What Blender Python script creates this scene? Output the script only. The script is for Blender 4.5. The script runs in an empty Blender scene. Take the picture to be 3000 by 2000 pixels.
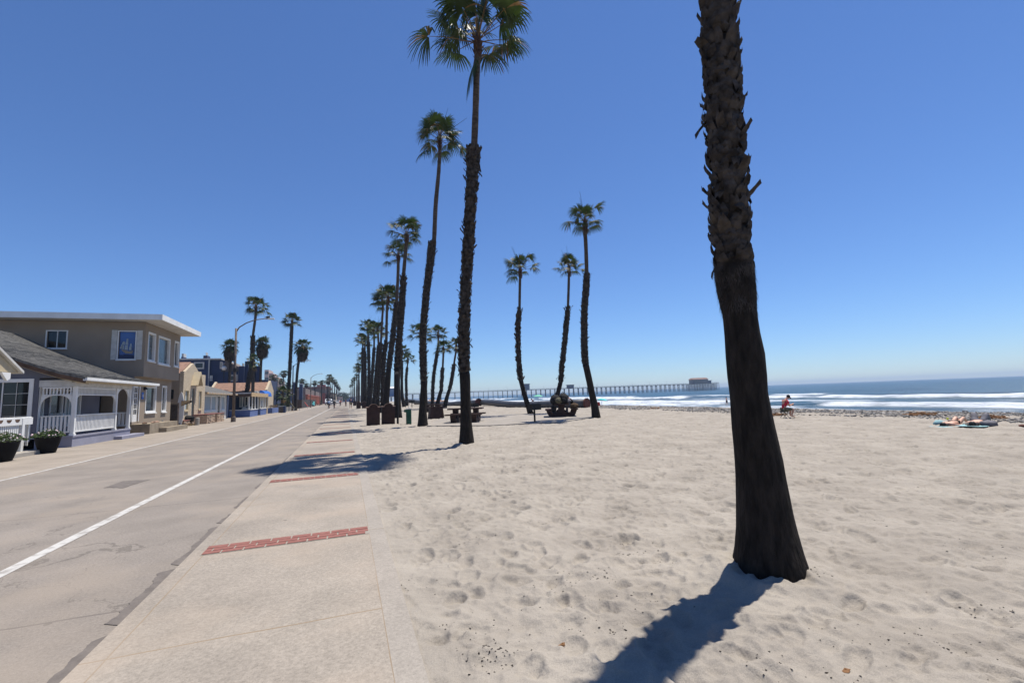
import bpy, math, random
import numpy as np
from mathutils import Vector, Matrix, noise as mnoise
R_ = math.radians
random.seed(7); rng = np.random.default_rng(7)
scene = bpy.context.scene
col = scene.collection

# ---------------------------------------------------------------- camera
F_PX = 1345.0; CAM_H = 1.5; HAZE = 0.0003
def _n(v): return v/np.linalg.norm(v)
def _cd(x, y): return np.array([x-1500., 1000.-y, -F_PX])
_Y = _n(_cd(1015, 1173)); _U = _n(np.cross(_cd(3000, 1099), _cd(1015, 1173)))
if _U[1] < 0: _U = -_U
_X = np.cross(_Y, _U)
ROT = np.array([_X, _Y, _U])
cam_data = bpy.data.cameras.new('camera')
cam_data.sensor_width = 36; cam_data.lens = 36*F_PX/3000
cam_data.clip_start = 0.05; cam_data.clip_end = 9000
cam = bpy.data.objects.new('camera', cam_data); col.objects.link(cam)
M = Matrix(ROT.tolist()).to_4x4(); M.translation = (0, 0, CAM_H)
cam.matrix_world = M
scene.camera = cam

# ---------------------------------------------------------------- light
SUN_EL, SUN_AZ = 71.0, 69.0          # azimuth from +Y (street) towards +X (sea)
world = bpy.data.worlds.new('World'); scene.world = world; world.use_nodes = True
wn = world.node_tree; bg = wn.nodes['Background']
sky = wn.nodes.new('ShaderNodeTexSky'); sky.sky_type = 'NISHITA'; sky.sun_disc = False
sky.sun_elevation = R_(SUN_EL); sky.sun_rotation = R_(SUN_AZ)
sky.air_density = 1.0; sky.dust_density = 0.0; sky.ozone_density = 8.0; sky.altitude = 0
tint = wn.nodes.new('ShaderNodeMix'); tint.data_type = 'RGBA'; tint.blend_type = 'MULTIPLY'; tint.inputs[0].default_value = 1; tint.inputs[7].default_value = (.82, .93, 1.12, 1)
wn.links.new(sky.outputs[0], tint.inputs[6]); wn.links.new(tint.outputs[2], bg.inputs[0]); bg.inputs[1].default_value = 0.085
sd = bpy.data.lights.new('sun', 'SUN'); sd.energy = 5.0; sd.angle = R_(0.5); sd.color = (1, .94, .85)
sun = bpy.data.objects.new('sun', sd); col.objects.link(sun)
_s = Vector((math.cos(R_(SUN_EL))*math.sin(R_(SUN_AZ)), math.cos(R_(SUN_EL))*math.cos(R_(SUN_AZ)), math.sin(R_(SUN_EL))))
sun.rotation_euler = _s.to_track_quat('Z', 'Y').to_euler(); sun.location = (0, 0, 40)
scene.view_settings.view_transform = 'Standard'; scene.view_settings.look = 'None'
scene.view_settings.exposure = 0.45; scene.view_settings.gamma = 1.0
scene.cycles.volume_step_rate = 4; scene.cycles.max_bounces = 8; scene.cycles.volume_bounces = 0
scene.cycles.transparent_max_bounces = 12

# ---------------------------------------------------------------- survey helpers: turn a measured bearing into a point of the place
C0 = np.array([0, 0, CAM_H])
def ray(x, y): return ROT @ _n(_cd(x, y))
def onZ(x, y, z=0.): d = ray(x, y); return C0+d*(z-CAM_H)/d[2]
def onY(x, y, Y): d = ray(x, y); return C0+d*Y/d[1]
def onX(x, y, X): d = ray(x, y); return C0+d*X/d[0]
def onD(x, y, D): d = _cd(x, y)/F_PX; return C0+ROT @ (d*D)       # D metres along the view axis
def depth(p): return -(ROT.T @ (np.array(p)-C0))[2]

# ---------------------------------------------------------------- materials
def mat(name, c, rough=.85, c2=None, scale=3.0, bump=0.0, bscale=30.0, metal=0.0, stretch=(1, 1, 1), spec=.35, detail=5, trans=0.0, lo=.35, hi=.65):
    m = bpy.data.materials.new(name); m.use_nodes = True
    nt = m.node_tree; b = nt.nodes['Principled BSDF']
    b.inputs['Roughness'].default_value = rough; b.inputs['Metallic'].default_value = metal
    b.inputs['Specular IOR Level'].default_value = spec
    tc = nt.nodes.new('ShaderNodeTexCoord'); mp = nt.nodes.new('ShaderNodeMapping')
    mp.inputs['Scale'].default_value = stretch; nt.links.new(tc.outputs['Object'], mp.inputs[0])
    if c2 is None: c2 = tuple(v*.72 for v in c)
    nz = nt.nodes.new('ShaderNodeTexNoise'); nz.inputs['Scale'].default_value = scale; nz.inputs['Detail'].default_value = detail
    nt.links.new(mp.outputs[0], nz.inputs['Vector'])
    cr = nt.nodes.new('ShaderNodeValToRGB'); cr.color_ramp.elements[0].position = lo; cr.color_ramp.elements[1].position = hi
    cr.color_ramp.elements[0].color = (*c2, 1); cr.color_ramp.elements[1].color = (*c, 1)
    nt.links.new(nz.outputs['Fac'], cr.inputs[0]); nt.links.new(cr.outputs[0], b.inputs['Base Color'])
    if bump:
        n2 = nt.nodes.new('ShaderNodeTexNoise'); n2.inputs['Scale'].default_value = bscale; n2.inputs['Detail'].default_value = 6
        nt.links.new(mp.outputs[0], n2.inputs['Vector'])
        bp = nt.nodes.new('ShaderNodeBump'); bp.inputs['Strength'].default_value = 1; bp.inputs['Distance'].default_value = bump
        nt.links.new(n2.outputs['Fac'], bp.inputs['Height']); nt.links.new(bp.outputs[0], b.inputs['Normal'])
    if trans:
        tr = nt.nodes.new('ShaderNodeBsdfTranslucent'); mx = nt.nodes.new('ShaderNodeMixShader'); mx.inputs[0].default_value = trans
        nt.links.new(cr.outputs[0], tr.inputs[0]); nt.links.new(b.outputs[0], mx.inputs[1]); nt.links.new(tr.outputs[0], mx.inputs[2])
        nt.links.new(mx.outputs[0], nt.nodes['Material Output'].inputs['Surface'])
    return m
def node(m, kind, **kw):
    n = m.node_tree.nodes.new(kind)
    for k, v in kw.items(): setattr(n, k, v)
    return n
def glass_mat(name, c=(.02, .03, .035), rough=.05):
    return mat(name, c, rough=rough, c2=tuple(v*.5 for v in c), scale=.7, spec=.5, detail=1)

MT = {}
def defmat(k, *a, **kw): MT[k] = mat(k, *a, **kw)
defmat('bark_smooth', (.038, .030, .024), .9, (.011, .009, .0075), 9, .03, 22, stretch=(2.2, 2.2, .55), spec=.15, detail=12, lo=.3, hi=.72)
defmat('bark_slim', (.10, .075, .058), .9, (.045, .033, .026), 6, .012, 10, stretch=(1, 1, 3), spec=.15)
defmat('bark_boot', (0.069, 0.058, 0.050), .9, (0.019, 0.015, 0.012), 9, .01, 40, spec=.15)
defmat('leaf_green', (.034, .062, .008), .55, (.010, .022, .003), 2.0, spec=.35, trans=.24)
defmat('leaf_dry', (.19, .12, .045), .7, (.1, .06, .025), 3.0, spec=.2, trans=.25)
defmat('skirt', (.085, .062, .042), .95, (.03, .022, .015), 3.0, spec=.1)
defmat('crown_heart', (.075, .035, .018), .8, (.03, .014, .009), 8, .01, 20)
defmat('white_paint', (.72, .72, .70), .6, (.64, .64, .62), 2)
defmat('old_white', (.56, .55, .52), .7, (.45, .44, .41), 4)
defmat('grey_blue_wall', (0.133, 0.136, 0.168), .9, (0.109, 0.113, 0.140), .8, .004, 60)
defmat('shingle_grey', (0.148, 0.144, 0.136), .95, (0.066, 0.065, 0.062), 9, .02, 16, stretch=(1, 3.5, 1))
defmat('tan_stucco', (0.281, 0.230, 0.176), .95, (0.242, 0.195, 0.148), .7, .006, 50)
defmat('cream_stucco', (0.484, 0.406, 0.296), .95, (0.390, 0.320, 0.226), 6, .05, 7)
defmat('cream_trim', (0.468, 0.390, 0.257), .8, (0.406, 0.335, 0.218), 4)
defmat('brown_roof', (0.281, 0.168, 0.117), .95, (0.179, 0.105, 0.074), 3.5, .02, 10, detail=8)
defmat('navy', (.035, .055, .12), .85, (.028, .043, .095), .6)
defmat('blue_wall', (.10, .15, .32), .85, (.08, .12, .27), 2.5)
defmat('blue_light', (.2, .3, .48), .8, (.17, .26, .42), 2)
defmat('awning_blue', (.03, .13, .45), .7, (.02, .1, .36), 2)
defmat('concrete', (0.328, 0.304, 0.265), .92, (0.273, 0.250, 0.218), 2.5, .004, 60)
defmat('step_concrete', (0.281, 0.234, 0.172), .92, (0.218, 0.176, 0.125), 3, .006, 40)
defmat('lavender_slab', (0.265, 0.265, 0.328), .9, (0.211, 0.211, 0.265), 1.2)
defmat('wood_tan', (.5, .36, .2), .8, (.36, .25, .13), 4, stretch=(1, 1, 6))
defmat('wood_dark', (.12, .07, .045), .85, (.06, .035, .022), 4)
defmat('black_pot', (.009, .008, .008), .7, (.006, .005, .005), 4, spec=.15)
defmat('brown_concrete', (0.049, 0.024, 0.018), .8, (0.031, 0.015, 0.011), 4, .004, 50)
defmat('cap_tan', (0.328, 0.211, 0.156), .8, (0.257, 0.164, 0.117), 5)
defmat('dark_metal', (.022, .02, .018), .6, (.014, .012, .011), 5, metal=.3)
defmat('pole_steel', (.12, .115, .10), .75, (.08, .075, .065), 3, spec=.3)
defmat('pole_metal', (.15, .12, .1), .65, (.09, .07, .06), 6, metal=.2)
defmat('pipe', (.075, .078, .088), .55, (.045, .046, .052), 1.5, .004, 20)
defmat('rust', (.12, .035, .02), .8, (.07, .02, .012), 3)
defmat('green_metal', (.015, .09, .05), .5, (.01, .06, .035), 3)
defmat('steel', (.5, .52, .53), .3, (.4, .41, .42), 5, metal=.9)
defmat('skin', (.52, .28, .19), .6, (.44, .225, .15), 9)
defmat('skin_pale', (.68, .42, .31), .6, (.58, .34, .24), 9)
defmat('hair', (.01, .008, .007), .6, (.006, .005, .004), 20)
defmat('red_shirt', (.48, .02, .05), .9, (.36, .012, .035), 9)
defmat('grey_cloth', (.16, .155, .17), .9, (.1, .095, .11), 9)
defmat('black_cloth', (.014, .013, .015), .9, (.008, .008, .009), 9)
defmat('navy_cloth', (.03, .05, .14), .9, (.02, .03, .09), 9)
defmat('khaki', (0.119, 0.108, 0.070), .9, (0.087, 0.081, 0.052), 9)
defmat('tan_bag', (0.077, 0.046, 0.023), .9, (0.058, 0.032, 0.015), 9)
defmat('turquoise', (.1, .55, .58), .8, (.07, .42, .45), 6)
defmat('pale_aqua', (.26, .42, .44), .85, (.2, .35, .38), 6)
defmat('umbrella_green', (.2, .56, .4), .8, (.16, .48, .34), 3, trans=.2)
defmat('red_plastic', (.5, .03, .025), .6, (.4, .02, .02), 3)
defmat('pink_red', (.55, .13, .1), .7, (.42, .09, .07), 3)
defmat('foliage', (.07, .11, .03), .7, (.03, .055, .015), 6, trans=.15)
defmat('foliage_dark', (.035, .055, .02), .8, (.018, .03, .012), 6)
defmat('flower_white', (.8, .72, .74), .8, (.75, .5, .58), 30)
defmat('ice_plant', (.2, .1, .07), .8, (.1, .11, .035), 9)
defmat('red_flat', (.34, .1, .07), .9, (.27, .08, .055), .8)
defmat('orange_paint', (.62, .24, .14), .8, (.52, .19, .11), 2)
defmat('maroon_roof', (.19, .075, .055), .9, (.13, .05, .04), 2)
defmat('grey_siding', (.17, .14, .125), .9, (.13, .105, .095), 2, stretch=(1, 1, 6))
defmat('dark_fence', (.06, .05, .045), .9, (.035, .03, .026), 5, stretch=(3, 3, .5))
defmat('pink_building', (.5, .4, .36), .9, (.4, .31, .28), 1)
defmat('pier_wood', (.13, .12, .12), .9, (.08, .072, .072), 1)
defmat('car_white', (.7, .71, .73), .3, (.68, .69, .71), 1, spec=.6)
defmat('rubber', (.02, .02, .02), .8)
defmat('lamp_head', (.42, .43, .43), .5, (.36, .37, .37), 3)
defmat('brick_red', (0.238, 0.101, 0.082), .9, (0.193, 0.079, 0.062), 14, .002, 60)
defmat('mortar', (0.281, 0.256, 0.217), .95, (0.243, 0.217, 0.185), 20)
defmat('flag_stone', (.5, .38, .27), .95, (.36, .25, .18), 7, .01, 20)
defmat('debris', (.028, .018, .012), .95, (.014, .01, .008), 40)
defmat('kelp', (.26, .13, .05), .8, (.12, .055, .02), 8)
defmat('curtain', (.34, .4, .42), .9, (.28, .33, .36), 2, stretch=(6, 6, .3))
MT['glass_dark'] = glass_mat('glass_dark', (.012, .014, .016))
MT['glass_grey'] = glass_mat('glass_grey', (.09, .12, .14), .12)
MT['glass_blue'] = mat('glass_blue', (.02, .09, .33), .25, (.012, .03, .12), 1.2, spec=.7)

# ---------------------------------------------------------------- mesh builder
class MB:
    def __init__(s): s.v = []; s.f = []; s.m = []; s.mi = 0; s.T = None
    def add(s, vs, fs):
        o = len(s.v)
        if s.T is not None: vs = [tuple(s.T @ Vector(p)) for p in vs]
        s.v += [tuple(p) for p in vs]; s.f += [tuple(i+o for i in f) for f in fs]; s.m += [s.mi]*len(fs); return s
    def box(s, x0, x1, y0, y1, z0, z1):
        v = [(x0,y0,z0),(x1,y0,z0),(x1,y1,z0),(x0,y1,z0),(x0,y0,z1),(x1,y0,z1),(x1,y1,z1),(x0,y1,z1)]
        return s.add(v, [(0,3,2,1),(4,5,6,7),(0,1,5,4),(1,2,6,5),(2,3,7,6),(3,0,4,7)])
    def hexa(s, v): return s.add(v, [(0,3,2,1),(4,5,6,7),(0,1,5,4),(1,2,6,5),(2,3,7,6),(3,0,4,7)])
    def prism(s, poly, a, b, axis='Y'):
        # poly: 2-D outline, extruded a..b along axis (Y: poly is x,z ; X: poly is y,z ; Z: poly is x,y)
        f = {'Y': lambda p, t: (p[0], t, p[1]), 'X': lambda p, t: (t, p[0], p[1]), 'Z': lambda p, t: (p[0], p[1], t)}[axis]
        n = len(poly); v = [f(p, a) for p in poly]+[f(p, b) for p in poly]
        return s.add(v, [tuple(range(n)), tuple(range(2*n-1, n-1, -1))]+[(i, i+n, (i+1) % n+n, (i+1) % n) for i in range(n)])
    def tube(s, pts, rad, n=8, caps=True, jag=0.0):
        pts = [Vector(p) for p in pts]; vs = []; fs = []
        if not hasattr(rad, '__len__'): rad = [rad]*len(pts)
        up = None
        for i, p in enumerate(pts):
            t = (pts[min(i+1, len(pts)-1)]-pts[max(i-1, 0)])
            t = t.normalized() if t.length > 1e-9 else Vector((0, 0, 1))
            if up is None: up = Vector((1, 0, 0)) if abs(t.x) < .9 else Vector((0, 1, 0))
            a = (up-t*up.dot(t)).normalized(); b = t.cross(a); up = a
            for k in range(n):
                w = 2*math.pi*k/n; r = rad[i]*(1+jag*random.uniform(-1, 1))
                vs.append(p+(a*math.cos(w)+b*math.sin(w))*r)
        for i in range(len(pts)-1):
            for k in range(n): fs.append((i*n+k, i*n+(k+1) % n, (i+1)*n+(k+1) % n, (i+1)*n+k))
        if caps: fs += [tuple(range(n-1, -1, -1)), tuple(range((len(pts)-1)*n, len(pts)*n))]
        return s.add(vs, fs)
    def lathe(s, prof, c=(0, 0, 0), n=16, sx=1, sy=1):
        vs = []; fs = []
        for r, z in prof:
            for k in range(n): w = 2*math.pi*k/n; vs.append((c[0]+r*math.cos(w)*sx, c[1]+r*math.sin(w)*sy, c[2]+z))
        for i in range(len(prof)-1):
            for k in range(n): fs.append((i*n+k, i*n+(k+1) % n, (i+1)*n+(k+1) % n, (i+1)*n+k))
        fs += [tuple(range(n-1, -1, -1)), tuple(range((len(prof)-1)*n, len(prof)*n))]
        return s.add(vs, fs)
    def blob(s, c, r, n=8, m=6, j=.15, sq=(1, 1, 1)):
        vs = []; fs = []; jj = [[1+j*random.uniform(-1, 1) for _ in range(n)] for _ in range(m+1)]
        for i in range(m+1):
            a = math.pi*(i+.15)/(m+.3)
            for k in range(n):
                w = 2*math.pi*(k+.5*(i % 2))/n; q = jj[i][k]*r
                vs.append((c[0]+q*math.sin(a)*math.cos(w)*sq[0], c[1]+q*math.sin(a)*math.sin(w)*sq[1], c[2]+q*math.cos(a)*sq[2]))
        for i in range(m):
            for k in range(n): fs.append((i*n+k, (i+1)*n+k, (i+1)*n+(k+1) % n, i*n+(k+1) % n))
        fs += [tuple(range(n)), tuple(range(m*n+n-1, m*n-1, -1))]
        return s.add(vs, fs)
    def build(s, name, mats, parent=None, smooth=False, rel=True, bevel=0):
        me = bpy.data.meshes.new(name)
        off = Vector((0, 0, 0))
        if parent is not None and rel:
            q = parent
            while q is not None: off += Vector(q.location); q = q.parent
        me.from_pydata([(p[0]-off.x, p[1]-off.y, p[2]-off.z) for p in s.v], [], s.f)
        if not isinstance(mats, (list, tuple)): mats = [mats]
        for m in mats: me.materials.append(MT[m] if isinstance(m, str) else m)
        if len(mats) > 1: me.polygons.foreach_set('material_index', s.m)
        if smooth: me.polygons.foreach_set('use_smooth', [True]*len(me.polygons))
        me.update()
        o = bpy.data.objects.new(name, me); col.objects.link(o)
        if parent is not None: o.parent = parent
        if bevel:
            bv = o.modifiers.new('bevel', 'BEVEL'); bv.width = bevel; bv.segments = 2; bv.limit_method = 'ANGLE'
        return o
def tag(o, label=None, cat=None, group=None, kind=None):
    if label: o['label'] = label
    if cat: o['category'] = cat
    if group: o['group'] = group
    if kind: o['kind'] = kind
    return o
def thing(name, loc, label, cat, group=None, rz=0):
    o = bpy.data.objects.new(name, None); col.objects.link(o); o.empty_display_size = .2
    o.location = tuple(float(q) for q in loc); o.rotation_euler = (0, 0, rz); return tag(o, label, cat, group)
def kids(o): return [c for c in bpy.data.objects if c.parent == o]
_kids = {}
def copy_tree(o, parent=None):
    c = o.copy(); col.objects.link(c)
    if parent: c.parent = parent
    for ch in kids(o): copy_tree(ch, c)
    return c
def grid_mesh(name, X, Y, Z, m, attrs=None, smooth=True):
    ny, nx = X.shape
    me = bpy.data.meshes.new(name)
    co = np.stack([X, Y, Z], -1).reshape(-1, 3).astype(np.float32)
    i = np.arange(ny*nx).reshape(ny, nx)
    q = np.stack([i[:-1, :-1], i[:-1, 1:], i[1:, 1:], i[1:, :-1]], -1).reshape(-1, 4)
    me.vertices.add(len(co)); me.vertices.foreach_set('co', co.ravel())
    me.loops.add(q.size); me.loops.foreach_set('vertex_index', q.ravel().astype(np.int32))
    me.polygons.add(len(q)); me.polygons.foreach_set('loop_start', (np.arange(len(q))*4).astype(np.int32))
    me.polygons.foreach_set('use_smooth', np.full(len(q), smooth))
    me.materials.append(m); me.update(calc_edges=True)
    for k, a in (attrs or {}).items():
        at = me.attributes.new(k, 'FLOAT', 'POINT'); at.data.foreach_set('value', a.ravel().astype(np.float32))
    o = bpy.data.objects.new(name, me); col.objects.link(o); return o
def vnoise(x, y, seed=0):
    # smooth 2-D value noise
    xi = np.floor(x).astype(np.int64); yi = np.floor(y).astype(np.int64); fx = x-xi; fy = y-yi
    fx = fx*fx*fx*(fx*(fx*6-15)+10); fy = fy*fy*fy*(fy*(fy*6-15)+10)
    def h(a, b):
        n = (a*374761393+b*668265263+seed*1442695041) & 0xffffffff
        n = ((n ^ (n >> 13))*1274126177) & 0xffffffff
        return ((n ^ (n >> 16)) & 0xffff)/65535.
    return (h(xi, yi)*(1-fx)+h(xi+1, yi)*fx)*(1-fy)+(h(xi, yi+1)*(1-fx)+h(xi+1, yi+1)*fx)*fy
def fbm(x, y, seed=0, o=4):
    s = 0; a = .5
    for k in range(o): s = s+a*vnoise(x*2**k, y*2**k, seed+k*17); a *= .5
    return s

# ================================================================ THE GROUND
LAND_TOP = -.03
# --- sand material
def sand_material():
    m = mat('dry_sand', (0.315, 0.283, 0.240), .95, (0.252, 0.225, 0.190), 1.3, 0, spec=.2, detail=6)
    nt = m.node_tree; b = nt.nodes['Principled BSDF']
    tc = nt.nodes.new('ShaderNodeTexCoord')
    n1 = node(m, 'ShaderNodeTexNoise'); n1.inputs['Scale'].default_value = 13; n1.inputs['Detail'].default_value = 9; n1.inputs['Roughness'].default_value = .62
    n2 = node(m, 'ShaderNodeTexNoise'); n2.inputs['Scale'].default_value = 400; n2.inputs['Detail'].default_value = 2
    for n in (n1, n2): nt.links.new(tc.outputs['Object'], n.inputs['Vector'])
    ad = node(m, 'ShaderNodeMath', operation='MULTIPLY_ADD'); ad.inputs[1].default_value = .06
    nt.links.new(n2.outputs['Fac'], ad.inputs[0]); nt.links.new(n1.outputs['Fac'], ad.inputs[2])
    bp = node(m, 'ShaderNodeBump'); bp.inputs['Distance'].default_value = .022; bp.inputs['Strength'].default_value = 1
    nt.links.new(ad.outputs[0], bp.inputs['Height']); nt.links.new(bp.outputs[0], b.inputs['Normal'])
    # grain speckle
    cr = [n for n in nt.nodes if n.type == 'VALTORGB'][0]
    n3 = node(m, 'ShaderNodeTexNoise'); n3.inputs['Scale'].default_value = 160; n3.inputs['Detail'].default_value = 3
    nt.links.new(tc.outputs['Object'], n3.inputs['Vector'])
    r3 = node(m, 'ShaderNodeMapRange'); r3.inputs[1].default_value = .3; r3.inputs[2].default_value = .7; r3.inputs[3].default_value = .86; r3.inputs[4].default_value = 1.12
    nt.links.new(n3.outputs['Fac'], r3.inputs[0])
    mx = node(m, 'ShaderNodeVectorMath', operation='SCALE'); nt.links.new(cr.outputs[0], mx.inputs[0]); nt.links.new(r3.outputs[0], mx.inputs['Scale'])
    nt.links.new(mx.outputs[0], b.inputs['Base Color'])
    return m
MT['sand'] = sand_material()
# --- base sheet, all the land to the horizon
g = MB(); g.add([(-4000, -300, LAND_TOP-.15), (27, -300, LAND_TOP-.15), (27, 4000, LAND_TOP-.15), (-4000, 4000, LAND_TOP-.15)], [(0, 1, 2, 3)])
tag(g.build('ground', 'sand'), kind='structure')

# --- footprints height tile
TN = 1024; TS = 15.0
px = TS/TN
yy, xx = np.mgrid[0:TN, 0:TN]*px
def pn(sc, seed):    # periodic noise from random Fourier modes
    out = np.zeros((TN, TN)); r = np.random.default_rng(seed)
    for _ in range(26):
        k = sc*TS; a = r.uniform(0, 2*np.pi); kk = k*r.uniform(.6, 1.5)
        kx, ky = round(kk*np.cos(a)), round(kk*np.sin(a))
        out += np.cos(2*np.pi*(kx*xx+ky*yy)/TS+r.uniform(0, 6.28))
    return out/math.sqrt(13)
tile = .010*pn(.35, 1)+.009*pn(1.1, 2)+.006*(1-2*abs(pn(2.0, 3)))*.8+.004*(1-2*abs(pn(4.6, 14)))+.0016*pn(7.5, 4)
W = 26
ly, lx = np.mgrid[-W:W+1, -W:W+1]*px
for k in range(4600):
    cx, cy = rng.integers(0, TN, 2); a = rng.uniform(0, np.pi); L = rng.uniform(.05, .13); B = L*rng.uniform(.4, .8); dpt = .37*B*rng.uniform(.4, 1.2)
    u = lx*np.cos(a)+ly*np.sin(a); v = -lx*np.sin(a)+ly*np.cos(a)
    r = np.sqrt((u/L)**2+(v/B)**2)
    h = -dpt*np.exp(-(r**4)*.9)*(1-.45*u/L)+dpt*.42*np.exp(-((r-1.22)/.24)**2)*(1+.6*u/L)
    h *= np.clip((.40-np.maximum(abs(lx), abs(ly)))/.1, 0, 1)
    iy = (np.arange(-W, W+1)+cy) % TN; ix = (np.arange(-W, W+1)+cx) % TN
    tile[np.ix_(iy, ix)] += h
tile += .0005*rng.standard_normal((TN, TN))
def samp(x, y):
    fx = (x/px) % TN; fy = (y/px) % TN; ix = np.floor(fx).astype(int); iy = np.floor(fy).astype(int); ax = fx-ix; ay = fy-iy
    ix %= TN; iy %= TN; i2 = (ix+1) % TN; j2 = (iy+1) % TN
    return (tile[iy, ix]*(1-ax)+tile[iy, i2]*ax)*(1-ay)+(tile[j2, ix]*(1-ax)+tile[j2, i2]*ax)*ay
def ss(a, b, x): t = np.clip((x-a)/(b-a), 0, 1); return t*t*(3-2*t)
SAND_EDGE = .385
def sand_h(x, y):
    c, s_ = math.cos(.6), math.sin(.6)
    amp = ss(SAND_EDGE-.05, SAND_EDGE+.35, x)*.75+.25
    h = samp(x, y)*amp*1.0+.55*samp((x*c-y*s_)*.71+3.1, (x*s_+y*c)*.71+8.3)*amp
    h += .05*(fbm(x*.16, y*.16, 5, 3)-.45)*ss(1, 4, x)
    # ragged drift over the pavement edge
    edge = SAND_EDGE+.10*(fbm(y*1.3, x*0+3.3, 9, 4)-.5)
    t = ss(edge-.06, edge+.0, x)
    h = h*t+(-.03)*(1-t)
    h += .024*t
    # berm and slope to the water
    h -= .10*ss(21, 25.5, x)
    h -= ss(25.8, 62, x)*6.0
    for (tx, ty, tr) in ((3.1, 2.93, .33), (3.41, 13.8, .30)):
        dd_ = np.hypot(x-tx, y-ty); h += .04*np.exp(-((dd_-tr)/.11)**2)*(.4+1.2*fbm(x*4, y*4, 3, 2))+.05*np.exp(-(dd_/(tr+.12))**4)
    return h
nr, na = 1250, 1150
rr = 1.15*np.exp(np.linspace(0, math.log(260/1.15), nr)); aa = np.linspace(R_(-3), R_(112), na)
Rg, Ag = np.meshgrid(rr, aa, indexing='ij')
SX, SY = Rg*np.sin(Ag), Rg*np.cos(Ag)
SZ = sand_h(SX, SY)
sand = grid_mesh('sand', SX[:, ::-1], SY[:, ::-1], SZ[:, ::-1], MT['sand']); tag(sand, kind='structure')
# far beach beyond the fine sheet
xs = np.concatenate([np.linspace(.3, 26, 14), np.linspace(28, 70, 12)]); ys = np.concatenate([np.linspace(-200, 240, 12), np.linspace(262, 3500, 30)])
XX, YY = np.meshgrid(xs, ys); ZZ = -.02-ss(25.8, 62, XX)*6-.30*(YY < 255)
tag(grid_mesh('beach', XX, YY, ZZ, MT['sand']), kind='structure')
def sz(x, y): return float(sand_h(np.array([float(x)]), np.array([float(y)]))[0])

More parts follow.
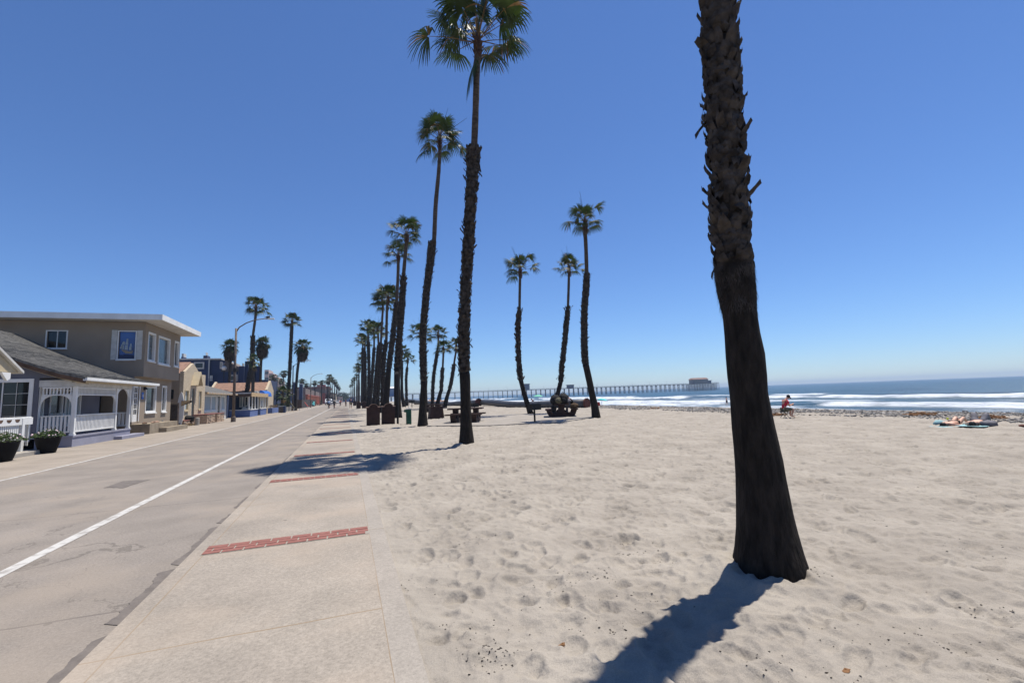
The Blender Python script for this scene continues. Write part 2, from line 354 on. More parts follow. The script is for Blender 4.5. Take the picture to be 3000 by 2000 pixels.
# --- concrete materials with joints
def slab_material(name, c, c2, period, y0, wob, joint_c, speck=.5, xlines=(), jw=.008, stain=None, crack=.0):
    m = mat(name, c, .93, c2, .35, .0025, 90, spec=.2, detail=6, lo=.3, hi=.7)
    nt = m.node_tree; b = nt.nodes['Principled BSDF']; L = nt.links.new
    tc = node(m, 'ShaderNodeTexCoord'); sp = node(m, 'ShaderNodeSeparateXYZ'); L(tc.outputs['Object'], sp.inputs[0])
    base = [n for n in nt.nodes if n.type == 'VALTORGB'][0].outputs[0]
    def math_(op, a, v=None, v2=None):
        n = node(m, 'ShaderNodeMath', operation=op)
        for i, q in enumerate((a, v, v2)):
            if q is None: continue
            if isinstance(q, (int, float)): n.inputs[i].default_value = q
            else: L(q, n.inputs[i])
        return n.outputs[0]
    # fine speckle
    nz = node(m, 'ShaderNodeTexNoise'); nz.inputs['Scale'].default_value = 45; nz.inputs['Detail'].default_value = 8; nz.inputs['Roughness'].default_value = .75; L(tc.outputs['Object'], nz.inputs['Vector'])
    mr = node(m, 'ShaderNodeMapRange'); mr.inputs[1].default_value = .3; mr.inputs[2].default_value = .7; mr.inputs[3].default_value = 1-.38*speck; mr.inputs[4].default_value = 1+.32*speck; L(nz.outputs['Fac'], mr.inputs[0])
    vo = node(m, 'ShaderNodeTexVoronoi'); vo.inputs['Scale'].default_value = 26; L(tc.outputs['Object'], vo.inputs['Vector'])
    pit = math_('LESS_THAN', vo.outputs['Distance'], .085)
    n4 = node(m, 'ShaderNodeTexNoise'); n4.inputs['Scale'].default_value = 2.2; L(tc.outputs['Object'], n4.inputs['Vector'])
    pit = math_('MULTIPLY', pit, math_('GREATER_THAN', n4.outputs['Fac'], .48))
    n5 = node(m, 'ShaderNodeTexNoise'); n5.inputs['Scale'].default_value = 1.1; n5.inputs['Detail'].default_value = 7; n5.inputs['Roughness'].default_value = .65; L(tc.outputs['Object'], n5.inputs['Vector'])
    m5 = node(m, 'ShaderNodeMapRange'); m5.inputs[1].default_value = .35; m5.inputs[2].default_value = .68; m5.inputs[3].default_value = .86; m5.inputs[4].default_value = 1.08; L(n5.outputs['Fac'], m5.inputs[0])
    k = math_('MULTIPLY', mr.outputs[0], m5.outputs[0])
    v2 = node(m, 'ShaderNodeTexVoronoi'); v2.inputs['Scale'].default_value = 1.7; L(tc.outputs['Object'], v2.inputs['Vector'])
    gum = math_('LESS_THAN', v2.outputs['Distance'], .042)
    v3 = node(m, 'ShaderNodeTexVoronoi', feature='DISTANCE_TO_EDGE'); v3.inputs['Scale'].default_value = .22
    wv = node(m, 'ShaderNodeTexNoise'); wv.inputs['Scale'].default_value = 1.5; wv.inputs['Detail'].default_value = 8; L(tc.outputs['Object'], wv.inputs['Vector'])
    va = node(m, 'ShaderNodeVectorMath', operation='MULTIPLY_ADD'); va.inputs[1].default_value = (1.6, 1.6, 0); L(wv.outputs['Color'], va.inputs[0]); L(tc.outputs['Object'], va.inputs[2]); L(va.outputs[0], v3.inputs['Vector'])
    crk = math_('MULTIPLY', math_('LESS_THAN', v3.outputs['Distance'], .0016), crack)
    k = math_('MULTIPLY', k, math_('SUBTRACT', 1.0, math_('MULTIPLY', math_('MAXIMUM', math_('MAXIMUM', pit, crk), math_('MULTIPLY', gum, .9)), .38)))
    sc = node(m, 'ShaderNodeVectorMath', operation='SCALE'); L(base, sc.inputs[0]); L(k, sc.inputs['Scale'])
    # joints
    wn_ = node(m, 'ShaderNodeTexNoise'); wn_.inputs['Scale'].default_value = 2.0; L(tc.outputs['Object'], wn_.inputs['Vector'])
    yv = math_('ADD', sp.outputs['Y'], math_('MULTIPLY', math_('SUBTRACT', wn_.outputs['Fac'], .5), wob))
    d = math_('PINGPONG', math_('SUBTRACT', yv, y0), period/2)
    j = math_('LESS_THAN', d, jw)
    for x0 in xlines:
        j = math_('MAXIMUM', j, math_('LESS_THAN', math_('ABSOLUTE', math_('SUBTRACT', math_('ADD', sp.outputs['X'], math_('MULTIPLY', math_('SUBTRACT', wn_.outputs['Fac'], .5), .02)), x0)), .005))
    mx = node(m, 'ShaderNodeMix', data_type='RGBA'); L(j, mx.inputs[0]); L(sc.outputs[0], mx.inputs[6]); mx.inputs[7].default_value = (*joint_c, 1)
    out = mx.outputs[2]
    if stain:
        n6 = node(m, 'ShaderNodeTexNoise'); n6.inputs['Scale'].default_value = .7; n6.inputs['Detail'].default_value = 6; L(tc.outputs['Object'], n6.inputs['Vector'])
        f = math_('MULTIPLY', math_('SMOOTH_MIN', math_('MAXIMUM', math_('MULTIPLY', math_('SUBTRACT', n6.outputs['Fac'], .48), 6.), 0.), 1., .2), .55)
        m7 = node(m, 'ShaderNodeMix', data_type='RGBA'); L(f, m7.inputs[0]); L(out, m7.inputs[6]); m7.inputs[7].default_value = (*stain, 1); out = m7.outputs[2]
    L(out, b.inputs['Base Color']); return m
MT['road'] = slab_material('road_concrete', (0.232, 0.206, 0.180), (0.206, 0.182, 0.158), 4.3, 4.44, .05, (0.125, 0.110, 0.098), .85, jw=.012, crack=.75, stain=(0.262, 0.222, 0.180))
MT['walk'] = slab_material('walk_concrete', (0.310, 0.273, 0.227), (0.253, 0.223, 0.189), 4.27, 3.57, .03, (0.227, 0.178, 0.125), .8, (.245, -1.33), stain=(0.333, 0.273, 0.215))
MT['path'] = slab_material('path_concrete', (0.296, 0.257, 0.215), (0.242, 0.211, 0.176), 4.3, 5.1, .05, (0.156, 0.133, 0.109), .45)
MT['edge'] = slab_material('edge_concrete', (0.312, 0.279, 0.240), (0.257, 0.234, 0.204), 4.27, 5.67, .03, (0.203, 0.164, 0.125), .6)
MT['tar'] = mat('tar', (0.149, 0.130, 0.115), .9, (0.111, 0.096, 0.085), 9, .006, 40)
MT['line'] = mat('line_paint', (0.44, 0.43, 0.405), .8, (0.28, 0.262, 0.24), 7, 0, detail=12, lo=.36, hi=.5)
LX, RX, KX = -7.3, -3.05, -1.465
WALK_Z = .035
def sheet(name, x0, x1, z, m, ystep=(-60, 1400), thick=.12, bottom=None):
    b = MB(); b.box(x0, x1, ystep[0], ystep[1], z-thick, z); o = b.build(name, m); return tag(o, kind='structure')
sheet('road', LX, KX, 0, 'road')
sheet('footpath', -13.5, LX, 0.0, 'path')
sheet('promenade', KX, .245, WALK_Z, 'walk')
sheet('kerb', .245, .41, WALK_Z, 'edge')
sheet('yard_ground', -40, -13.5, -.004, 'path')
# pad under the picnic tables
pb = MB(); pad = [onZ(*q, .03)[:2] for q in [(1250, 1248), (1437, 1247), (1530, 1242), (1636, 1238), (1683, 1231), (1760, 1219), (1600, 1212), (1420, 1214), (1290, 1228)]]
pb.prism([tuple(p) for p in pad], -.1, .062, 'Z')
tag(pb.build('picnic_pad', 'edge'), kind='structure')
# painted lines
for nm, x, w in (('lane_line', LX, .09), ('lane_line', RX, .12)):
    b = MB(); n = 900; ys = [-20+i*1.3 for i in range(n)]
    l = [(x-w/2+random.uniform(-.006, .006), y, .004) for y in ys]; r = [(x+w/2+random.uniform(-.006, .006), y, .004) for y in ys]
    b.add(l+r, [(i, i+n, i+n+1, i+1) for i in range(n-1)])
    tag(b.build(nm, 'line'), kind='structure')
# tar along the kerb and patches on the road
def ragged(name, pts, z, m, wob=.03, sub=14):
    out = []
    for i in range(len(pts)):
        a, c = pts[i], pts[(i+1) % len(pts)]
        L = math.dist(a, c); k = max(1, int(L*sub))
        for j in range(k):
            t = j/k; out.append((a[0]+(c[0]-a[0])*t+random.uniform(-wob, wob), a[1]+(c[1]-a[1])*t+random.uniform(-wob, wob)*2))
    b = MB(); b.add([(p[0], p[1], z) for p in out], [tuple(range(len(out)))])
    return tag(b.build(name, m), kind='structure')
def gutter(y0, y1, w):
    ys = np.arange(y0, y1, .025); n = len(ys)
    b = MB(); l = [(KX-.008-.95*w*(.62+.5*mnoise.noise(Vector((y*2.1, w, 0)))+.22*mnoise.noise(Vector((y*6, 2, 0)))+.14*mnoise.noise(Vector((y*25, 5, 0)))+.1)*min(1, (i+.3)/3, (n-i-.7)/3), y, .0045) for i, y in enumerate(ys)]
    r = [(KX+.01, y, .0045) for y in ys]
    b.add(l+r, [(i, i+n, i+n+1, i+1) for i in range(n-1)]); tag(b.build('gutter_tar', 'tar'), kind='structure')
for y0, y1, w in [(1.0, 3.1, .16), (3.2, 4.05, .12), (4.15, 5.35, .17), (5.4, 6.9, .12), (7.0, 7.6, .12), (7.9, 8.8, .1), (9.5, 10.1, .1), (11.5, 12.4, .08), (13, 15.4, .08), (17, 19, .06), (24, 27, .06), (33, 38, .06)]: gutter(y0, y1, w)
ragged('road_patch', [onZ(*q)[:2] for q in [(306, 1428), (360, 1429), (436, 1405), (362, 1409)]], .005, 'tar', .02)
for x, y, w, d in [(-3.9, 58, .7, 1.2), (-3.6, 71, .5, 2.0), (-5.9, 38, 1.8, .25), (-3.9, 106, .5, 2.)]:
    ragged('road_patch', [(x, y), (x+w, y), (x+w, y+d), (x, y+d)], .005, 'tar', .02, 6)
# brick bands across the promenade
def brick_band(y0):
    b = MB(); x0, x1 = -1.345, .235; z = WALK_Z+.003
    b.mi = 1; b.add([(x0-.01, y0-.015, z), (x1+.01, y0-.015, z), (x1+.01, y0+.295, z), (x0-.01, y0+.295, z)], [(0, 1, 2, 3)])
    b.mi = 0; bl, bw, gp = .195, .085, .012
    for r in range(3):
        x = x0-(r % 2)*bl/2-random.random()*.03
        while x < x1:
            a, c = max(x, x0), min(x+bl, x1)
            if c-a > .03: b.box(a, c-gp if c < x1 else c, y0+r*(bw+gp), y0+r*(bw+gp)+bw, z-.02, z+.004+random.uniform(0, .002))
            x += bl+.004
    return tag(b.build('brick_band', ['brick_red', 'mortar']), kind='structure')
for k in range(1, 22): brick_band(5.53+4.27*(k-1)+(.0))
brick_band(1.26)
# ================================================================ THE SEA
SEA = -2.8
def sea_material():
    m = mat('sea_water', (.018, .066, .092), .3, (.012, .042, .062), .02, 0, spec=.35)
    nt = m.node_tree; b = nt.nodes['Principled BSDF']; L = nt.links.new
    tc = node(m, 'ShaderNodeTexCoord'); mp = node(m, 'ShaderNodeMapping'); mp.inputs['Scale'].default_value = (1, .35, 1); L(tc.outputs['Object'], mp.inputs[0])
    n1 = node(m, 'ShaderNodeTexNoise'); n1.inputs['Scale'].default_value = .9; n1.inputs['Detail'].default_value = 9; n1.inputs['Roughness'].default_value = .62; L(mp.outputs[0], n1.inputs['Vector'])
    bp = node(m, 'ShaderNodeBump'); bp.inputs['Distance'].default_value = .9; bp.inputs['Strength'].default_value = 1; L(n1.outputs['Fac'], bp.inputs['Height']); L(bp.outputs[0], b.inputs['Normal'])
    at = node(m, 'ShaderNodeAttribute', attribute_name='foam')
    n2 = node(m, 'ShaderNodeTexNoise'); n2.inputs['Scale'].default_value = .42; n2.inputs['Detail'].default_value = 10; n2.inputs['Roughness'].default_value = .8; L(mp.outputs[0], n2.inputs['Vector'])
    ad = node(m, 'ShaderNodeMath', operation='ADD'); L(at.outputs['Fac'], ad.inputs[0]); L(n2.outputs['Fac'], ad.inputs[1])
    mr = node(m, 'ShaderNodeMapRange', interpolation_type='SMOOTHSTEP'); mr.inputs[1].default_value = .80; mr.inputs[2].default_value = 1.36; L(ad.outputs[0], mr.inputs[0])
    fo = node(m, 'ShaderNodeBsdfDiffuse'); fo.inputs[0].default_value = (.62, .66, .70, 1); L(bp.outputs[0], fo.inputs['Normal'])
    mx = node(m, 'ShaderNodeMixShader'); L(mr.outputs[0], mx.inputs[0]); L(b.outputs[0], mx.inputs[1]); L(fo.outputs[0], mx.inputs[2])
    L(mx.outputs[0], nt.nodes['Material Output'].inputs['Surface'])
    # greener and browner near the shore
    return m
MT['sea'] = sea_material()
xs = np.concatenate([np.arange(44, 70, .6), np.arange(70, 165, .45), 165*np.exp(np.linspace(0, math.log(4000/165), 70))[1:]])
ys = np.concatenate([-np.exp(np.linspace(math.log(1500), math.log(30), 20)), np.arange(-28, 90, .8), np.arange(90, 330, 1.6), np.arange(332, 640, 4), 640*np.exp(np.linspace(0, math.log(3600/640), 20))[1:]])
XX, YY = np.meshgrid(xs, ys)
wob = 7*(fbm(YY/37., XX*0+1.5, 21, 3)-.45)
ZZ = np.full_like(XX, SEA); foam = np.zeros_like(XX)
def breaker(x0, h, wid, amp, y_seed, reach):
    global ZZ, foam
    c = x0+wob*1.0+9*(fbm(YY/60., YY*0+y_seed, y_seed, 3)-.45)
    act = ss(.28, .46, fbm(YY/34., YY*0+y_seed*1.7, y_seed+3, 3))
    d = XX-c
    prof = np.where(d < 0, np.exp(-(d/(wid*.28))**2), np.exp(-(d/(wid*.9))**2))
    ZZ = ZZ+h*prof*(.5+.5*act)*(.75+.5*fbm(YY/5., XX/9., y_seed+9, 3))
    trail = np.where(d < -1, np.exp(-((d+1)/2.2)**2), np.exp(-np.maximum(d+1, 0)/reach))
    foam = np.maximum(foam, .86*amp*trail*act*(.7+.6*fbm(XX/5, YY/9, y_seed+5, 4)))
breaker(72, .18, 4, .7, 31, 7)
breaker(78, .35, 4, .85, 35, 9)
breaker(84, .75, 5, .95, 4, 13)
breaker(97, .55, 6, .9, 13, 14)
breaker(122, 1.0, 8, 1.0, 8, 22)
breaker(150, .8, 10, .85, 17, 14)
breaker(215, .8, 14, .12, 27, 3)
foam = np.maximum(foam, 0.62*ss(.38, .58, fbm(XX/7, YY/20, 77, 4))*(1-ss(105, 150, XX)))
foam = np.maximum(foam, .34*ss(.50, .66, fbm(XX/16, YY/60, 78, 4))*(1-ss(180, 260, XX)))
foam = np.maximum(foam, .70*(1-ss(62, 67, XX)))
for k, (L_, a_) in enumerate([(9, .06), (4, .03), (23, .12)]):
    ZZ = ZZ+a_*(fbm(XX/L_, YY/(L_*2.5), 50+k, 3)-.45)*2*ss(50, 70, XX)
tag(grid_mesh('sea', XX, YY, ZZ, MT['sea'], {'foam': foam}), kind='structure')
sw = MB(); sw.add([(30, -1600, SEA-3), (4100, -1600, SEA-3), (4100, 3700, SEA-3), (30, 3700, SEA-3)], [(0, 1, 2, 3)])
tag(sw.build('sea_bed', 'navy'), kind='structure')

# ================================================================ STONES, DEBRIS, KELP
ico_v = []; t_ = (1+5**.5)/2
for a, b_ in ((1, t_), (-1, t_), (1, -t_), (-1, -t_)): ico_v += [(a, b_, 0), (0, a, b_), (b_, 0, a)]
_bm = __import__('bmesh').new(); __import__('bmesh').ops.create_icosphere(_bm, subdivisions=1, radius=1)
IV = np.array([v.co[:] for v in _bm.verts]); IF = np.array([[v.index for v in f.verts] for f in _bm.faces]); _bm.free()
def scatter(name, P, S, m, flat=.6, seed=1, jit=.25, colors=None):
    r = np.random.default_rng(seed); n = len(P); nv = len(IV)
    V = np.repeat(IV[None], n, 0)*(1+jit*r.uniform(-1, 1, (n, nv, 1)))
    ax = r.uniform(.7, 1.35, (n, 1, 3)); ax[:, :, 2] *= flat; V = V*ax
    a = r.uniform(0, 6.28, n); c, s_ = np.cos(a)[:, None], np.sin(a)[:, None]
    x, y = V[..., 0]*c-V[..., 1]*s_, V[..., 0]*s_+V[..., 1]*c
    V = np.stack([x, y, V[..., 2]], -1)*S[:, None, None]+P[:, None, :]
    Fq = (IF[None]+(np.arange(n)*nv)[:, None, None]).reshape(-1, 3)
    me = bpy.data.meshes.new(name); me.vertices.add(n*nv); me.vertices.foreach_set('co', V.reshape(-1).astype(np.float32))
    me.loops.add(Fq.size); me.loops.foreach_set('vertex_index', Fq.ravel().astype(np.int32))
    me.polygons.add(len(Fq)); me.polygons.foreach_set('loop_start', (np.arange(len(Fq))*3).astype(np.int32)); me.update(calc_edges=True)
    at = me.attributes.new('tone', 'FLOAT', 'POINT'); at.data.foreach_set('value', np.repeat(r.random(n), nv).astype(np.float32))
    me.materials.append(m); o = bpy.data.objects.new(name, me); col.objects.link(o); return o
def tone_mat(name, cols, rough=.85):
    m = mat(name, cols[0], rough); nt = m.node_tree; b = nt.nodes['Principled BSDF']
    at = node(m, 'ShaderNodeAttribute', attribute_name='tone'); cr = node(m, 'ShaderNodeValToRGB')
    e = cr.color_ramp.elements; e[0].position = 0; e[0].color = (*cols[0], 1); e[1].position = 1; e[1].color = (*cols[-1], 1)
    for i, c in enumerate(cols[1:-1]): q = e.new((i+1)/(len(cols)-1)); q.color = (*c, 1)
    nt.links.new(at.outputs['Fac'], cr.inputs[0]); nt.links.new(cr.outputs[0], b.inputs['Base Color']); return m
MT['cobble'] = tone_mat('cobble', [(.06, .056, .053), (.15, .15, .14), (.26, .245, .225), (.11, .10, .098), (.42, .39, .35), (.22, .18, .14)])
N = 60000
Yc = 2+np.exp(rng.uniform(0, math.log(130), N))-1; Yc = np.where(rng.random(N) < .5, rng.uniform(-2, 60, N), Yc)
inner = 19.9+1.2*(fbm(Yc/6., Yc*0+2, 61, 4)-.5)*2+.06*np.maximum(Yc-24, 0)
Xc = inner+(26.9-inner)*rng.random(N)**.8
keep = (rng.random(N) < ss(0, .9, Xc-inner)*.9+.1) & (fbm(Xc/1.1, Yc/2.0, 66, 3) > .34) & (Xc < 26.9) & (Xc > 18) & (Yc > -2)
Xc, Yc = Xc[keep][:34000], Yc[keep][:34000]
Sc = np.clip(rng.lognormal(-3.45, .4, len(Xc)), .016, .065)*(1+.006*Yc)
Pc = np.stack([Xc, Yc, sand_h(Xc, Yc)+Sc*.25], -1)
tag(scatter('cobbles', Pc, Sc, MT['cobble'], .55, 3), 'band of grey cobbles along the crest of the beach', 'stones', kind='stuff')
# small dark crumbs of dried weed in clusters on the sand
cl = [onZ(*q)[:2] for q in [(1805, 1600), (1830, 1630), (1650, 1708), (1640, 1682), (1240, 1725), (1385, 1825), (1430, 1920), (1440, 1945), (1490, 1900), (1760, 1830), (1790, 1850), (1910, 1600), (1960, 1650), (1620, 1790), (1900, 1775), (1690, 1850), (2500, 1890), (2830, 1530), (2400, 1690), (2370, 1700), (2860, 1610), (1420, 1585), (1270, 1500), (1550, 1540), (2480, 1980), (2600, 1400), (2700, 1440), (2880, 1450), (1210, 1385), (1770, 1700), (2900, 1780), (2440, 1460), (2540, 1520), (2250, 1960), (2740, 1870)]]
ps = []; szs = []
for c in cl:
    k = int(rng.integers(8, 26)); sp_ = rng.uniform(.03, .10)*(1+.12*math.hypot(*c))
    q = np.array(c)+rng.standard_normal((k, 2))*sp_; ps.append(q); szs.append(rng.uniform(.003, .010, k))
q = np.stack([rng.uniform(.6, 16, 420), 1.5+rng.uniform(0, 1, 420)**1.7*22], -1); ps.append(q); szs.append(rng.uniform(.002, .005, 420)*(1+.05*q[:, 1]))
q = np.concatenate(ps); S = np.concatenate(szs)*.66
tag(scatter('weed_crumbs', np.stack([q[:, 0], q[:, 1], sand_h(q[:, 0], q[:, 1])+S*.4], -1), S, MT['debris'], .3, 5, .7), 'dark crumbs of dried weed strewn over the sand', 'debris', kind='stuff')
# kelp heaps
def kelp(x, y, r, label):
    o = thing('kelp_heap', (x, y, sz(x, y)), label, 'seaweed', 'kelp heaps on the stones'); b = MB()
    for k in range(46):
        a = random.uniform(0, 6.28); q = random.random()**.6*r; z0 = sz(x, y)
        p = Vector((x+q*math.cos(a), y+q*math.sin(a)*.7, z0)); pts = []; d = random.uniform(0, 6.28)
        for j in range(5):
            pts.append(p+Vector((0, 0, .02+.14*(1-q/r)*random.random()))); d += random.uniform(-.8, .8); p = p+Vector((math.cos(d), math.sin(d), 0))*.09
        b.tube(pts, random.uniform(.012, .03), 5, True)
    b.build('fronds', 'kelp', o)
for px_, py_, r, l in [(2262, 1214, .55, 'orange brown kelp heap behind the reader by the big palm trunk'), (2700, 1212, .45, 'low brown kelp heap on the cobbles left of the two sunbathers'), (2905, 1222, .4, 'brown kelp heap on the cobbles at the right end of the sunbathers'), (1918, 1195, .5, 'orange kelp heap on the cobbles left of the big palm trunk')]:
    p = onZ(px_, py_, .05); kelp(p[0], p[1], r, l)
# loose bits of wood and leaf on the near sand
for px_, py_, l in [(1647, 1885, 'small brown dry leaf lying on the near sand'), (2478, 1947, 'dark red scrap of seaweed lying on the near right sand')]:
    p = onZ(px_, py_, .02); b = MB(); b.blob((p[0], p[1], sz(p[0], p[1])+.006), .024, 7, 4, .4, (1, .55, .3)); o = b.build('leaf_scrap', 'kelp'); tag(o, l, 'leaf')
# boulders far along the beach between the palms
for i, (px_, py_, r) in enumerate([(1258, 1173, 1.0), (1270, 1172, .8), (1282, 1174, .9), (1225, 1174, .9), (1240, 1172, .7), (1305, 1174, .7)]):
    p = onD(px_, py_, 100+i*2); b = MB(); b.blob((p[0], p[1], 0.25), r, 9, 6, .22, (1.2, 1, .75)); o = b.build('boulder', 'cap_tan')
    tag(o, ('third tan boulder from the left in the riprap heap', 'fourth tan boulder from the left in the riprap heap', 'fifth tan boulder from the left in the riprap heap', 'leftmost tan boulder of the riprap heap behind the pipe', 'second tan boulder from the left in the riprap heap', 'rightmost tan boulder of the riprap heap behind the pipe')[i], 'rock', 'riprap boulders behind the pipe')
# ================================================================ PALMS
def fan(mb, base, d, pet, R, nseg=22, seed=0, dry=False, hang=0.0):
    # one costapalmate leaf: petiole from base along d, then a pleated fan with drooping tips
    r = random.Random(seed); d = Vector(d).normalized(); Z = Vector((0, 0, 1))
    s = d.cross(Z)
    s = s.normalized() if s.length > .05 else Vector((1, 0, 0))
    pts = []; p = Vector(base)
    for i in range(5):
        t = i/4; pts.append(p+d*pet*t-Z*(.05+.22*hang)*pet*t*t)
    mb.mi = 1 if not dry else 2
    w = .022
    nn = s.cross(d).normalized()
    vs = []
    for i, q in enumerate(pts):
        ww = w*(1-.55*i/4)*1.2; vs += [q-s*ww, q+s*ww, q-nn*ww*.8]
    fs = []
    for i in range(4):
        for k in range(3): fs.append((i*3+k, i*3+(k+1) % 3, (i+1)*3+(k+1) % 3, (i+1)*3+k))
    mb.add(vs, fs)
    c = pts[-1]; ax = (pts[-1]-pts[-2]).normalized(); s = ax.cross(Z); s = s.normalized() if s.length > .05 else Vector((1, 0, 0)); nn = s.cross(ax).normalized()
    span = R_(r.uniform(98, 122)); dth = 2*span/nseg; roll = r.uniform(-.35, .35)
    s2 = s*math.cos(roll)+nn*math.sin(roll); n2 = nn*math.cos(roll)-s*math.sin(roll)
    for k in range(nseg):
        th = -span+dth*(k+.5)
        if r.random() < .04: continue
        L = R*(.80+.24*math.cos(th*.8))*r.uniform(.88, 1.06)
        v = ax*math.cos(th)+s2*math.sin(th)
        side = (s2*math.cos(th)-ax*math.sin(th))
        fold = (.10 if k % 2 else -.02)
        droop = (.26+.3*abs(math.sin(th))+hang*.4)*r.uniform(.75, 1.3)
        rings = [(.05, .012), (.30, math.tan(dth/2)*.30*R*1.05), (.52, math.tan(dth/2)*.52*R*.92), (.80, .022*R), (1.0, .004*R)]
        vs = []
        for (t, ww) in rings:
            cup = -n2*0 + n2*(.10*R*(math.cos(th)-.4)*t)
            dz = -Z*droop*L*max(0, t-.34)**1.7*1.5
            q = c+v*L*t*(1-.18*max(0, t-.5)*droop*2)+dz+cup*(.6)+n2*fold*L*.10*t
            vs += [q-side*ww, q+side*ww+n2*ww*.25]
        mb.mi = 2 if (dry or r.random() < .05) else 0
        mb.add(vs, [(2*i, 2*i+1, 2*i+3, 2*i+2) for i in range(len(rings)-1)])
def crown_mesh(mb, top, seed, n=22, R=.85, pet=1.0, nseg=22, low=-28, skirt=0, extra=()):
    r = random.Random(seed); top = Vector(top); ga = 2.39996
    for i in range(n):
        t = i/(n-1); e = R_(84-(84-low)*t**.85+r.uniform(-7, 7)); a = ga*i+r.uniform(-.3, .3)
        d = Vector((math.cos(e)*math.cos(a), math.cos(e)*math.sin(a), math.sin(e)))
        k = .65+.35*min(1, t*2.2)
        fan(mb, top-Vector((0, 0, .25*t)), d, pet*k*r.choice([.5, .7, .9, 1.0, 1.05])*r.uniform(.9, 1.1), R*(.8+.2*min(1, t*3))*r.uniform(.88, 1.08), nseg, r.random(), hang=max(0, (t-.55))*1.3)
    for (a, e, pl, dr) in extra:
        e = R_(e); a = R_(a); d = Vector((math.cos(e)*math.cos(a), math.cos(e)*math.sin(a), math.sin(e)))
        fan(mb, top-Vector((0, 0, .3)), d, pl, R*.85, nseg, r.random(), dr, hang=.6)
    # spear leaves
    for i in range(2):
        a = r.uniform(0, 6.28); e = R_(r.uniform(35, 75)); d = Vector((math.cos(e)*math.cos(a), math.cos(e)*math.sin(a), math.sin(e)))
        mb.mi = 0; mb.tube([top, top+d*(pet+R*.9)], [.02, .006], 4)
def heart_mesh(mb, top, r0, r1, h, seed=0):
    top = Vector(top); r = random.Random(seed)
    mb.tube([top-Vector((0, 0, h)), top-Vector((0, 0, h*.75)), top-Vector((0, 0, h*.3)), top+Vector((0, 0, .1)), top+Vector((0, 0, .3))], [r0, r1*.95, r1*1.1, r1*.8, .05], 10, jag=.12)
    for k in range(26):
        a = k*2.4; z = -h+h*1.05*k/26; rr_ = r1*.85
        b = top+Vector((rr_*math.cos(a), rr_*math.sin(a), z)); o = Vector((math.cos(a), math.sin(a), 0)); s = Vector((-math.sin(a), math.cos(a), 0))
        t = b+o*r.uniform(.05, .13)+Vector((0, 0, r.uniform(.1, .22)))
        mb.add([b-s*.05, b+s*.05, t+s*.02, t-s*.02, b+o*.02-Vector((0, 0, .03))], [(0, 1, 2, 3), (0, 3, 4), (1, 4, 2)])
def boots_mesh(mb, pts, rad, dz, w, seed=0, big=1.0):
    # persistent leaf bases wrapped round the trunk
    r = random.Random(seed); P = [Vector(p) for p in pts]
    cum = [0]
    for i in range(1, len(P)): cum.append(cum[-1]+(P[i]-P[i-1]).length)
    s = 0; row = 0
    while s < cum[-1]:
        j = max(i for i in range(len(cum)) if cum[i] <= s+1e-6); j = min(j, len(P)-2)
        t = (s-cum[j])/(cum[j+1]-cum[j]); c = P[j].lerp(P[j+1], t); rad_ = rad[j]*(1-t)+rad[j+1]*t; ax = (P[j+1]-P[j]).normalized()
        n = max(5, int(2*math.pi*rad_/(w*.85)))
        u = Vector((1, 0, 0)); u = (u-ax*u.dot(ax)).normalized(); v = ax.cross(u)
        for k in range(n):
            a = 2*math.pi*(k+.5*(row % 2)+r.uniform(-.28, .28))/n
            o = u*math.cos(a)+v*math.sin(a); sd_ = v*math.cos(a)-u*math.sin(a)
            sd_ = (sd_+ax*r.uniform(-.35, .35)).normalized()
            l = w*r.uniform(1.1, 2.0)*big; out = w*r.uniform(.30, .80)*big
            if r.random() < .08: out *= 2.2; l *= 1.15
            dn = -1 if r.random() < .16 else 1
            ww = w*r.uniform(.42, .72); b = c+o*rad_*.82+ax*r.uniform(-.3, .3)*dz
            m1 = b+ax*l*.5*dn+o*(out*.55+.012); tp = b+ax*l*dn+o*out
            th = o*.012*big+ax*.0
            sk = sd_*r.uniform(-.4, .4)*ww
            vs = [b-sd_*ww, b+sd_*ww, m1+sd_*ww*1.05, m1-sd_*ww*1.05, tp+sd_*ww*r.uniform(.25, .8)+sk, tp-sd_*ww*r.uniform(.2, .8)+sk, tp-ax*l*.22*dn+sk*.5+o*.01,
                  m1+o*.016+ax*.0, b+o*.02]
            mb.add(vs, [(0, 8, 7, 3), (8, 1, 2, 7), (3, 7, 6, 5), (7, 2, 4, 6), (3, 2, 1, 0)])
        s += dz*r.uniform(.85, 1.15); row += 1
def fibre_mesh(mb, c, r0, r1, h, n, seed=0, ln=.14):
    r = random.Random(seed)
    for k in range(n):
        a = r.uniform(0, 6.28); t = r.random(); rr_ = r0+(r1-r0)*t; z = h*t
        o = Vector((math.cos(a), math.sin(a), 0)); b = Vector(c)+o*rr_*.97+Vector((0, 0, z)); s = Vector((-math.sin(a), math.cos(a), 0))
        e = b+o*r.uniform(.0, .3)*ln+Vector((0, 0, r.choice([-1, -1, 1])*r.uniform(.3, 1)*ln))+s*r.uniform(-.8, .8)*ln
        mb.add([b-s*.004, b+s*.004, e], [(0, 1, 2)])
def outline_to_path(rows, Y):
    # rows: (y_px, left_px, right_px) of a trunk standing at distance Y along the street
    pts = []; rad = []
    for y, l, r in rows:
        p = onY((l+r)/2, y, Y); d = depth(p); v = _cd((l+r)/2, y)/F_PX
        cosh = 1/math.sqrt(1+v[0]**2)
        pts.append(p); rad.append(max(.03, (r-l)/2/F_PX*d*cosh))
    return pts, rad
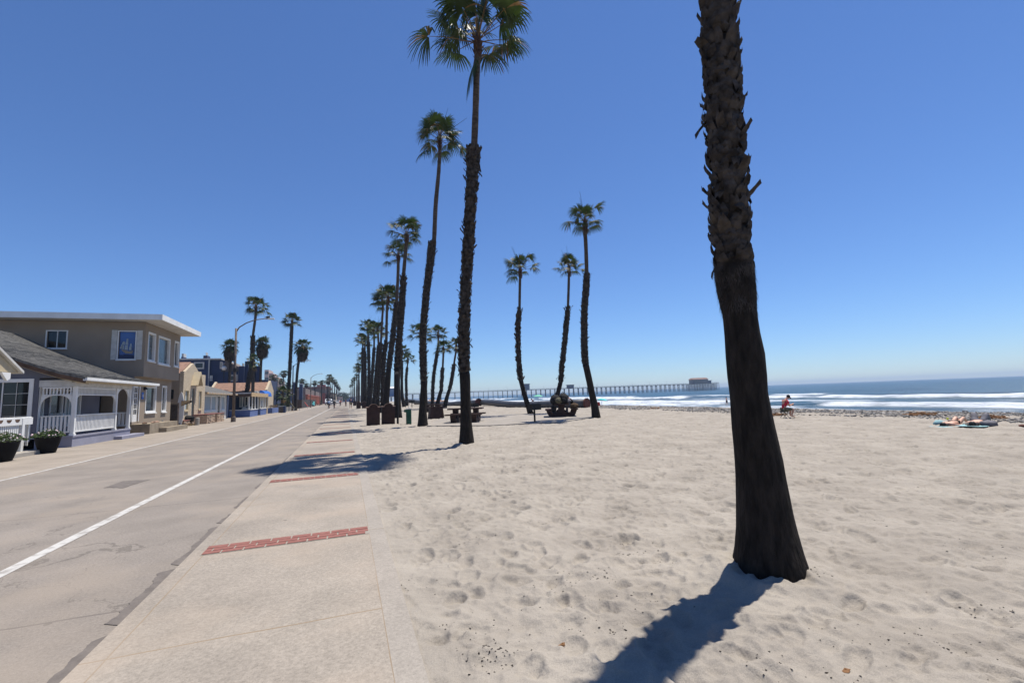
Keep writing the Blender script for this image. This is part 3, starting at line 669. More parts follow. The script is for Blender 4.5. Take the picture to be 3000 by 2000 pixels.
def resample(pts, rad, step):
    P = [Vector(p) for p in pts]; out = []; rr_ = []
    for i in range(len(P)-1):
        L = (P[i+1]-P[i]).length; n = max(1, int(L/step))
        for k in range(n):
            t = k/n; t2 = t
            p0 = P[max(i-1, 0)]; p3 = P[min(i+2, len(P)-1)]
            out.append(.5*((2*P[i])+(-p0+P[i+1])*t+(2*p0-5*P[i]+4*P[i+1]-p3)*t*t+(-p0+3*P[i]-3*P[i+1]+p3)*t**3)); rr_.append(rad[i]*(1-t2)+rad[i+1]*t2)
    out.append(P[-1]); rr_.append(rad[-1]); return out, rr_
CROWNS = {}
def shared_crown(var, nseg=16):
    if var not in CROWNS:
        mb = MB(); crown_mesh(mb, (0, 0, 0), 100+var, n=26+var % 3*2, R=.78, pet=1.05, nseg=nseg, low=-14-6*(var % 2))
        me_o = mb.build('crown', ['leaf_green', 'leaf_dry', 'leaf_dry']); CROWNS[var] = me_o.data; bpy.data.objects.remove(me_o)
    return CROWNS[var]
def palm(label, Y, rows_low, rows_boot, rows_slim, hub, crown_r, seed, detail=1, group='tall palms along the beach', unique=False, nfr=22, extra=(), zb=None, dz=None, slimmat='bark_slim', top3=None, low=-2):
    allrows = rows_low+rows_boot+rows_slim
    base = onY((allrows[0][1]+allrows[0][2])/2, allrows[0][0], Y)
    root = thing('palm_tree', (base[0], base[1], 0 if zb is None else zb), label, 'palm tree', group)
    p1, r1 = outline_to_path(rows_low, Y)
    p1[0] = np.array([p1[0][0], p1[0][1], -.15])
    p2, r2 = outline_to_path(rows_boot, Y); p3, r3 = outline_to_path(rows_slim, Y)
    step = .12 if detail >= 2 else .4
    nn = 28 if detail >= 2 else 12
    mb = MB()
    a, b = resample(p1+p2[:1], r1+[r2[0]*.95], step)
    if detail >= 2: b = [q*(1+.015*mnoise.noise(Vector((i*.45, seed, 0)))) for i, q in enumerate(b)]
    mb.mi = 0; mb.tube(a, b, nn, jag=.012 if detail >= 2 else .03)
    a, b = resample(p2, [q*(.80 if detail >= 2 else .88) for q in r2], step); mb.mi = 1; mb.tube(a, b, nn, jag=.04)
    if top3:
        hubp = np.array(top3[-1]); a, b = resample([p2[-1]]+[np.array(q) for q in top3], [r2[-1]*.8, .15, .13, .12, .12][:len(top3)+1], .4); mb.mi = 2; mb.tube(a, b, 14); r3 = [.12]
    elif len(p3) > 1:
        hubp = onY(hub[0], hub[1], Y)
        a, b = resample([p2[-1]]+p3+[hubp], [r3[0]*1.03]+r3+[r3[-1]*.95], .3)
        b = [q*(1+.035*math.sin(i*2.2)) for i, q in enumerate(b)]
        mb.mi = 2; mb.tube(a, b, 14 if detail >= 2 else 10)
    else: hubp = onY(hub[0], hub[1], Y)
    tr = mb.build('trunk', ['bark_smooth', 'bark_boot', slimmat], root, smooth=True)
    mb = MB(); w = {3: .078, 2: .095, 1: .16, 0: .25}[detail]
    a, b = resample(p2, [q*(.95 if detail == 3 else 1) for q in r2], .3)
    boots_mesh(mb, a, b, dz or w*1.05, w, seed)
    mb.build('leaf_bases', 'bark_boot', tr)
    rt = (r3[-1] if r3 else r2[-1]*.7)
    mb = MB(); heart_mesh(mb, hubp, rt, rt*1.2, .65, seed); mb.build('crown_heart', 'crown_heart', root)
    hub_top = Vector(hubp)+Vector((0, 0, .15))
    k = crown_r/1.75
    if unique:
        mb = MB(); crown_mesh(mb, hub_top, seed, n=nfr+3, R=.71*k, pet=1.05*k, nseg=30, low=low, extra=extra)
        mb.build('crown', ['leaf_green', 'leaf_dry', 'leaf_dry'], root)
    else:
        c = bpy.data.objects.new('crown', shared_crown(seed % 6)); col.objects.link(c); c.parent = root
        c.location = hub_top-Vector(root.location); c.scale = (k*1.12, k*1.12, k*1.08); c.rotation_euler = (0, 0, (seed*1.7) % 6.28)
    return root

# --- the near palm, its crown above the frame
low = [(1700, 2139, 2373), (1672, 2141, 2371), (1650, 2141, 2368), (1610, 2147, 2354), (1550, 2152, 2335), (1450, 2153, 2313), (1350, 2151, 2293), (1250, 2142, 2270), (1150, 2136, 2250), (1100, 2129, 2247), (1040, 2124, 2241), (980, 2121, 2227), (920, 2116, 2218), (885, 2107, 2217), (850, 2099, 2215), (815, 2093, 2212), (785, 2091, 2209)]
boot = [(778, 2091, 2206), (700, 2086, 2199), (600, 2081, 2191), (500, 2074, 2187), (400, 2071, 2181), (300, 2064, 2172), (200, 2063, 2167), (100, 2059, 2159), (0, 2058, 2152), (-160, 2052, 2136), (-420, 2046, 2112)]
slim = []
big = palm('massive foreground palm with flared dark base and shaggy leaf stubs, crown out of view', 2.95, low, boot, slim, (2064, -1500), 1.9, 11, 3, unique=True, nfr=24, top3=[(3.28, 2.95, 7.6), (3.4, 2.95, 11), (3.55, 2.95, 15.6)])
tr = [c for c in big.children if c.name.startswith('trunk')][0]
mb = MB(); fp, fr = outline_to_path(low[-5:]+boot[:1], 2.95); rf = random.Random(9)
for k in range(2600):
    t = rf.random()**1.3*(len(fp)-1.001); t = len(fp)-1.001-t; i0 = int(t); f = t-i0; c_ = Vector(fp[i0]).lerp(Vector(fp[i0+1]), f); r_ = fr[i0]*(1-f)+fr[i0+1]*f
    a = rf.uniform(0, 6.28); o_ = Vector((math.cos(a), math.sin(a), 0)); s_ = Vector((-math.sin(a), math.cos(a), 0)); ln = rf.uniform(.03, .13)
    b_ = c_+o_*r_*.985; e_ = b_+o_*rf.uniform(.0, .22)*ln+Vector((0, 0, rf.choice([-1, -1, 1])*rf.uniform(.5, 1)*ln))+s_*rf.uniform(-.6, .6)*ln*.6; w_ = rf.uniform(.002, .006)
    mb.add([b_-s_*w_, b_+s_*w_, e_], [(0, 1, 2)])
mb.build('fibre', 'bark_boot', tr)
# --- second palm
palm('tall palm second in the beach row, crown cut by the top of the view', 13.8,
     [(1308, 1341, 1392), (1290, 1345, 1389), (1246, 1348, 1383), (1180, 1349, 1379), (1118, 1347, 1378), (1097, 1346, 1377)],
     [(1090, 1345, 1376), (1015, 1343, 1374), (952, 1343, 1376), (890, 1348, 1377), (807, 1352, 1381), (724, 1356, 1388), (641, 1361, 1392), (560, 1365, 1397), (480, 1367, 1405), (441, 1366, 1408)],
     [(432, 1379, 1399), (319, 1384, 1403), (191, 1388, 1407), (165, 1389, 1408)], (1399, 118), 2.4, 21, 2, unique=True, nfr=24, low=12, extra=((200, -74, .8, False), (185, 2, 1.7, False)))
# --- third palm
palm('third palm of the beach row with its trunk base just right of the drinking fountain', 25.2,
     [(1248, 1220, 1257), (1236, 1224, 1253), (1215, 1226, 1251), (1180, 1229, 1249), (1125, 1233, 1252)],
     [(1118, 1232, 1252), (1050, 1230, 1250), (973, 1230, 1249), (880, 1237, 1257), (832, 1242, 1262), (760, 1250, 1273), (712, 1254, 1278)],
     [(706, 1265, 1278), (600, 1270, 1283), (500, 1280, 1291), (430, 1284, 1293)], (1288, 408), 2.1, 32, 2, unique=True, nfr=21, extra=((205, -35, 1.3, False), (330, -15, 1.3, False)))
def simple(label, Y, pts, kboot, kslim, crown, r_m, hw, seed, detail=1, group='tall palms along the beach', cr=1.75, **kw):
    # pts: (x, y) down the middle of the trunk from base to crown; boots between rows kboot..kslim
    rows = []
    for i, (x, y) in enumerate(pts):
        d = depth(onY(x, y, Y)); h = hw*F_PX/d*(1.55 if i == 0 else 1.18 if i == 1 and i < kboot else 1)
        rows.append((y, x-h, x+h))
    lowr = rows[:kboot+1]; bt = rows[kboot:kslim+1]; sl = [(y, (l+r)/2-(r-l)*.31, (l+r)/2+(r-l)*.31) for y, l, r in rows[kslim:]]
    if not sl or len(rows) == kslim+1: sl = []
    if not sl: sl = [(crown[1]+4, crown[0]-hw*.6*F_PX/d, crown[0]+hw*.6*F_PX/d)]
    sl[0] = (sl[0][0]-2, sl[0][1], sl[0][2])
    return palm(label, Y, lowr, bt, sl, crown, cr, seed, detail, group, **kw)
simple('fourth palm of the beach row, behind the thin black floodlight pole', 36.8, [(1166, 1225), (1165, 1190), (1163, 1130), (1164, 1077), (1171, 973), (1177, 898), (1182, 810), (1191, 704)], 3, 6, (1191, 690), 0, .24, 43, cr=2.15, unique=True, nfr=20)
simple('palm of the beach row right behind the brown trash enclosures, crown under the fourth', 47.4, [(1131, 1213), (1132, 1170), (1139, 1077), (1155, 952), (1162, 886), (1166, 807), (1167, 757)], 2, 4, (1167, 750), 0, .26, 51, cr=2.1, unique=True, nfr=20)
simple('slender palm of the beach row above the left trash enclosure, taller of a close pair', 52.4, [(1119, 1209), (1121, 1180), (1124, 1056), (1132, 1002), (1133, 931), (1135, 890)], 1, 3, (1137, 872), 0, .24, 62, cr=1.9)
simple('slim palm of the beach row left of the close pair, crown overlapping its neighbour', 61.8, [(1106, 1204), (1107, 1170), (1110, 1100), (1116, 1006), (1120, 931), (1122, 896)], 1, 3, (1121, 880), 0, .24, 73, cr=1.9)
simple('palm in the thick of the beach row just right of the leaning dark trunks', 71, [(1096, 1200), (1097, 1160), (1104, 1076), (1109, 1014), (1108, 985)], 1, 3, (1106, 968), 0, .26, 84, cr=1.9)
simple('palm deep in the beach row beneath the wide ragged crowns', 80.7, [(1085, 1197), (1086, 1160), (1092, 1076), (1096, 1020), (1096, 985)], 1, 3, (1094, 962), 0, .26, 95, cr=1.9)
simple('palm of the dense dark cluster of trunks in the beach row, middle crown', 87, [(1079, 1195), (1080, 1160), (1081, 1080), (1079, 1000), (1078, 972)], 1, 3, (1077, 955), 0, .28, 106, cr=1.9)
simple('palm of the dense trunk cluster with a low crown on its left side', 99.4, [(1071, 1192), (1071, 1160), (1070, 1090), (1069, 1030), (1069, 1012)], 1, 3, (1068, 1000), 0, .3, 117, cr=1.8)
simple('leftmost leaning palm of the dense trunk cluster, crown at the left edge', 110, [(1066, 1190), (1066, 1150), (1064, 1080), (1063, 1020), (1062, 1005)], 1, 3, (1061, 993), 0, .3, 128, cr=1.9)
# the thinning end of the row: copies of one far palm
def far_palm(name_label, group, hgt=13.5, r=.26, var=1, cr=1.8, skirt=False, cat='palm tree'):
    root = thing('palm_tree', (0, 0, 0), name_label, cat, group); mb = MB()
    bend = random.uniform(-.4, .4)
    pts = [(bend*math.sin(z/hgt*3)*1.2, 0, z) for z in np.linspace(-.1, hgt, 9)]
    mb.tube(pts, [r*1.5]+[r]*4+[r*.95, r*.62, r*.58, r*.58], 9, jag=.10); mb.build('trunk', 'bark_boot', root)
    hub = Vector(pts[-1])+Vector((0, 0, .1))
    mb = MB(); heart_mesh(mb, hub, r*.6, r*.9, 1.0, var); mb.build('crown_heart', 'crown_heart', root)
    if skirt:
        mb = MB(); skirt_mesh(mb, hub, .55, 1.15, 2.4, 260, var); mb.build('dead_skirt', 'skirt', root)
    c = bpy.data.objects.new('crown', shared_crown(var)); col.objects.link(c); c.parent = root; c.location = hub; c.scale = (cr/1.75,)*3
    return root
def skirt_mesh(mb, hub, r0, r1, h, n, seed=0):
    r = random.Random(seed); hub = Vector(hub)
    for k in range(n):
        a = r.uniform(0, 6.28); t = r.random(); z = -h*(t**.9)*.75; bulge = (r0+(r1-r0)*math.sin(min(1, t*1.25+.15)*math.pi*.75))*r.uniform(.55, 1)
        o = Vector((math.cos(a), math.sin(a), 0)); s = Vector((-math.sin(a), math.cos(a), 0))
        b = hub+o*bulge*.75+Vector((0, 0, z)); e = b+o*r.uniform(-.1, .2)+Vector((0, 0, -r.uniform(.45, .95))); m_ = (b+e)/2+o*.09; w = r.uniform(.03, .09)
        mb.add([b-s*w, b+s*w, m_+s*w*1.2, e+s*w*.2, e-s*w*.4, m_-s*w*1.2], [(0, 1, 2, 5), (5, 2, 3, 4)])
protoR = [far_palm('far palm in the hazy end of the beach row', 'palms fading at the far end of the beach row', 13.2+i*.6, .27, i, 1.95) for i in range(3)]
used = set()
def put(protos, i, x, y, h, label, rz):
    k = i % len(protos); p = protos[k]
    o = p if k not in used_set else copy_tree(p)
    used_set.add(k); o.location = (x, y, 0); o.rotation_euler = (0, 0, rz); o.scale = (1, 1, h); o['label'] = label; return o
ORD = ['first', 'second', 'third', 'fourth', 'fifth', 'sixth', 'seventh', 'eighth', 'ninth', 'tenth', 'eleventh', 'last']
used_set = set()
for i, (Y, xo, h) in enumerate([(121, 3.6, .86), (133, 4.0, .98), (146, 3.5, .80), (160, 3.9, .84), (184, 3.7, .95), (206, 4.1, .80), (228, 3.5, .85), (255, 3.9, .9), (285, 3.6, .84), (325, 4, .95), (375, 3.7, .9), (440, 3.4, 1.0)]):
    put(protoR, i, xo, Y, h, ('%s hazy palm of the beach row past the dense trunk cluster' % ORD[i]), i*1.9)

# --- palms out on the sand
GB = 'palms standing out on the sand'
simple('left of the three mid-beach palms, its base right behind the barbecue grill', 31.4, [(1557, 1213), (1549, 1195), (1535, 1150), (1526, 1114), (1520, 1060), (1518, 1016), (1518, 950), (1522, 908), (1523, 840), (1524, 802)], 3, 7, (1524, 790), 0, .165, 201, group=GB, cr=1.75, unique=True, nfr=18, slimmat='bark_slim')
simple('middle one of the three mid-beach palms, leaning right above the loaded table', 31.5, [(1617, 1213), (1624, 1190), (1632, 1160), (1642, 1121), (1645, 1086), (1651, 1033), (1658, 963), (1664, 900), (1666, 840), (1667, 795)], 3, 7, (1667, 786), 0, .165, 202, group=GB, cr=1.65, unique=True, nfr=18)
simple('tallest and rightmost of the three mid-beach palms, base by the pipe end', 23.3, [(1747, 1227), (1743, 1195), (1735, 1156), (1724, 1103), (1716, 1068), (1712, 1020), (1712, 910), (1716, 858), (1719, 805), (1717, 735), (1714, 670)], 4, 8, (1714, 652), 0, .185, 203, group=GB, cr=1.75, detail=2, unique=True, nfr=18)
simple('thin mid-beach palm with high crown right of the third row palm', 66, [(1266, 1188), (1267, 1170), (1269, 1118), (1275, 1068), (1282, 1029), (1284, 1000)], 1, 4, (1284, 976), 0, .22, 211, group=GB, cr=1.7)
simple('short straight mid-beach palm with curved foot right of the brown planter box', 62, [(1279, 1190), (1284, 1172), (1293, 1140), (1294, 1115), (1297, 1078), (1299, 1035)], 2, 4, (1299, 1020), 0, .23, 212, group=GB, cr=1.55)
simple('strongly leaning mid-beach palm left of the second palm, with pale foot', 63, [(1301, 1189), (1309, 1165), (1317, 1140), (1323, 1114), (1330, 1068), (1336, 1028)], 2, 4, (1337, 1013), 0, .23, 213, group=GB, cr=1.6)
simple('small distant palm with starry crown between the fourth and third row palms', 92, [(1192, 1177), (1191, 1160), (1190, 1108), (1193, 1077), (1195, 1060)], 1, 3, (1195, 1051), 0, .24, 214, group=GB, cr=1.75)
simple('distant palm half behind the fourth row palm, foot bent to the right', 84, [(1184, 1176), (1178, 1155), (1177, 1110), (1177, 1060), (1178, 1040)], 2, 3, (1178, 1030), 0, .24, 215, group=GB, cr=1.75)
simple('distant palm whose crown pokes out left of the third row palm', 58, [(1246, 1190), (1246, 1150), (1240, 1080), (1236, 1020), (1233, 990)], 1, 3, (1232, 975), 0, .23, 216, group=GB, cr=1.7)
simple('small leaning palm low behind the beach row above the lifeguard tower', 120, [(1093, 1180), (1097, 1150), (1102, 1120), (1107, 1096), (1109, 1085)], 1, 3, (1110, 1078), 0, .24, 217, group=GB, cr=1.7)

# --- palms among the houses
GH = 'palms among the beach houses'
simple('tall leaning palm behind the blue porch house with a mop crown', 78, [(721, 1170), (724, 1143), (731, 1100), (738, 1060), (740, 1015), (741, 985), (747, 940), (750, 915)], 1, 5, (750, 898), 0, .34, 301, group=GH, cr=2.2)
simple('tall straight palm left of the fourth street palm with a thin three-part crown', 98, [(844, 1180), (846, 1140), (849, 1080), (852, 1022), (854, 975), (855, 950)], 1, 5, (856, 940), 0, .33, 302, group=GH, cr=2.2)
def skirted(label, Y, pts, hub, hw, seed, cr=1.9, sk=2.6, skr=1.15):
    root = thing('palm_tree', (*onY(*pts[0], Y)[:2], 0), label, 'palm tree', GH); P = [onY(x, y, Y) for x, y in pts]; P[0][2] = min(P[0][2], 0)
    hp = onY(*hub, Y); a, b = resample(P+[hp], [hw*1.3]+[hw]*len(P), 1.0); mb = MB(); mb.tube(a, b, 10, jag=.05); mb.build('trunk', 'bark_boot', root)
    mb = MB(); skirt_mesh(mb, hp, .6, skr, sk, 600, seed); mb.build('dead_skirt', 'skirt', root)
    mb = MB(); crown_mesh(mb, Vector(hp)+Vector((0, 0, .1)), seed, n=34, R=.95*cr/1.9, pet=.95*cr/1.9, nseg=14, low=-40); mb.build('crown', ['leaf_green', 'leaf_dry', 'leaf_dry'], root)
    return root
skirted('skirted palm left of the nearest street lamp, brown thatch under its crown', 84, [(671, 1190), (672, 1120), (674, 1070)], (675, 1012), .20, 311)
skirted('skirted palm right of the tall leaning palm by the chimneys', 84, [(762, 1190), (763, 1120), (765, 1060)], (769, 1004), .20, 312)
skirted('skirted palm with heavy dark thatch leaning over the second street lamp', 96, [(866, 1190), (868, 1130), (874, 1065)], (886, 1012), .24, 313, 2.3, 3.4, 1.4)
# small fan palms low among the yards
def bush_palm(label, X, px_, py_b, py_t, R, seed, n=22):
    b = onX(px_, py_b, X); t = onX(px_, py_t, X); t = (b[0], b[1], t[2]); root = thing('fan_palm', (b[0], b[1], 0), label, 'palm')
    mb = MB(); mb.tube([(b[0], b[1], -.1), (b[0], b[1], t[2]*.5), (b[0], b[1], t[2])], [.26, .22, .24], 9, jag=.1); mb.build('trunk', 'bark_boot', root)
    mb = MB(); crown_mesh(mb, t, seed, n=n, R=R, pet=R*1.1, nseg=18, low=-42, extra=((300, -60, R, True), (320, -65, R, True))); mb.build('crown', ['leaf_green', 'leaf_dry', 'leaf_dry'], root)
bush_palm('low bushy fan palm in the yard beside the second street lamp', -10.6, 827, 1196, 1149, 1.0, 321)
bush_palm('green fan palm showing half way up in front of the tall leaning palm', -12.6, 739, 1200, 1052, .75, 322, 16)
# far left rows
GL = 'far palms on the inland side of the street'
protoL = [far_palm('far palm', GL, 15+i, .32, i+3 if i < 2 else 1, 2.4, skirt=True) for i in range(3)]
used_set = set()
spots = [(965, -10.6, 225, 1100), (973, -10.4, 255, 1106), (979, -10.2, 290, 1113), (984, -10, 330, 1120), (988, -9.8, 370, 1126), (991, -9.6, 420, 1130), (994, -9.4, 470, 1134), (961, -11, 205, 1112)]
for i, (px_, X, Y, yt) in enumerate(spots):
    x = float(onY(px_, 1150, Y)[0]); h = float(onY(px_, yt+4, Y)[2])/(15+i % 3)
    put(protoL, i, x, Y, h, ('%s mop-headed palm of the hazy inland row at the street end' % (['second', 'third', 'fourth', 'fifth', 'sixth', 'seventh', 'farthest', 'nearest'][i])), i*2.1)
for i, (px_, Y, yt, lb) in enumerate([(833, 190, 1090, 'mid distance palm between the tall straight palm and the second street lamp'), (802, 205, 1102, 'hazy palm beside the pale hotel tower beyond the navy houses'), (885, 200, 1112, 'far bushy palm between the second street lamp and the red building'), (897, 215, 1124, 'small far palm just left of the third street lamp'), (922, 240, 1118, 'left one of two palms rising behind the red building roof'), (942, 236, 1116, 'right one of two palms rising behind the red building roof'), (824, 215, 1112, 'lower hazy palm left behind the tall straight palm'), (861, 230, 1130, 'small hazy palm left of the thatch-heavy palm'), (842, 250, 1122, 'far palm hidden half behind the tall straight palm')]):
    p = onY(px_, yt+3, Y); put(protoL, i+8, float(p[0]), Y, float(p[2])/(15+(i+8) % 3), lb, i*1.3)
# distant trees where the street ends
def tree(label, x, y, h, r, m='foliage_dark', n=1400, seed=0, grp=None):
    root = thing('broadleaf_tree', (x, y, 0), label, 'tree', grp); rr = random.Random(seed)
    mb = MB(); mb.tube([(x, y, -.1), (x+.1, y, h*.35), (x, y, h*.6)], [.3, .22, .12], 7)
    for k in range(4): a = k*1.7; mb.tube([(x, y, h*.35), (x+math.cos(a)*r*.5, y+math.sin(a)*r*.5, h*.7)], [.12, .04], 5)
    mb.build('trunk', 'bark_boot', root)
    mb = MB(); cl = [(rr.gauss(0, r*.42), rr.gauss(0, r*.42), rr.gauss(0, h*.12), rr.uniform(.25, .45)*r) for _ in range(14)]
    for k in range(n):
        c = rr.choice(cl); a = rr.uniform(0, 6.28); e = math.asin(rr.uniform(-1, 1)); q = c[3]*rr.random()**.4
        p = Vector((x+c[0]+q*math.cos(e)*math.cos(a), y+c[1]+q*math.cos(e)*math.sin(a), h*.7+c[2]+q*math.sin(e)*.8)); s = rr.uniform(.1, .3)*r/3
        u = Vector((rr.gauss(0, 1), rr.gauss(0, 1), rr.gauss(0, 1))).normalized()*s; w = Vector((rr.gauss(0, 1), rr.gauss(0, 1), rr.gauss(0, 1))).normalized()*s
        mb.add([p-u, p+w*.6, p+u, p-w*.6], [(0, 1, 2, 3)])
    mb.build('crown', m, root); return root
for i, (px_, Y, top) in enumerate([(1006, 560, 1148), (1000, 500, 1160), (994, 430, 1155), (1012, 620, 1160)]):
    p = onY(px_, top, Y); tree(('hazy round tree at the street end, ' + ('tallest of the clump', 'rising before the blue grey building', 'nearest and leftmost of the clump', 'farthest right of the clump')[i]), float(p[0]), Y, float(p[2]), 6.5, seed=i, grp='hazy trees at the end of the street')
# ================================================================ HOUSES
def wall_with_holes_x(mb, X, thick, y0, y1, z0, z1, holes):
    # wall in plane x=X (outer face), extending -thick; holes: (ya, yb, za, zb)
    ys = sorted({y0, y1, *[h[0] for h in holes], *[h[1] for h in holes]}); zs = sorted({z0, z1, *[h[2] for h in holes], *[h[3] for h in holes]})
    for i in range(len(ys)-1):
        for j in range(len(zs)-1):
            ym, zm = (ys[i]+ys[i+1])/2, (zs[j]+zs[j+1])/2
            if any(h[0] < ym < h[1] and h[2] < zm < h[3] for h in holes): continue
            mb.box(X-thick, X, ys[i], ys[i+1], zs[j], zs[j+1])
def wall_with_holes_y(mb, Y, thick, x0, x1, z0, z1, holes):
    xs = sorted({x0, x1, *[h[0] for h in holes], *[h[1] for h in holes]}); zs = sorted({z0, z1, *[h[2] for h in holes], *[h[3] for h in holes]})
    for i in range(len(xs)-1):
        for j in range(len(zs)-1):
            xm, zm = (xs[i]+xs[i+1])/2, (zs[j]+zs[j+1])/2
            if any(h[0] < xm < h[1] and h[2] < zm < h[3] for h in holes): continue
            mb.box(xs[i], xs[i+1], Y, Y+thick, zs[j], zs[j+1])
def win_x(root, X, y0, y1, z0, z1, frame='white_paint', glass='glass_dark', fw=.09, muntin=(), recess=.07, proud=.03, sill=True, trim=True, name='window'):
    # window in a street-facing wall (outer face x=X)
    b = MB()
    if trim:
        b.box(X+.002, X+proud, y0-fw, y0, z0-fw, z1+fw); b.box(X+.002, X+proud, y1, y1+fw, z0-fw, z1+fw); b.box(X+.002, X+proud, y0, y1, z1, z1+fw); b.box(X+.002, X+proud, y0, y1, z0-fw, z0)
    b.box(X-recess, X, y0, y0+.04, z0, z1); b.box(X-recess, X, y1-.04, y1, z0, z1); b.box(X-recess, X, y0+.04, y1-.04, z1-.04, z1); b.box(X-recess, X, y0+.04, y1-.04, z0, z0+.04)
    for t in muntin: yy_ = y0+(y1-y0)*t; b.box(X-recess+.005, X-recess+.03, yy_-.025, yy_+.025, z0+.04, z1-.04)
    w = b.build(name, frame, root)
    g_ = MB(); g_.box(X-recess-.012, X-recess, y0+.003, y1-.003, z0+.003, z1-.003); g_.build('pane', glass, w)
    if sill: s = MB(); s.box(X+.004, X+proud+.06, y0-fw-.02, y1+fw+.02, z0-fw-.06, z0-fw); s.build('sill', frame, w)
    return w
def win_y(root, Y, x0, x1, z0, z1, frame='white_paint', glass='glass_dark', fw=.09, muntin=(), bars=(), recess=.07, proud=.03, sill=True, name='window'):
    # window in a wall that faces back down the street (outer face y=Y, looking to -Y)
    b = MB()
    b.box(x0-fw, x0, Y-proud, Y-.002, z0-fw, z1+fw); b.box(x1, x1+fw, Y-proud, Y-.002, z0-fw, z1+fw); b.box(x0, x1, Y-proud, Y-.002, z1, z1+fw); b.box(x0, x1, Y-proud, Y-.002, z0-fw, z0)
    for t in muntin: q = x0+(x1-x0)*t; b.box(q-.02, q+.02, Y+recess-.03, Y+recess-.004, z0, z1)
    for t in bars: q = z0+(z1-z0)*t; b.box(x0, x1, Y+recess-.028, Y+recess-.006, q-.012, q+.012)
    w = b.build(name, frame, root)
    g_ = MB(); g_.box(x0+.003, x1-.003, Y+recess, Y+recess+.012, z0+.003, z1-.003); g_.build('pane', glass, w)
    if sill: s = MB(); s.box(x0-fw-.02, x1+fw+.02, Y-proud-.06, Y-.004, z0-fw-.05, z0-fw); s.build('sill', frame, w)
    return w
def yz(x, y, X): p = onX(x, y, X); return float(p[1]), float(p[2])
def xz(x, y, Y): p = onY(x, y, Y); return float(p[0]), float(p[2])

# ---- cottage with the white porch
PX, PY0, PY1 = -10.78, 24.6, 30.1
A = thing('porch_cottage', (-13, 27, 0), 'grey blue cottage with swooping shingle roof and white railed corner porch', 'house')
b = MB(); b.box(-13.2, PX, PY0, PY1, -.05, .40); b.build('porch_floor', 'lavender_slab', A)
b = MB(); b.box(-13.2, PX+.03, PY0-.03, PY1+.02, .402, .47); b.build('deck_edge', 'lavender_slab', A)
prof = [(-22.5, 2.7), (-20.0, 4.35), (-18.0, 5.35), (-16.9, 5.75), (-15.6, 5.02), (-14.4, 4.42), (-13.3, 3.98), (-12.0, 3.43), (-11.2, 3.13), (-10.35, 2.90)]
# gable wall facing down the street, with the opening of the sliding door
slx0, slx1, slz0, slz1 = -13.95, -12.3, .45, 2.74
b = MB(); wall_with_holes_y(b, PY0, .18, -22, -12.0, -.05, 2.9, [(slx0, slx1, slz0, slz1)])
gp = [(-22, 2.9), (-21.6, 3.2)]+[(x, z-.13) for x, z in prof[1:] if x < -10.7]+[(-10.8, 2.9)]
b.prism(gp, PY0+.002, PY0+.18); b.build('gable_wall', 'grey_blue_wall', A)
b = MB(); HW = -12.95
wall_with_holes_x(b, HW, .15, PY0+.2, 32.2, -.05, 2.95, [(25.0, 26.9, .5, 2.55), (27.5, 28.4, .45, 2.5), (28.75, 30.0, .9, 2.45)])
b.box(-22, HW, 32.05, 32.2, -.05, 2.9); b.build('porch_wall', 'grey_blue_wall', A)
# porch ceiling
b = MB(); b.box(-12.94, PX+.12, PY0+.2, 32.1, 2.80, 2.86); b.build('porch_ceiling', 'grey_blue_wall', A)
# roof
b = MB(); n = len(prof); y0, y1 = PY0-.32, 32.3
top = [(x, z) for x, z in prof]; bot = [(x, z-.10) for x, z in reversed(prof)]
b.prism(top+bot, y0, y1)
for k in range(44):   # shingle courses laid on the visible slope
    t = k/44; s_ = t*(n-1-3)+3; i = int(s_); f = s_-i; i = min(i, n-2)
    x = prof[i][0]*(1-f)+prof[i+1][0]*f; z = prof[i][1]*(1-f)+prof[i+1][1]*f
    dx, dz = prof[i+1][0]-prof[i][0], prof[i+1][1]-prof[i][1]; L_ = math.hypot(dx, dz); dx /= L_; dz /= L_
    yy_ = y0-.01
    while yy_ < y1:
        w_ = random.uniform(.18, .42); h_ = random.uniform(.008, .022); e_ = min(yy_+w_, y1)
        b.hexa([(x, yy_, z+.001), (x+dx*.15, yy_, z+dz*.15+.001), (x+dx*.15, e_-.01, z+dz*.15+.001), (x, e_-.01, z+.001), (x-dz*.003, yy_, z+.004), (x+dx*.15-dz*h_, yy_, z+dz*.15+h_+.004), (x+dx*.15-dz*h_, e_-.01, z+dz*.15+h_+.004), (x-dz*.003, e_-.01, z+.004)]); yy_ = e_
b.build('roof', 'shingle_grey', A)
b = MB(); b.prism([(x, z-.10) for x, z in prof]+[(x, z-.26) for x, z in reversed(prof)], y0+.02, y0+.07); b.build('rake_board', 'wood_dark', A)
b = MB(); b.prism([(x, z-.262) for x, z in prof[3:]]+[(x, z-.31) for x, z in reversed(prof[3:])], PY0-.012, PY0+.0); b.build('rake_trim', 'cream_trim', A)
b = MB(); b.box(-10.42, -10.29, y0, y1, 2.74, 2.86); b.box(-10.29, -10.275, y0, y1, 2.76, 2.88); b.build('gutter', 'white_paint', A)
b = MB(); b.box(-10.78, -10.43, y0+.1, y1-.1, 2.70, 2.74); b.build('soffit', 'cream_trim', A)
# posts
def post(y, x=PX): b = MB(); b.box(x-.13, x, y-.065, y+.065, .47, 2.52); b.box(x-.15, x+.02, y-.085, y+.085, .471, .55); b.build('post', 'white_paint', A)
P1, P2, P3 = PY0+.13, 28.42, 29.95
post(P1); post(P2); post(P3); post(P1, -11.98)
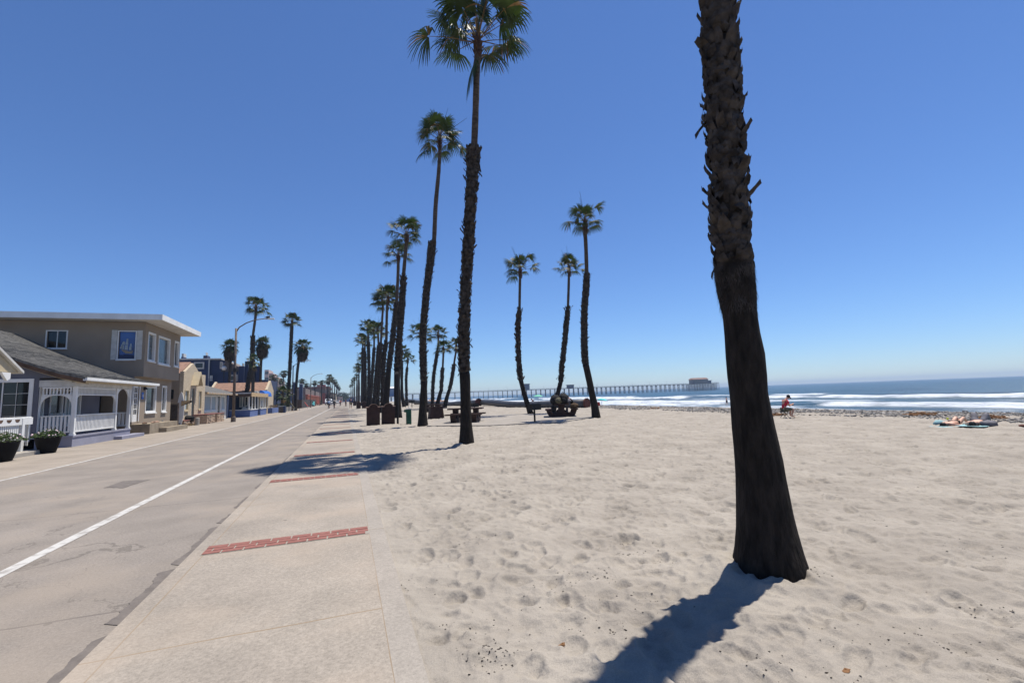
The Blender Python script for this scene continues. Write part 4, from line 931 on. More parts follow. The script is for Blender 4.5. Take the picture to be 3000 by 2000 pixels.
# beams
b = MB(); b.box(PX-.14, PX-.01, PY0+.01, PY1, 2.522, 2.70); b.box(-12.05, PX-.142, PY0+.01, PY0+.12, 2.522, 2.80); b.build('beam', 'old_white', A)
def frieze(front=True):
    b = MB()
    if front:
        b.box(PX-.11, PX-.04, P1+.07, P2-.07, 2.455, 2.51); b.box(PX-.11, PX-.04, P1+.07, P2-.07, 2.16, 2.21)
        for k in range(31): y = P1+.11+k*(P2-P1-.2)/30; b.box(PX-.09, PX-.06, y-.022, y+.022, 2.212, 2.453)
    else:
        x0, x1 = -11.9, PX-.15
        b.box(x0, x1, PY0+.03, PY0+.1, 2.455, 2.51); b.box(x0, x1, PY0+.03, PY0+.1, 2.16, 2.21)
        for k in range(9): x = x0+.03+k*(x1-x0-.06)/8; b.box(x-.022, x+.022, PY0+.05, PY0+.08, 2.212, 2.453)
    b.build('frieze', 'white_paint', A)
frieze(True); frieze(False)
def bracket(axis, c, s, z, r, t0, t1, a=None):
    # quarter-round corner bracket; c = corner coordinate along the opening, s=+1/-1 direction into the opening
    b = MB(); arc = [(c+s*(r-r*math.sin(q)), z-(r-r*math.cos(q))) for q in np.linspace(0, math.pi/2, 9)]
    poly = [(c, z)]+arc if s > 0 else [(c, z)]+arc
    b.prism([(c, z), (c+s*r, z)]+[(c+s*(r-r*math.sin(q)), z-r+r*math.cos(q)) for q in np.linspace(0, math.pi/2, 9)][1:], t0, t1, axis); b.build('bracket', 'white_paint', A)
bracket('X', P1+.065, 1, 2.155, .38, PX-.1, PX-.05); bracket('X', P2-.065, -1, 2.155, .38, PX-.1, PX-.05)
bracket('X', P2+.065, 1, 2.51, .66, PX-.1, PX-.05); bracket('X', P3-.065, -1, 2.51, .66, PX-.1, PX-.05)
bracket('Y', -11.915, 1, 2.155, .42, PY0+.04, PY0+.08); bracket('Y', PX-.135, -1, 2.155, .42, PY0+.04, PY0+.08)
def railing_y(x, ya, yb, zt=1.33, zb=.60, nb=None):
    b = MB(); b.box(x-.10, x+.0, ya, yb, zt-.045, zt); b.box(x-.08, x-.03, ya, yb, zb, zb+.06); nb = nb or int((yb-ya)/.118)
    for k in range(nb): y = ya+(k+.5)*(yb-ya)/nb; b.box(x-.075, x-.035, y-.03, y+.03, zb+.062, zt-.047)
    return b.build('railing', 'white_paint', A)
railing_y(PX-.01, P1+.07, P2-.07)
b = MB(); b.box(-11.9, PX-.14, PY0+.02, PY0+.1, 1.285, 1.33); b.box(-11.9, PX-.14, PY0+.03, PY0+.08, .6, .66)
for k in range(8): x = -11.84+k*.128; b.box(x-.032, x+.032, PY0+.035, PY0+.075, .662, 1.283)
b.build('railing', 'white_paint', A)
# side gate at the far end of the porch
b = MB(); b.box(-12.8, PX-.02, PY1-.09, PY1-.04, 1.26, 1.33); b.box(-12.8, PX-.02, PY1-.09, PY1-.04, .6, .67)
for k in range(12): x = -12.7+k*.16; b.box(x-.05, x+.05, PY1-.085, PY1-.045, .672, 1.258)
b.build('railing', 'white_paint', A)
# doors and windows of the cottage
w = win_y(A, PY0, slx0, slx1, slz0, slz1, muntin=(.48,), sill=False, name='sliding_door', fw=.14)
b = MB(); xm = slx0+(slx1-slx0)*.5
for t in (.5,): b.box(xm+(slx1-xm)*t-.01, xm+(slx1-xm)*t+.01, PY0+.035, PY0+.05, slz0, slz1)
for t in (.2, .4, .6, .8): z = slz0+(slz1-slz0)*t; b.box(xm+.02, slx1, PY0+.037, PY0+.052, z-.01, z+.01)
b.build('glazing_bar', 'old_white', w)
win_x(A, HW, 25.0, 26.9, .5, 2.55, muntin=(.5,), sill=False, name='patio_door', glass='glass_dark')
d_ = win_x(A, HW, 27.5, 28.4, .45, 2.5, sill=False, name='screen_door', glass='glass_dark')
b = MB(); b.box(HW-.06, HW+.0, 27.55, 28.35, 1.05, 1.13); b.box(HW-.06, HW, 27.55, 28.35, .5, .62); b.build('rail', 'white_paint', d_)
ww = win_x(A, HW, 28.75, 30.0, .9, 2.45, muntin=(.33, .66), glass='curtain')
# hanging lantern and deck chair on the porch
o = thing('porch_lantern', (-11.8, 26.6, 2.8), 'small dark hanging lamp under the cottage porch roof', 'lamp'); b = MB(); b.tube([(-11.8, 26.6, 2.8), (-11.8, 26.6, 2.42)], .008, 5); b.build('chain', 'dark_metal', o)
b = MB(); b.lathe([(.03, .12), (.14, .02), (.15, 0), (.03, 0)], (-11.8, 26.6, 2.3), 10); b.build('lamp_shade', 'dark_metal', o)
o = thing('porch_chair', (-12.0, 25.6, .47), 'white plastic armchair behind the porch railing', 'chair')
b = MB(); b.box(-12.25, -11.75, 25.35, 25.85, .86, .90); b.build('seat', 'white_paint', o)
b = MB(); b.prism([(25.86, .9), (25.93, .9), (26.05, 1.38), (25.98, 1.42)], -12.25, -11.75, 'X'); b.build('backrest', 'white_paint', o)
for sx in (-12.23, -11.82):
    for sy in (25.36, 25.8): b = MB(); b.box(sx, sx+.05, sy, sy+.05, .47, .858); b.build('leg', 'white_paint', o)
# front step
o = MB(); o.box(-10.95, -10.45, 28.3, 31.0, -.04, .17); tag(o.build('porch_step', 'lavender_slab', bevel=.015), 'long lavender concrete step in front of the cottage porch', 'step')

# ---- neighbour's porch roof and deck rail at the left edge
NB = thing('neighbour_cottage', (-13, 19, 0), 'cream gabled cottage at the left edge of the view, only its porch gable corner seen', 'house')
b = MB(); ey, ez = 21.25, 2.90; ay, az = 17.9, 4.75
b.prism([(ey, ez), (ay, az), (14.55, ez)], -14.5, -10.95, 'X'); b.build('gable_wall', 'cream_trim', NB)
b = MB()
for s in (1, -1):
    e = ay+s*(ey-ay)*1.03; ze = ez-.05
    b.hexa([(-14.5, ay, az+.03), (-10.85, ay, az+.03), (-10.85, e, ze+.03), (-14.5, e, ze+.03), (-14.5, ay, az+.13), (-10.85, ay, az+.13), (-10.85, e, ze+.12), (-14.5, e, ze+.12)])
b.build('roof', 'old_white', NB)
b = MB(); b.box(-14.4, -13.0, 14.7, 21.0, -.05, 2.88); b.build('wall', 'cream_trim', NB)
b = MB(); b.prism([(20.3, 2.88), (20.75, 2.88), (20.75, 2.68), (20.6, 2.6)], -10.98, -10.9, 'X'); b.build('bracket', 'white_paint', NB)
for yv in (15.2, 20.2): b = MB(); b.box(-11.15, -11.02, yv, yv+.13, 0, 2.89); b.build('post', 'white_paint', NB)
FX = -10.9
o = thing('planter_fence', (FX, 20, 0), 'white slatted deck fence with flower pot holes in its top rail at the left edge', 'fence')
b = MB()
ya, yb = 14.0, 21.55
for k in range(int((yb-ya)/.105)):
    y = ya+k*.105; b.box(FX-.045, FX-.01, y, y+.065, .3, 1.07)
b.build('slat_panel', 'white_paint', o)
b = MB(); b.box(FX-.01, FX+.03, ya, yb+.55, 1.07, 1.32)
b.box(FX-.20, FX-.012, ya, yb+.55, 1.30, 1.345); b.build('top_rail', 'white_paint', o)
b = MB()
for k in range(9):
    y = 21.25-k*.43
    b.prism([(y+.13*math.cos(q), 1.27-.11*math.sin(q)) for q in np.linspace(0, math.pi, 9)], FX+.031, FX+.034, 'X')
b.build('pot_notch', 'wood_dark', o)
for y in (15.5, 17.6, 19.7, 21.5): b = MB(); b.box(FX-.07, FX+.05, y, y+.13, .12, 1.30); b.build('post', 'white_paint', o)
b = MB(); b.box(-11.7, FX-.05, 22.05, 22.1, 1.07, 1.30)
for k in range(7): x = -11.65+k*.105; b.box(x, x+.06, 22.055, 22.09, .3, 1.068)
b.build('return_panel', 'white_paint', o)
b = MB(); b.box(-12.9, FX, 14.0, 22.1, .0, .12); b.build('deck', 'concrete', o)
o = MB(); o.box(-11.0, -10.42, 19.2, 21.75, -.04, .14); tag(o.build('entry_step', 'concrete', bevel=.015), 'low pale concrete step between the two black flower pots', 'step')
# flower pots
def flower_pot(x, y, r, h, label, seed):
    rr = random.Random(seed); o = thing('flower_pot', (x, y, 0), label, 'flower pot', 'black pots of geraniums before the white fence')
    b = MB(); b.lathe([(r*.62, 0), (r*.66, .02), (r*.9, h*.6), (r, h*.93), (r*1.04, h), (r*.94, h), (r*.9, h*.9)], (x, y, 0), 24); b.build('pot', 'black_pot', o, smooth=True)
    b = MB(); b.blob((x, y, h*.93), r*.85, 10, 5, .1, (1, 1, .15)); b.build('soil', 'debris', o)
    b = MB()
    for k in range(900):
        a = rr.uniform(0, 6.28); q = rr.random()**.5*r*1.3; z = h+.26*(1-(q/(r*1.45))**2)*rr.uniform(.3, 1.15)-.06*max(0, q-r)*4
        p = Vector((x+q*math.cos(a), y+q*math.sin(a), z)); s = rr.uniform(.022, .05); u = Vector((rr.gauss(0, 1), rr.gauss(0, 1), rr.gauss(0, .5))).normalized()*s; w_ = Vector((rr.gauss(0, 1), rr.gauss(0, 1), rr.gauss(0, .5))).normalized()*s
        b.add([p-u, p-u*.2+w_*.7, p+u, p-u*.2-w_*.7], [(0, 1, 2, 3)])
    b.build('leaves', 'foliage', o)
    b = MB()
    for k in range(24):
        a = rr.uniform(0, 6.28); q = rr.random()**.5*r*1.3; z = h+.28*(1-(q/(r*1.5))**2)*rr.uniform(.75, 1.1)
        b.blob((x+q*math.cos(a), y+q*math.sin(a), z), rr.uniform(.018, .032), 6, 4, .25, (1, 1, .7))
    b.build('blossoms', 'flower_white', o)
flower_pot(-10.22, 19.3, .42, .62, 'larger black flower pot with white geraniums at the left edge', 4)
flower_pot(-10.32, 21.95, .36, .58, 'black flower pot of white geraniums between low step and cottage porch', 5)

# ---- tan two-storey house
B = thing('two_storey_house', (-15, 36, 0), 'tan stucco two storey house with overhanging upper floor and flat white roof edge', 'house')
UX, LXW = -11.35, -11.77; BY0, BY1 = 33.05, 39.2
def Yh(x, y): return yz(x, y, UX)[0]
up = []   # upper street windows
for (xa, ta, ba, xb, tb, bb) in [(436, 975, 1054, 451, 978, 1057), (466, 986, 1063, 494, 993, 1068), (513, 1001, 1071, 521, 1003, 1073)]:
    ya, za = yz(xa, ta, UX); y_b, zb = yz(xb, bb, UX); up.append((ya, y_b, yz(xa, ba, UX)[1], za))
lo_ = [(yz(429, 1130, LXW)[0], yz(457, 1130, LXW)[0], yz(429, 1205, LXW)[1], yz(429, 1133, LXW)[1]), (yz(476, 1135, LXW)[0], yz(487, 1135, LXW)[0], yz(476, 1203, LXW)[1], yz(476, 1133, LXW)[1])]
dy0, dy1 = yz(392, 1130, LXW)[0], yz(409, 1130, LXW)[0]; dz0, dz1 = .72, yz(400, 1130, LXW)[1]
wy = [(xz(137, 1000, BY0)[0], xz(194, 1000, BY0)[0], xz(137, 1018, BY0)[1], xz(137, 970, BY0)[1]), (xz(348, 1000, BY0)[0], xz(397, 1000, BY0)[0], xz(348, 1051, BY0)[1], xz(348, 971, BY0)[1])]
b = MB(); wall_with_holes_x(b, UX, .2, BY0, BY1, 3.41, 6.62, up); b.build('upper_street_wall', 'tan_stucco', B)
b = MB(); wall_with_holes_y(b, BY0+.001, .2, -24, UX-.201, 3.41, 6.62, wy); b.box(-24, UX-.2, BY1-.2, BY1-.001, 3.41, 6.62); b.box(-24, -23.8, BY0+.2, BY1-.2, 0, 6.62); b.build('upper_side_wall', 'tan_stucco', B)
b = MB(); b.box(-24, UX-.003, BY0+.003, BY1-.003, 3.36, 3.409); b.build('overhang_floor', 'tan_stucco', B)
b = MB(); wall_with_holes_x(b, LXW, .2, BY0+.05, BY1, -.06, 3.36, lo_+[(dy0, dy1, dz0, dz1)]); b.box(-24, LXW-.2, BY0+.05, BY0+.25, -.06, 3.36); b.box(-24, LXW-.2, BY1-.2, BY1-.001, -.06, 3.36); b.build('lower_wall', 'tan_stucco', B)
rz = 6.63
b = MB(); rc = [(-10.25, 32.15), (-10.25, 39.75), (-24.4, 39.75), (-24.4, 32.15)]
b.prism(rc, rz+.26, rz+.31, 'Z'); b.build('roof', 'old_white', B)
b = MB(); b.box(-10.29, -10.24, 32.1, 39.8, rz, rz+.33); b.box(-24.4, -10.291, 32.1, 32.15, rz, rz+.33); b.box(-24.4, -10.291, 39.75, 39.8, rz, rz+.33); b.build('fascia', 'white_paint', B)
b = MB()
for y in np.linspace(32.2, 38.0, 4): b.box(-24.3, -10.3, float(y), float(y)+1.86, rz+.01, rz+.05)
b.build('soffit', 'old_white', B)
for (ya, y_b, za, zb) in up: win_x(B, UX, ya, y_b, za, zb, fw=.07, glass='glass_grey' if y_b-ya > 1 else 'glass_dark', recess=.12)
for (ya, y_b, za, zb) in lo_: win_x(B, LXW, ya, y_b, za, zb, fw=.08, recess=.10, glass='glass_dark', muntin=())
win_y(B, BY0, *wy[0], muntin=(.5,), glass='glass_dark', fw=.06)
sw_ = win_y(B, BY0, *wy[1], glass='glass_blue', fw=.06)
for k, (s0, s1) in enumerate([(wy[1][0]-.34, wy[1][0]-.08), (wy[1][1]+.08, wy[1][1]+.34)]):
    b = MB(); b.box(s0, s1, BY0-.04, BY0-.001, wy[1][2]-.05, wy[1][3]+.08)
    for q in range(18): z = wy[1][2]+.02+q*(wy[1][3]-wy[1][2])/18; b.box(s0+.03, s1-.03, BY0-.055, BY0-.041, z, z+.05)
    b.build('shutter', 'old_white', B)
# stained glass: sailing ship on blue
x0, x1, z0, z1 = wy[1]; W_ = x1-x0; H_ = z1-z0; yg = BY0+.062
def sg(poly, m, dy=0): b = MB(); b.prism([(x0+W_*u, z0+H_*v) for u, v in poly], yg-dy, yg-dy+.004); b.build('stained_glass', m, sw_)
sg([(.0, 0), (1, 0), (1, .12), (.8, .15), (.5, .17), (.2, .14), (0, .18)], 'navy')
sg([(.12, .34), (.42, .20), (.8, .19), (.86, .30), (.6, .28), (.38, .33)], 'step_concrete', .002)
for u, v, w_, h_ in [(.24, .36, .16, .14), (.28, .52, .12, .12), (.45, .34, .2, .16), (.46, .52, .17, .12), (.48, .65, .12, .09), (.68, .33, .16, .12), (.7, .46, .12, .1)]:
    sg([(u-w_/2, v), (u+w_/2, v-.01), (u+w_*.42, v+h_), (u-w_*.38, v+h_)], 'curtain', .003)
sg([(.05, .38), (.2, .36), (.24, .66)], 'curtain', .003)
for t in (.0, .96): b = MB(); b.box(x0+W_*t, x0+W_*(t+.04), yg-.004, yg, z0, z1); b.build('stained_glass', 'navy', sw_)
# door with panes
b = MB(); D = LXW-.05; b.box(D-.04, D, dy0, dy0+.1, dz0, dz1); b.box(D-.04, D, dy1-.1, dy1, dz0, dz1); b.box(D-.04, D, dy0+.1, dy1-.1, dz1-.1, dz1); b.box(D-.04, D, dy0+.1, dy1-.1, dz0, dz0+.42)
for k in range(1, 5): z = dz0+.42+(dz1-.1-dz0-.42)*k/5; b.box(D-.035, D-.005, dy0+.1, dy1-.1, z-.02, z+.02)
for k in (1, 2): y = dy0+.1+(dy1-dy0-.2)*k/3; b.box(D-.034, D-.006, y-.015, y+.015, dz0+.42, dz1-.1)
dr = b.build('door', 'white_paint', B)
b = MB(); b.box(D-.06, D-.045, dy0+.01, dy1-.01, dz0+.01, dz1-.01); b.build('pane', 'glass_dark', dr)
b = MB(); b.box(LXW+.001, LXW+.03, dy0-.07, dy0, dz0, dz1+.07); b.box(LXW+.001, LXW+.03, dy1, dy1+.07, dz0, dz1+.07); b.box(LXW+.001, LXW+.03, dy0, dy1, dz1, dz1+.07); b.build('door_frame', 'white_paint', B)
b = MB(); p = (LXW+.08, *yz(422, 1139, LXW)); b.lathe([(.03, .12), (.10, .04), (.12, -.04), (.03, -.05)], p, 8); b.box(LXW+.0, LXW+.06, p[1]-.04, p[1]+.04, p[2]-.08, p[2]+.14); b.build('wall_lamp', 'dark_metal', B)
ny, nz = yz(417, 1159, LXW); b = MB(); b.box(LXW+.001, LXW+.025, ny-.13, ny+.13, nz-.21, nz+.21); pl = b.build('number_plate', 'awning_blue', B)
def text_on_x(s, y, z, X, size, m, parent):
    c = bpy.data.curves.new('digits', 'FONT'); c.body = s; c.size = size; c.align_x = 'CENTER'; c.align_y = 'CENTER'; c.extrude = .003
    t_ = bpy.data.objects.new('digits', c); col.objects.link(t_); me = bpy.data.meshes.new_from_object(t_); bpy.data.objects.remove(t_); me.materials.clear(); me.materials.append(MT[m])
    o = bpy.data.objects.new('digits', me); col.objects.link(o)
    off = Vector((0, 0, 0)); q = parent
    while q is not None: off += Vector(q.location); q = q.parent
    o.parent = parent; o.location = Vector((X, y, z))-off; o.rotation_euler = (R_(90), 0, R_(90)); return o
text_on_x('10', ny+.01, nz, LXW+.028, .24, 'white_paint', pl)
b = MB(); vy, vz = yz(475, 1235, LXW); b.box(LXW+.001, LXW+.02, vy-.15, vy+.15, vz-.09, vz+.09); b.build('vent', 'glass_grey', B)
# front steps
s_ = thing('entry_steps', (-11.3, 35, 0), 'two tier tan concrete steps under the door of the two storey house', 'steps')
b = MB(); b.box(LXW+.004, -10.75, 32.6, 37.3, -.05, .58); b.build('landing', 'step_concrete', s_)
b = MB(); b.box(-10.748, -10.35, 34.0, 38.0, -.05, .27); b.build('lower_step', 'step_concrete', s_)
for i, (x, y, l) in enumerate([(-11.2, 33.2, 'flat brown driftwood piece at the near end of the entry landing'), (-11.0, 33.9, 'tan driftwood piece on the middle of the entry landing'), (-11.1, 34.7, 'pale stone by the door on the entry landing')]):
    b = MB(); b.blob((x, y, .62), .2, 8, 4, .3, (.6, 1.3, .3)); tag(b.build('driftwood', 'cap_tan' if i else 'wood_dark'), l, 'driftwood')
# corrugated gate, boards, grill
gy0, gy1 = 40.3, 41.7
gx0 = xz(494, 1190, 40.2)[0]; gx1 = xz(522, 1190, 40.2)[0]
o = thing('side_gate', (gx0, 40.2, 0), 'grey green corrugated gate beside the two storey house', 'gate'); b = MB(); n = 40
pf = [(gx0+(gx1-gx0)*i/n, 40.2+.03*math.sin(i*1.57)) for i in range(n+1)]
b.prism(pf+[(x, y+.012) for x, y in reversed(pf)], .05, 1.78, 'Z'); b.build('panel', 'pole_metal', o)
b = MB(); b.box(gx0-.02, gx0+.06, 40.26, 40.33, 0, 1.8); b.box(gx1-.06, gx1+.02, 40.26, 40.33, 0, 1.8); b.build('frame', 'wood_dark', o)
sp_ = onY(527, 1240, 40.9); o = thing('surfboard', (sp_[0], sp_[1], 0), 'white surfboard standing upright by the corrugated gate', 'surfboard')
b = MB(); pts = [(.22*math.sin(math.pi*min(1, max(0, t)))**.6*(1 if t < .7 else 1), t*2.55) for t in np.linspace(0, 1, 18)]
b.prism([(sp_[0]+x, z+.06) for x, z in pts]+[(sp_[0]-x, z+.06) for x, z in reversed(pts[1:-1])], 40.9, 40.96, 'Y'); b.build('board', 'white_paint', o)
b = MB(); b.prism([(sp_[0]+.01, .06), (sp_[0]+.02, .3), (sp_[0]+.0, .3)], 40.82, 40.9, 'Y'); b.build('fin', 'dark_metal', o)
wp = onY(529, 1172, 40.7); o = thing('board_tail_sign', (wp[0], wp[1], 1.7), 'tan board nose with dark rim mounted sideways on the upright surfboard', 'board')
def lens(b, k, y0, y1): b.prism([(wp[0]+.05, 1.72-.16*k), (wp[0]+.62*k, 1.86-.05*k), (wp[0]+.66*k, 1.92), (wp[0]+.4, 1.92+.02*k), (wp[0]+.05, 1.88+.05*k)], y0, y1)
b = MB(); lens(b, 1.12, 40.72, 40.76); b.build('rim', 'debris', o); b = MB(); lens(b, .92, 40.70, 40.719); b.build('face', 'wood_tan', o)
kp = onZ(547, 1246); o = thing('kettle_grill', (kp[0], kp[1], 0), 'low black kettle fire bowl with lid before the cream house', 'grill')
b = MB(); b.lathe([(.3, .25), (.46, .3), (.5, .52), (.5, .56)], (kp[0], kp[1], 0), 18); b.build('bowl', 'dark_metal', o, smooth=True)
b = MB(); b.lathe([(.51, .57), (.5, .62), (.4, .72), (.2, .78), (.03, .79)], (kp[0], kp[1], 0), 18); b.build('lid', 'black_pot', o, smooth=True)
for k in range(3): a = k*2.1; b = MB(); b.tube([(kp[0]+.35*math.cos(a), kp[1]+.35*math.sin(a), 0), (kp[0]+.3*math.cos(a), kp[1]+.3*math.sin(a), .3)], .02, 6); b.build('leg', 'dark_metal', o)
bp_ = onZ(577, 1245); b = MB(); b.lathe([(.17, -.02), (.17, .55), (.15, .6), (.05, .61)], (bp_[0], bp_[1], 0), 16); tag(b.build('bollard', 'concrete', smooth=False), 'short round concrete bollard beside the black fire bowl', 'bollard')
# ice plant mat (many low leaves)
c0 = onZ(538, 1248); b = MB(); rr = random.Random(3)
for k in range(1700):
    a = rr.uniform(0, 6.28); q = rr.random()**.5; x = c0[0]+q*math.cos(a)*.45; y = c0[1]+q*math.sin(a)*2.5; z = .16*(1-q*q)+rr.uniform(0, .04); s = rr.uniform(.03, .06)
    p = Vector((x, y, z)); u = Vector((rr.gauss(0, 1), rr.gauss(0, 1), rr.gauss(0, .8))).normalized()*s; w_ = Vector((rr.gauss(0, 1), rr.gauss(0, 1), rr.gauss(0, .8))).normalized()*s*.5; b.add([p-u, p+w_, p+u, p-w_], [(0, 1, 2, 3)])
tag(b.build('ice_plant', 'ice_plant'), 'reddish ice plant mat at the foot of the corrugated gate', 'ground cover', kind='stuff')

# ---- cream stucco house with stepped parapet
CX, CY0, CY1 = -12.0, 42.6, 48.5
C_ = thing('cream_stucco_house', (-14, 45, 0), 'rough cream stucco house with stepped parapet and tiny gabled door hood', 'house')
w1 = (*[yz(x, 1150, CX)[0] for x in (542, 552)], yz(545, 1200, CX)[1], yz(545, 1144, CX)[1])
dd = (*[yz(x, 1150, CX)[0] for x in (563, 570.5)], .1, yz(565, 1138, CX)[1])
w2 = (*[yz(x, 1150, CX)[0] for x in (583, 590)], yz(586, 1197, CX)[1], yz(586, 1146, CX)[1])
b = MB(); wall_with_holes_x(b, CX, .25, CY0, CY1, -.05, 4.1, [w1, dd, w2])
b.box(CX-.25, CX, CY0, CY0+1.5, 4.1, 4.25); b.box(CX-.25, CX, CY1-1.0, CY1, 4.1, 4.25); b.build('facade', 'cream_stucco', C_)
b = MB(); b.box(-22, CX-.25, CY0, CY0+.25, -.05, 4.1); b.box(-22, CX-.25, CY1-.25, CY1, -.05, 4.1); b.build('side_wall', 'tan_stucco', C_)
b = MB(); b.box(-22, CX-.26, CY0+.25, CY1-.25, 3.7, 3.8); b.build('roof', 'brown_roof', C_)
for w in (w1, w2): win_x(C_, CX, *w, frame='cream_trim', fw=.08, glass='curtain', recess=.1)
b = MB(); b.box(CX-.12, CX-.08, dd[0], dd[1], dd[2], dd[3]); b.build('door', 'glass_grey', C_)
hy = (dd[0]+dd[1])/2; b = MB(); hz = dd[3]+.25
b.prism([(hy-.8, hz), (hy, hz+1.15), (hy+.8, hz), (hy+.66, hz-.02), (hy, hz+.9), (hy-.66, hz-.02)], CX+.002, CX+.5, 'X'); b.build('door_hood', 'cream_trim', C_)
# dark window of the side wall
b = MB(); sx = [xz(x, 1165, CY0)[0] for x in (497, 508)]; b.box(sx[0], sx[1], CY0-.02, CY0-.001, xz(500, 1169, CY0)[1], xz(500, 1141, CY0)[1]); b.build('window', 'glass_dark', C_)
# brown gabled house behind it
G2 = thing('gabled_house', (-17, 50, 0), 'cream gabled house with brown shingle roof behind the parapet house', 'house')
gy = 47.5; pA_ = onX(588/1, 1063, -15.0)
ap = yz(567, 1064, -15.0); e1 = yz(590, 1102, -15.0); hw_ = abs(e1[0]-ap[0])
b = MB(); b.prism([(ap[0]-hw_, e1[1]-1.5), (ap[0]-hw_, e1[1]), (ap[0], ap[1]), (ap[0]+hw_, e1[1]), (ap[0]+hw_, e1[1]-1.5)], -23, -15, 'X'); b.build('gable_wall', 'cream_stucco', G2)
b = MB()
for s in (-1, 1): b.hexa([(-23.2, ap[0], ap[1]+.02), (-15.25, ap[0], ap[1]+.02), (-15.25, ap[0]+s*hw_*1.06, e1[1]-.1), (-23.2, ap[0]+s*hw_*1.06, e1[1]-.1), (-23.2, ap[0], ap[1]+.14), (-15.25, ap[0], ap[1]+.14), (-15.25, ap[0]+s*hw_*1.06, e1[1]+.02), (-23.2, ap[0]+s*hw_*1.06, e1[1]+.02)])
b.build('roof', 'brown_roof', G2)
b = MB(); b.prism([(ap[0]+.45*math.cos(q), ap[1]-2.4+.9*math.sin(q)) for q in np.linspace(0, math.pi, 9)], -14.998, -14.96, 'X'); b.build('window', 'glass_dark', G2)
b = MB(); b.box(-22.5, -15.5, ap[0]-hw_, ap[0]+hw_, 0, e1[1]-1.5); b.build('wall', 'tan_stucco', G2)

# ---- flagstone planter walls
def planter_wall(ya, yb, z, label, X=-11.05):
    o = thing('planter_wall', (X, ya, 0), label, 'planter', 'stone faced planters before the window house'); b = MB(); rr = random.Random(int(ya)); b.box(X-1.0, X-.06, ya, yb, -.05, z-.06)
    q = 0
    while q < z-.1:
        h_ = rr.uniform(.07, .12); y = ya
        while y < yb-.02:
            w_ = rr.uniform(.25, .6); e_ = min(y+w_, yb); b.box(X-.06, X+rr.uniform(0, .05), y, e_-.015, q, q+h_-.012); y = e_
        y = X-1.0
        while y < X-.08:
            e_ = min(y+rr.uniform(.25, .5), X-.06); b.box(y, e_-.015, ya-rr.uniform(.01, .05), ya-.001, q, q+h_-.012); y = e_
        q += h_
    b.build('stone_face', 'flag_stone', o); b = MB(); b.box(X-1.04, X+.06, ya-.06, yb+.02, z-.058, z); b.build('coping', 'brick_red', o); return o
planter_wall(45.5, 47.9, .80, 'nearest flagstone planter with brick coping before the window house'); planter_wall(48.8, 51.3, .80, 'farther flagstone planter with brick coping before the window house')
planter_wall(41.9, 45.3, .45, 'low dark planter wall behind the black fire bowl', -11.7)

# ---- house of white windows with grey hip roof
D4 = thing('window_house', (-14, 55, 0), 'low house with wide white windows under a curved grey hip roof', 'house')
WX = -12.6; y0 = 49.2; y1 = 60.9
b = MB(); hol = [(49.9, 53.0, 1.04, 2.42), (53.3, 55.0, 1.04, 2.42), (55.6, 56.7, .1, 2.46), (57.2, 58.6, 1.04, 2.42)]
wall_with_holes_x(b, WX, .2, y0, 59.4, -.05, 2.7, hol); b.box(-20, WX-.2, y0, y0+.2, -.05, 2.7); b.build('wall', 'old_white', D4)
for i, h in enumerate(hol): win_x(D4, WX, *h, glass='glass_dark' if i == 2 else 'curtain', recess=.06, name='door' if i == 2 else 'window', sill=i != 2)
b = MB(); ez_, rzz = 2.74, 4.1
b.hexa([(WX+.7, y0-.3, ez_), (-20, y0-.3, ez_), (-20, y1+.5, ez_), (WX+.7, y1+.5, ez_), (-15.2, y0+1.2, rzz), (-20, y0+1.2, rzz), (-20, y1-5.5, rzz), (-15.2, y1-5.5, rzz)]); b.build('roof', 'shingle_grey', D4)
b = MB(); b.box(WX+.62, WX+.7, y0-.3, y1+.5, ez_-.16, ez_-.002); b.build('fascia', 'wood_tan', D4)
b = MB()
for k in range(20): y = y0+.2+k*.58; b.box(WX+.05, WX+.76, y, y+.08, ez_-.12, ez_-.01)
b.build('rafter_tails', 'white_paint', D4)
b = MB(); b.box(-20, -13.1, 60.2, 60.5, 0, 2.7); b.build('wall', 'navy', D4)

# ---- blue porch house
E_ = thing('blue_porch_house', (-13, 66, 0), 'blue house with tan roofed glazed porch and low blue street wall', 'house')
ex = -10.75; ya_ = yz(656, 1222, ex)[0]; 
EY0 = 62.3; EY1 = 74.1
b = MB(); nx_ = onY(645, 1215, EY0)[0]
EYm = 67.4; nx_ = -12.9
b.box(ex-.25, ex, EY0, EYm, -.05, .82); b.box(ex-.25, ex, EYm+1.9, EY1, -.05, .82); b.box(nx_, ex-.25, EY0, EY0+.25, -.05, .82); wl = b.build('low_wall', 'blue_wall', E_)
b = MB(); b.box(ex-.3, ex+.06, EY0-.05, EYm, .822, .89); b.box(ex-.3, ex+.06, EYm+1.9, EY1+.05, .822, .89); b.box(nx_, ex-.3, EY0-.05, EY0+.3, .822, .89); b.build('wall_cap', 'white_paint', E_)
b = MB(); b.box(-20, nx_-.6, EY0-1.2, EY1, -.05, 2.63); b.box(nx_-.59, nx_-.02, EY0-1.2, EY0-.1, -.05, 2.63); b.build('wall', 'navy', E_)
tz = 2.76
b = MB(); b.box(-13.9, ex+.15, EY0-.25, EY1+.25, tz-.02, tz+.12); b.build('roof', 'old_white', E_)
b = MB(); b.box(ex+.1, ex+.18, EY0-.3, EY1+.3, tz-.36, tz+.10); b.build('fascia', 'wood_tan', E_)
b = MB(); b.box(-13.9, ex+.098, EY0-.3, EY0-.22, tz-.36, tz-.03); b.build('fascia', 'wood_dark', E_)
for k in range(7):
    y = EY0+.1+k*(EY1-EY0-.2)/6; b = MB(); b.box(ex-.2, ex-.08, y-.06, y+.06, .89, tz-.03); b.build('post', 'white_paint', E_)
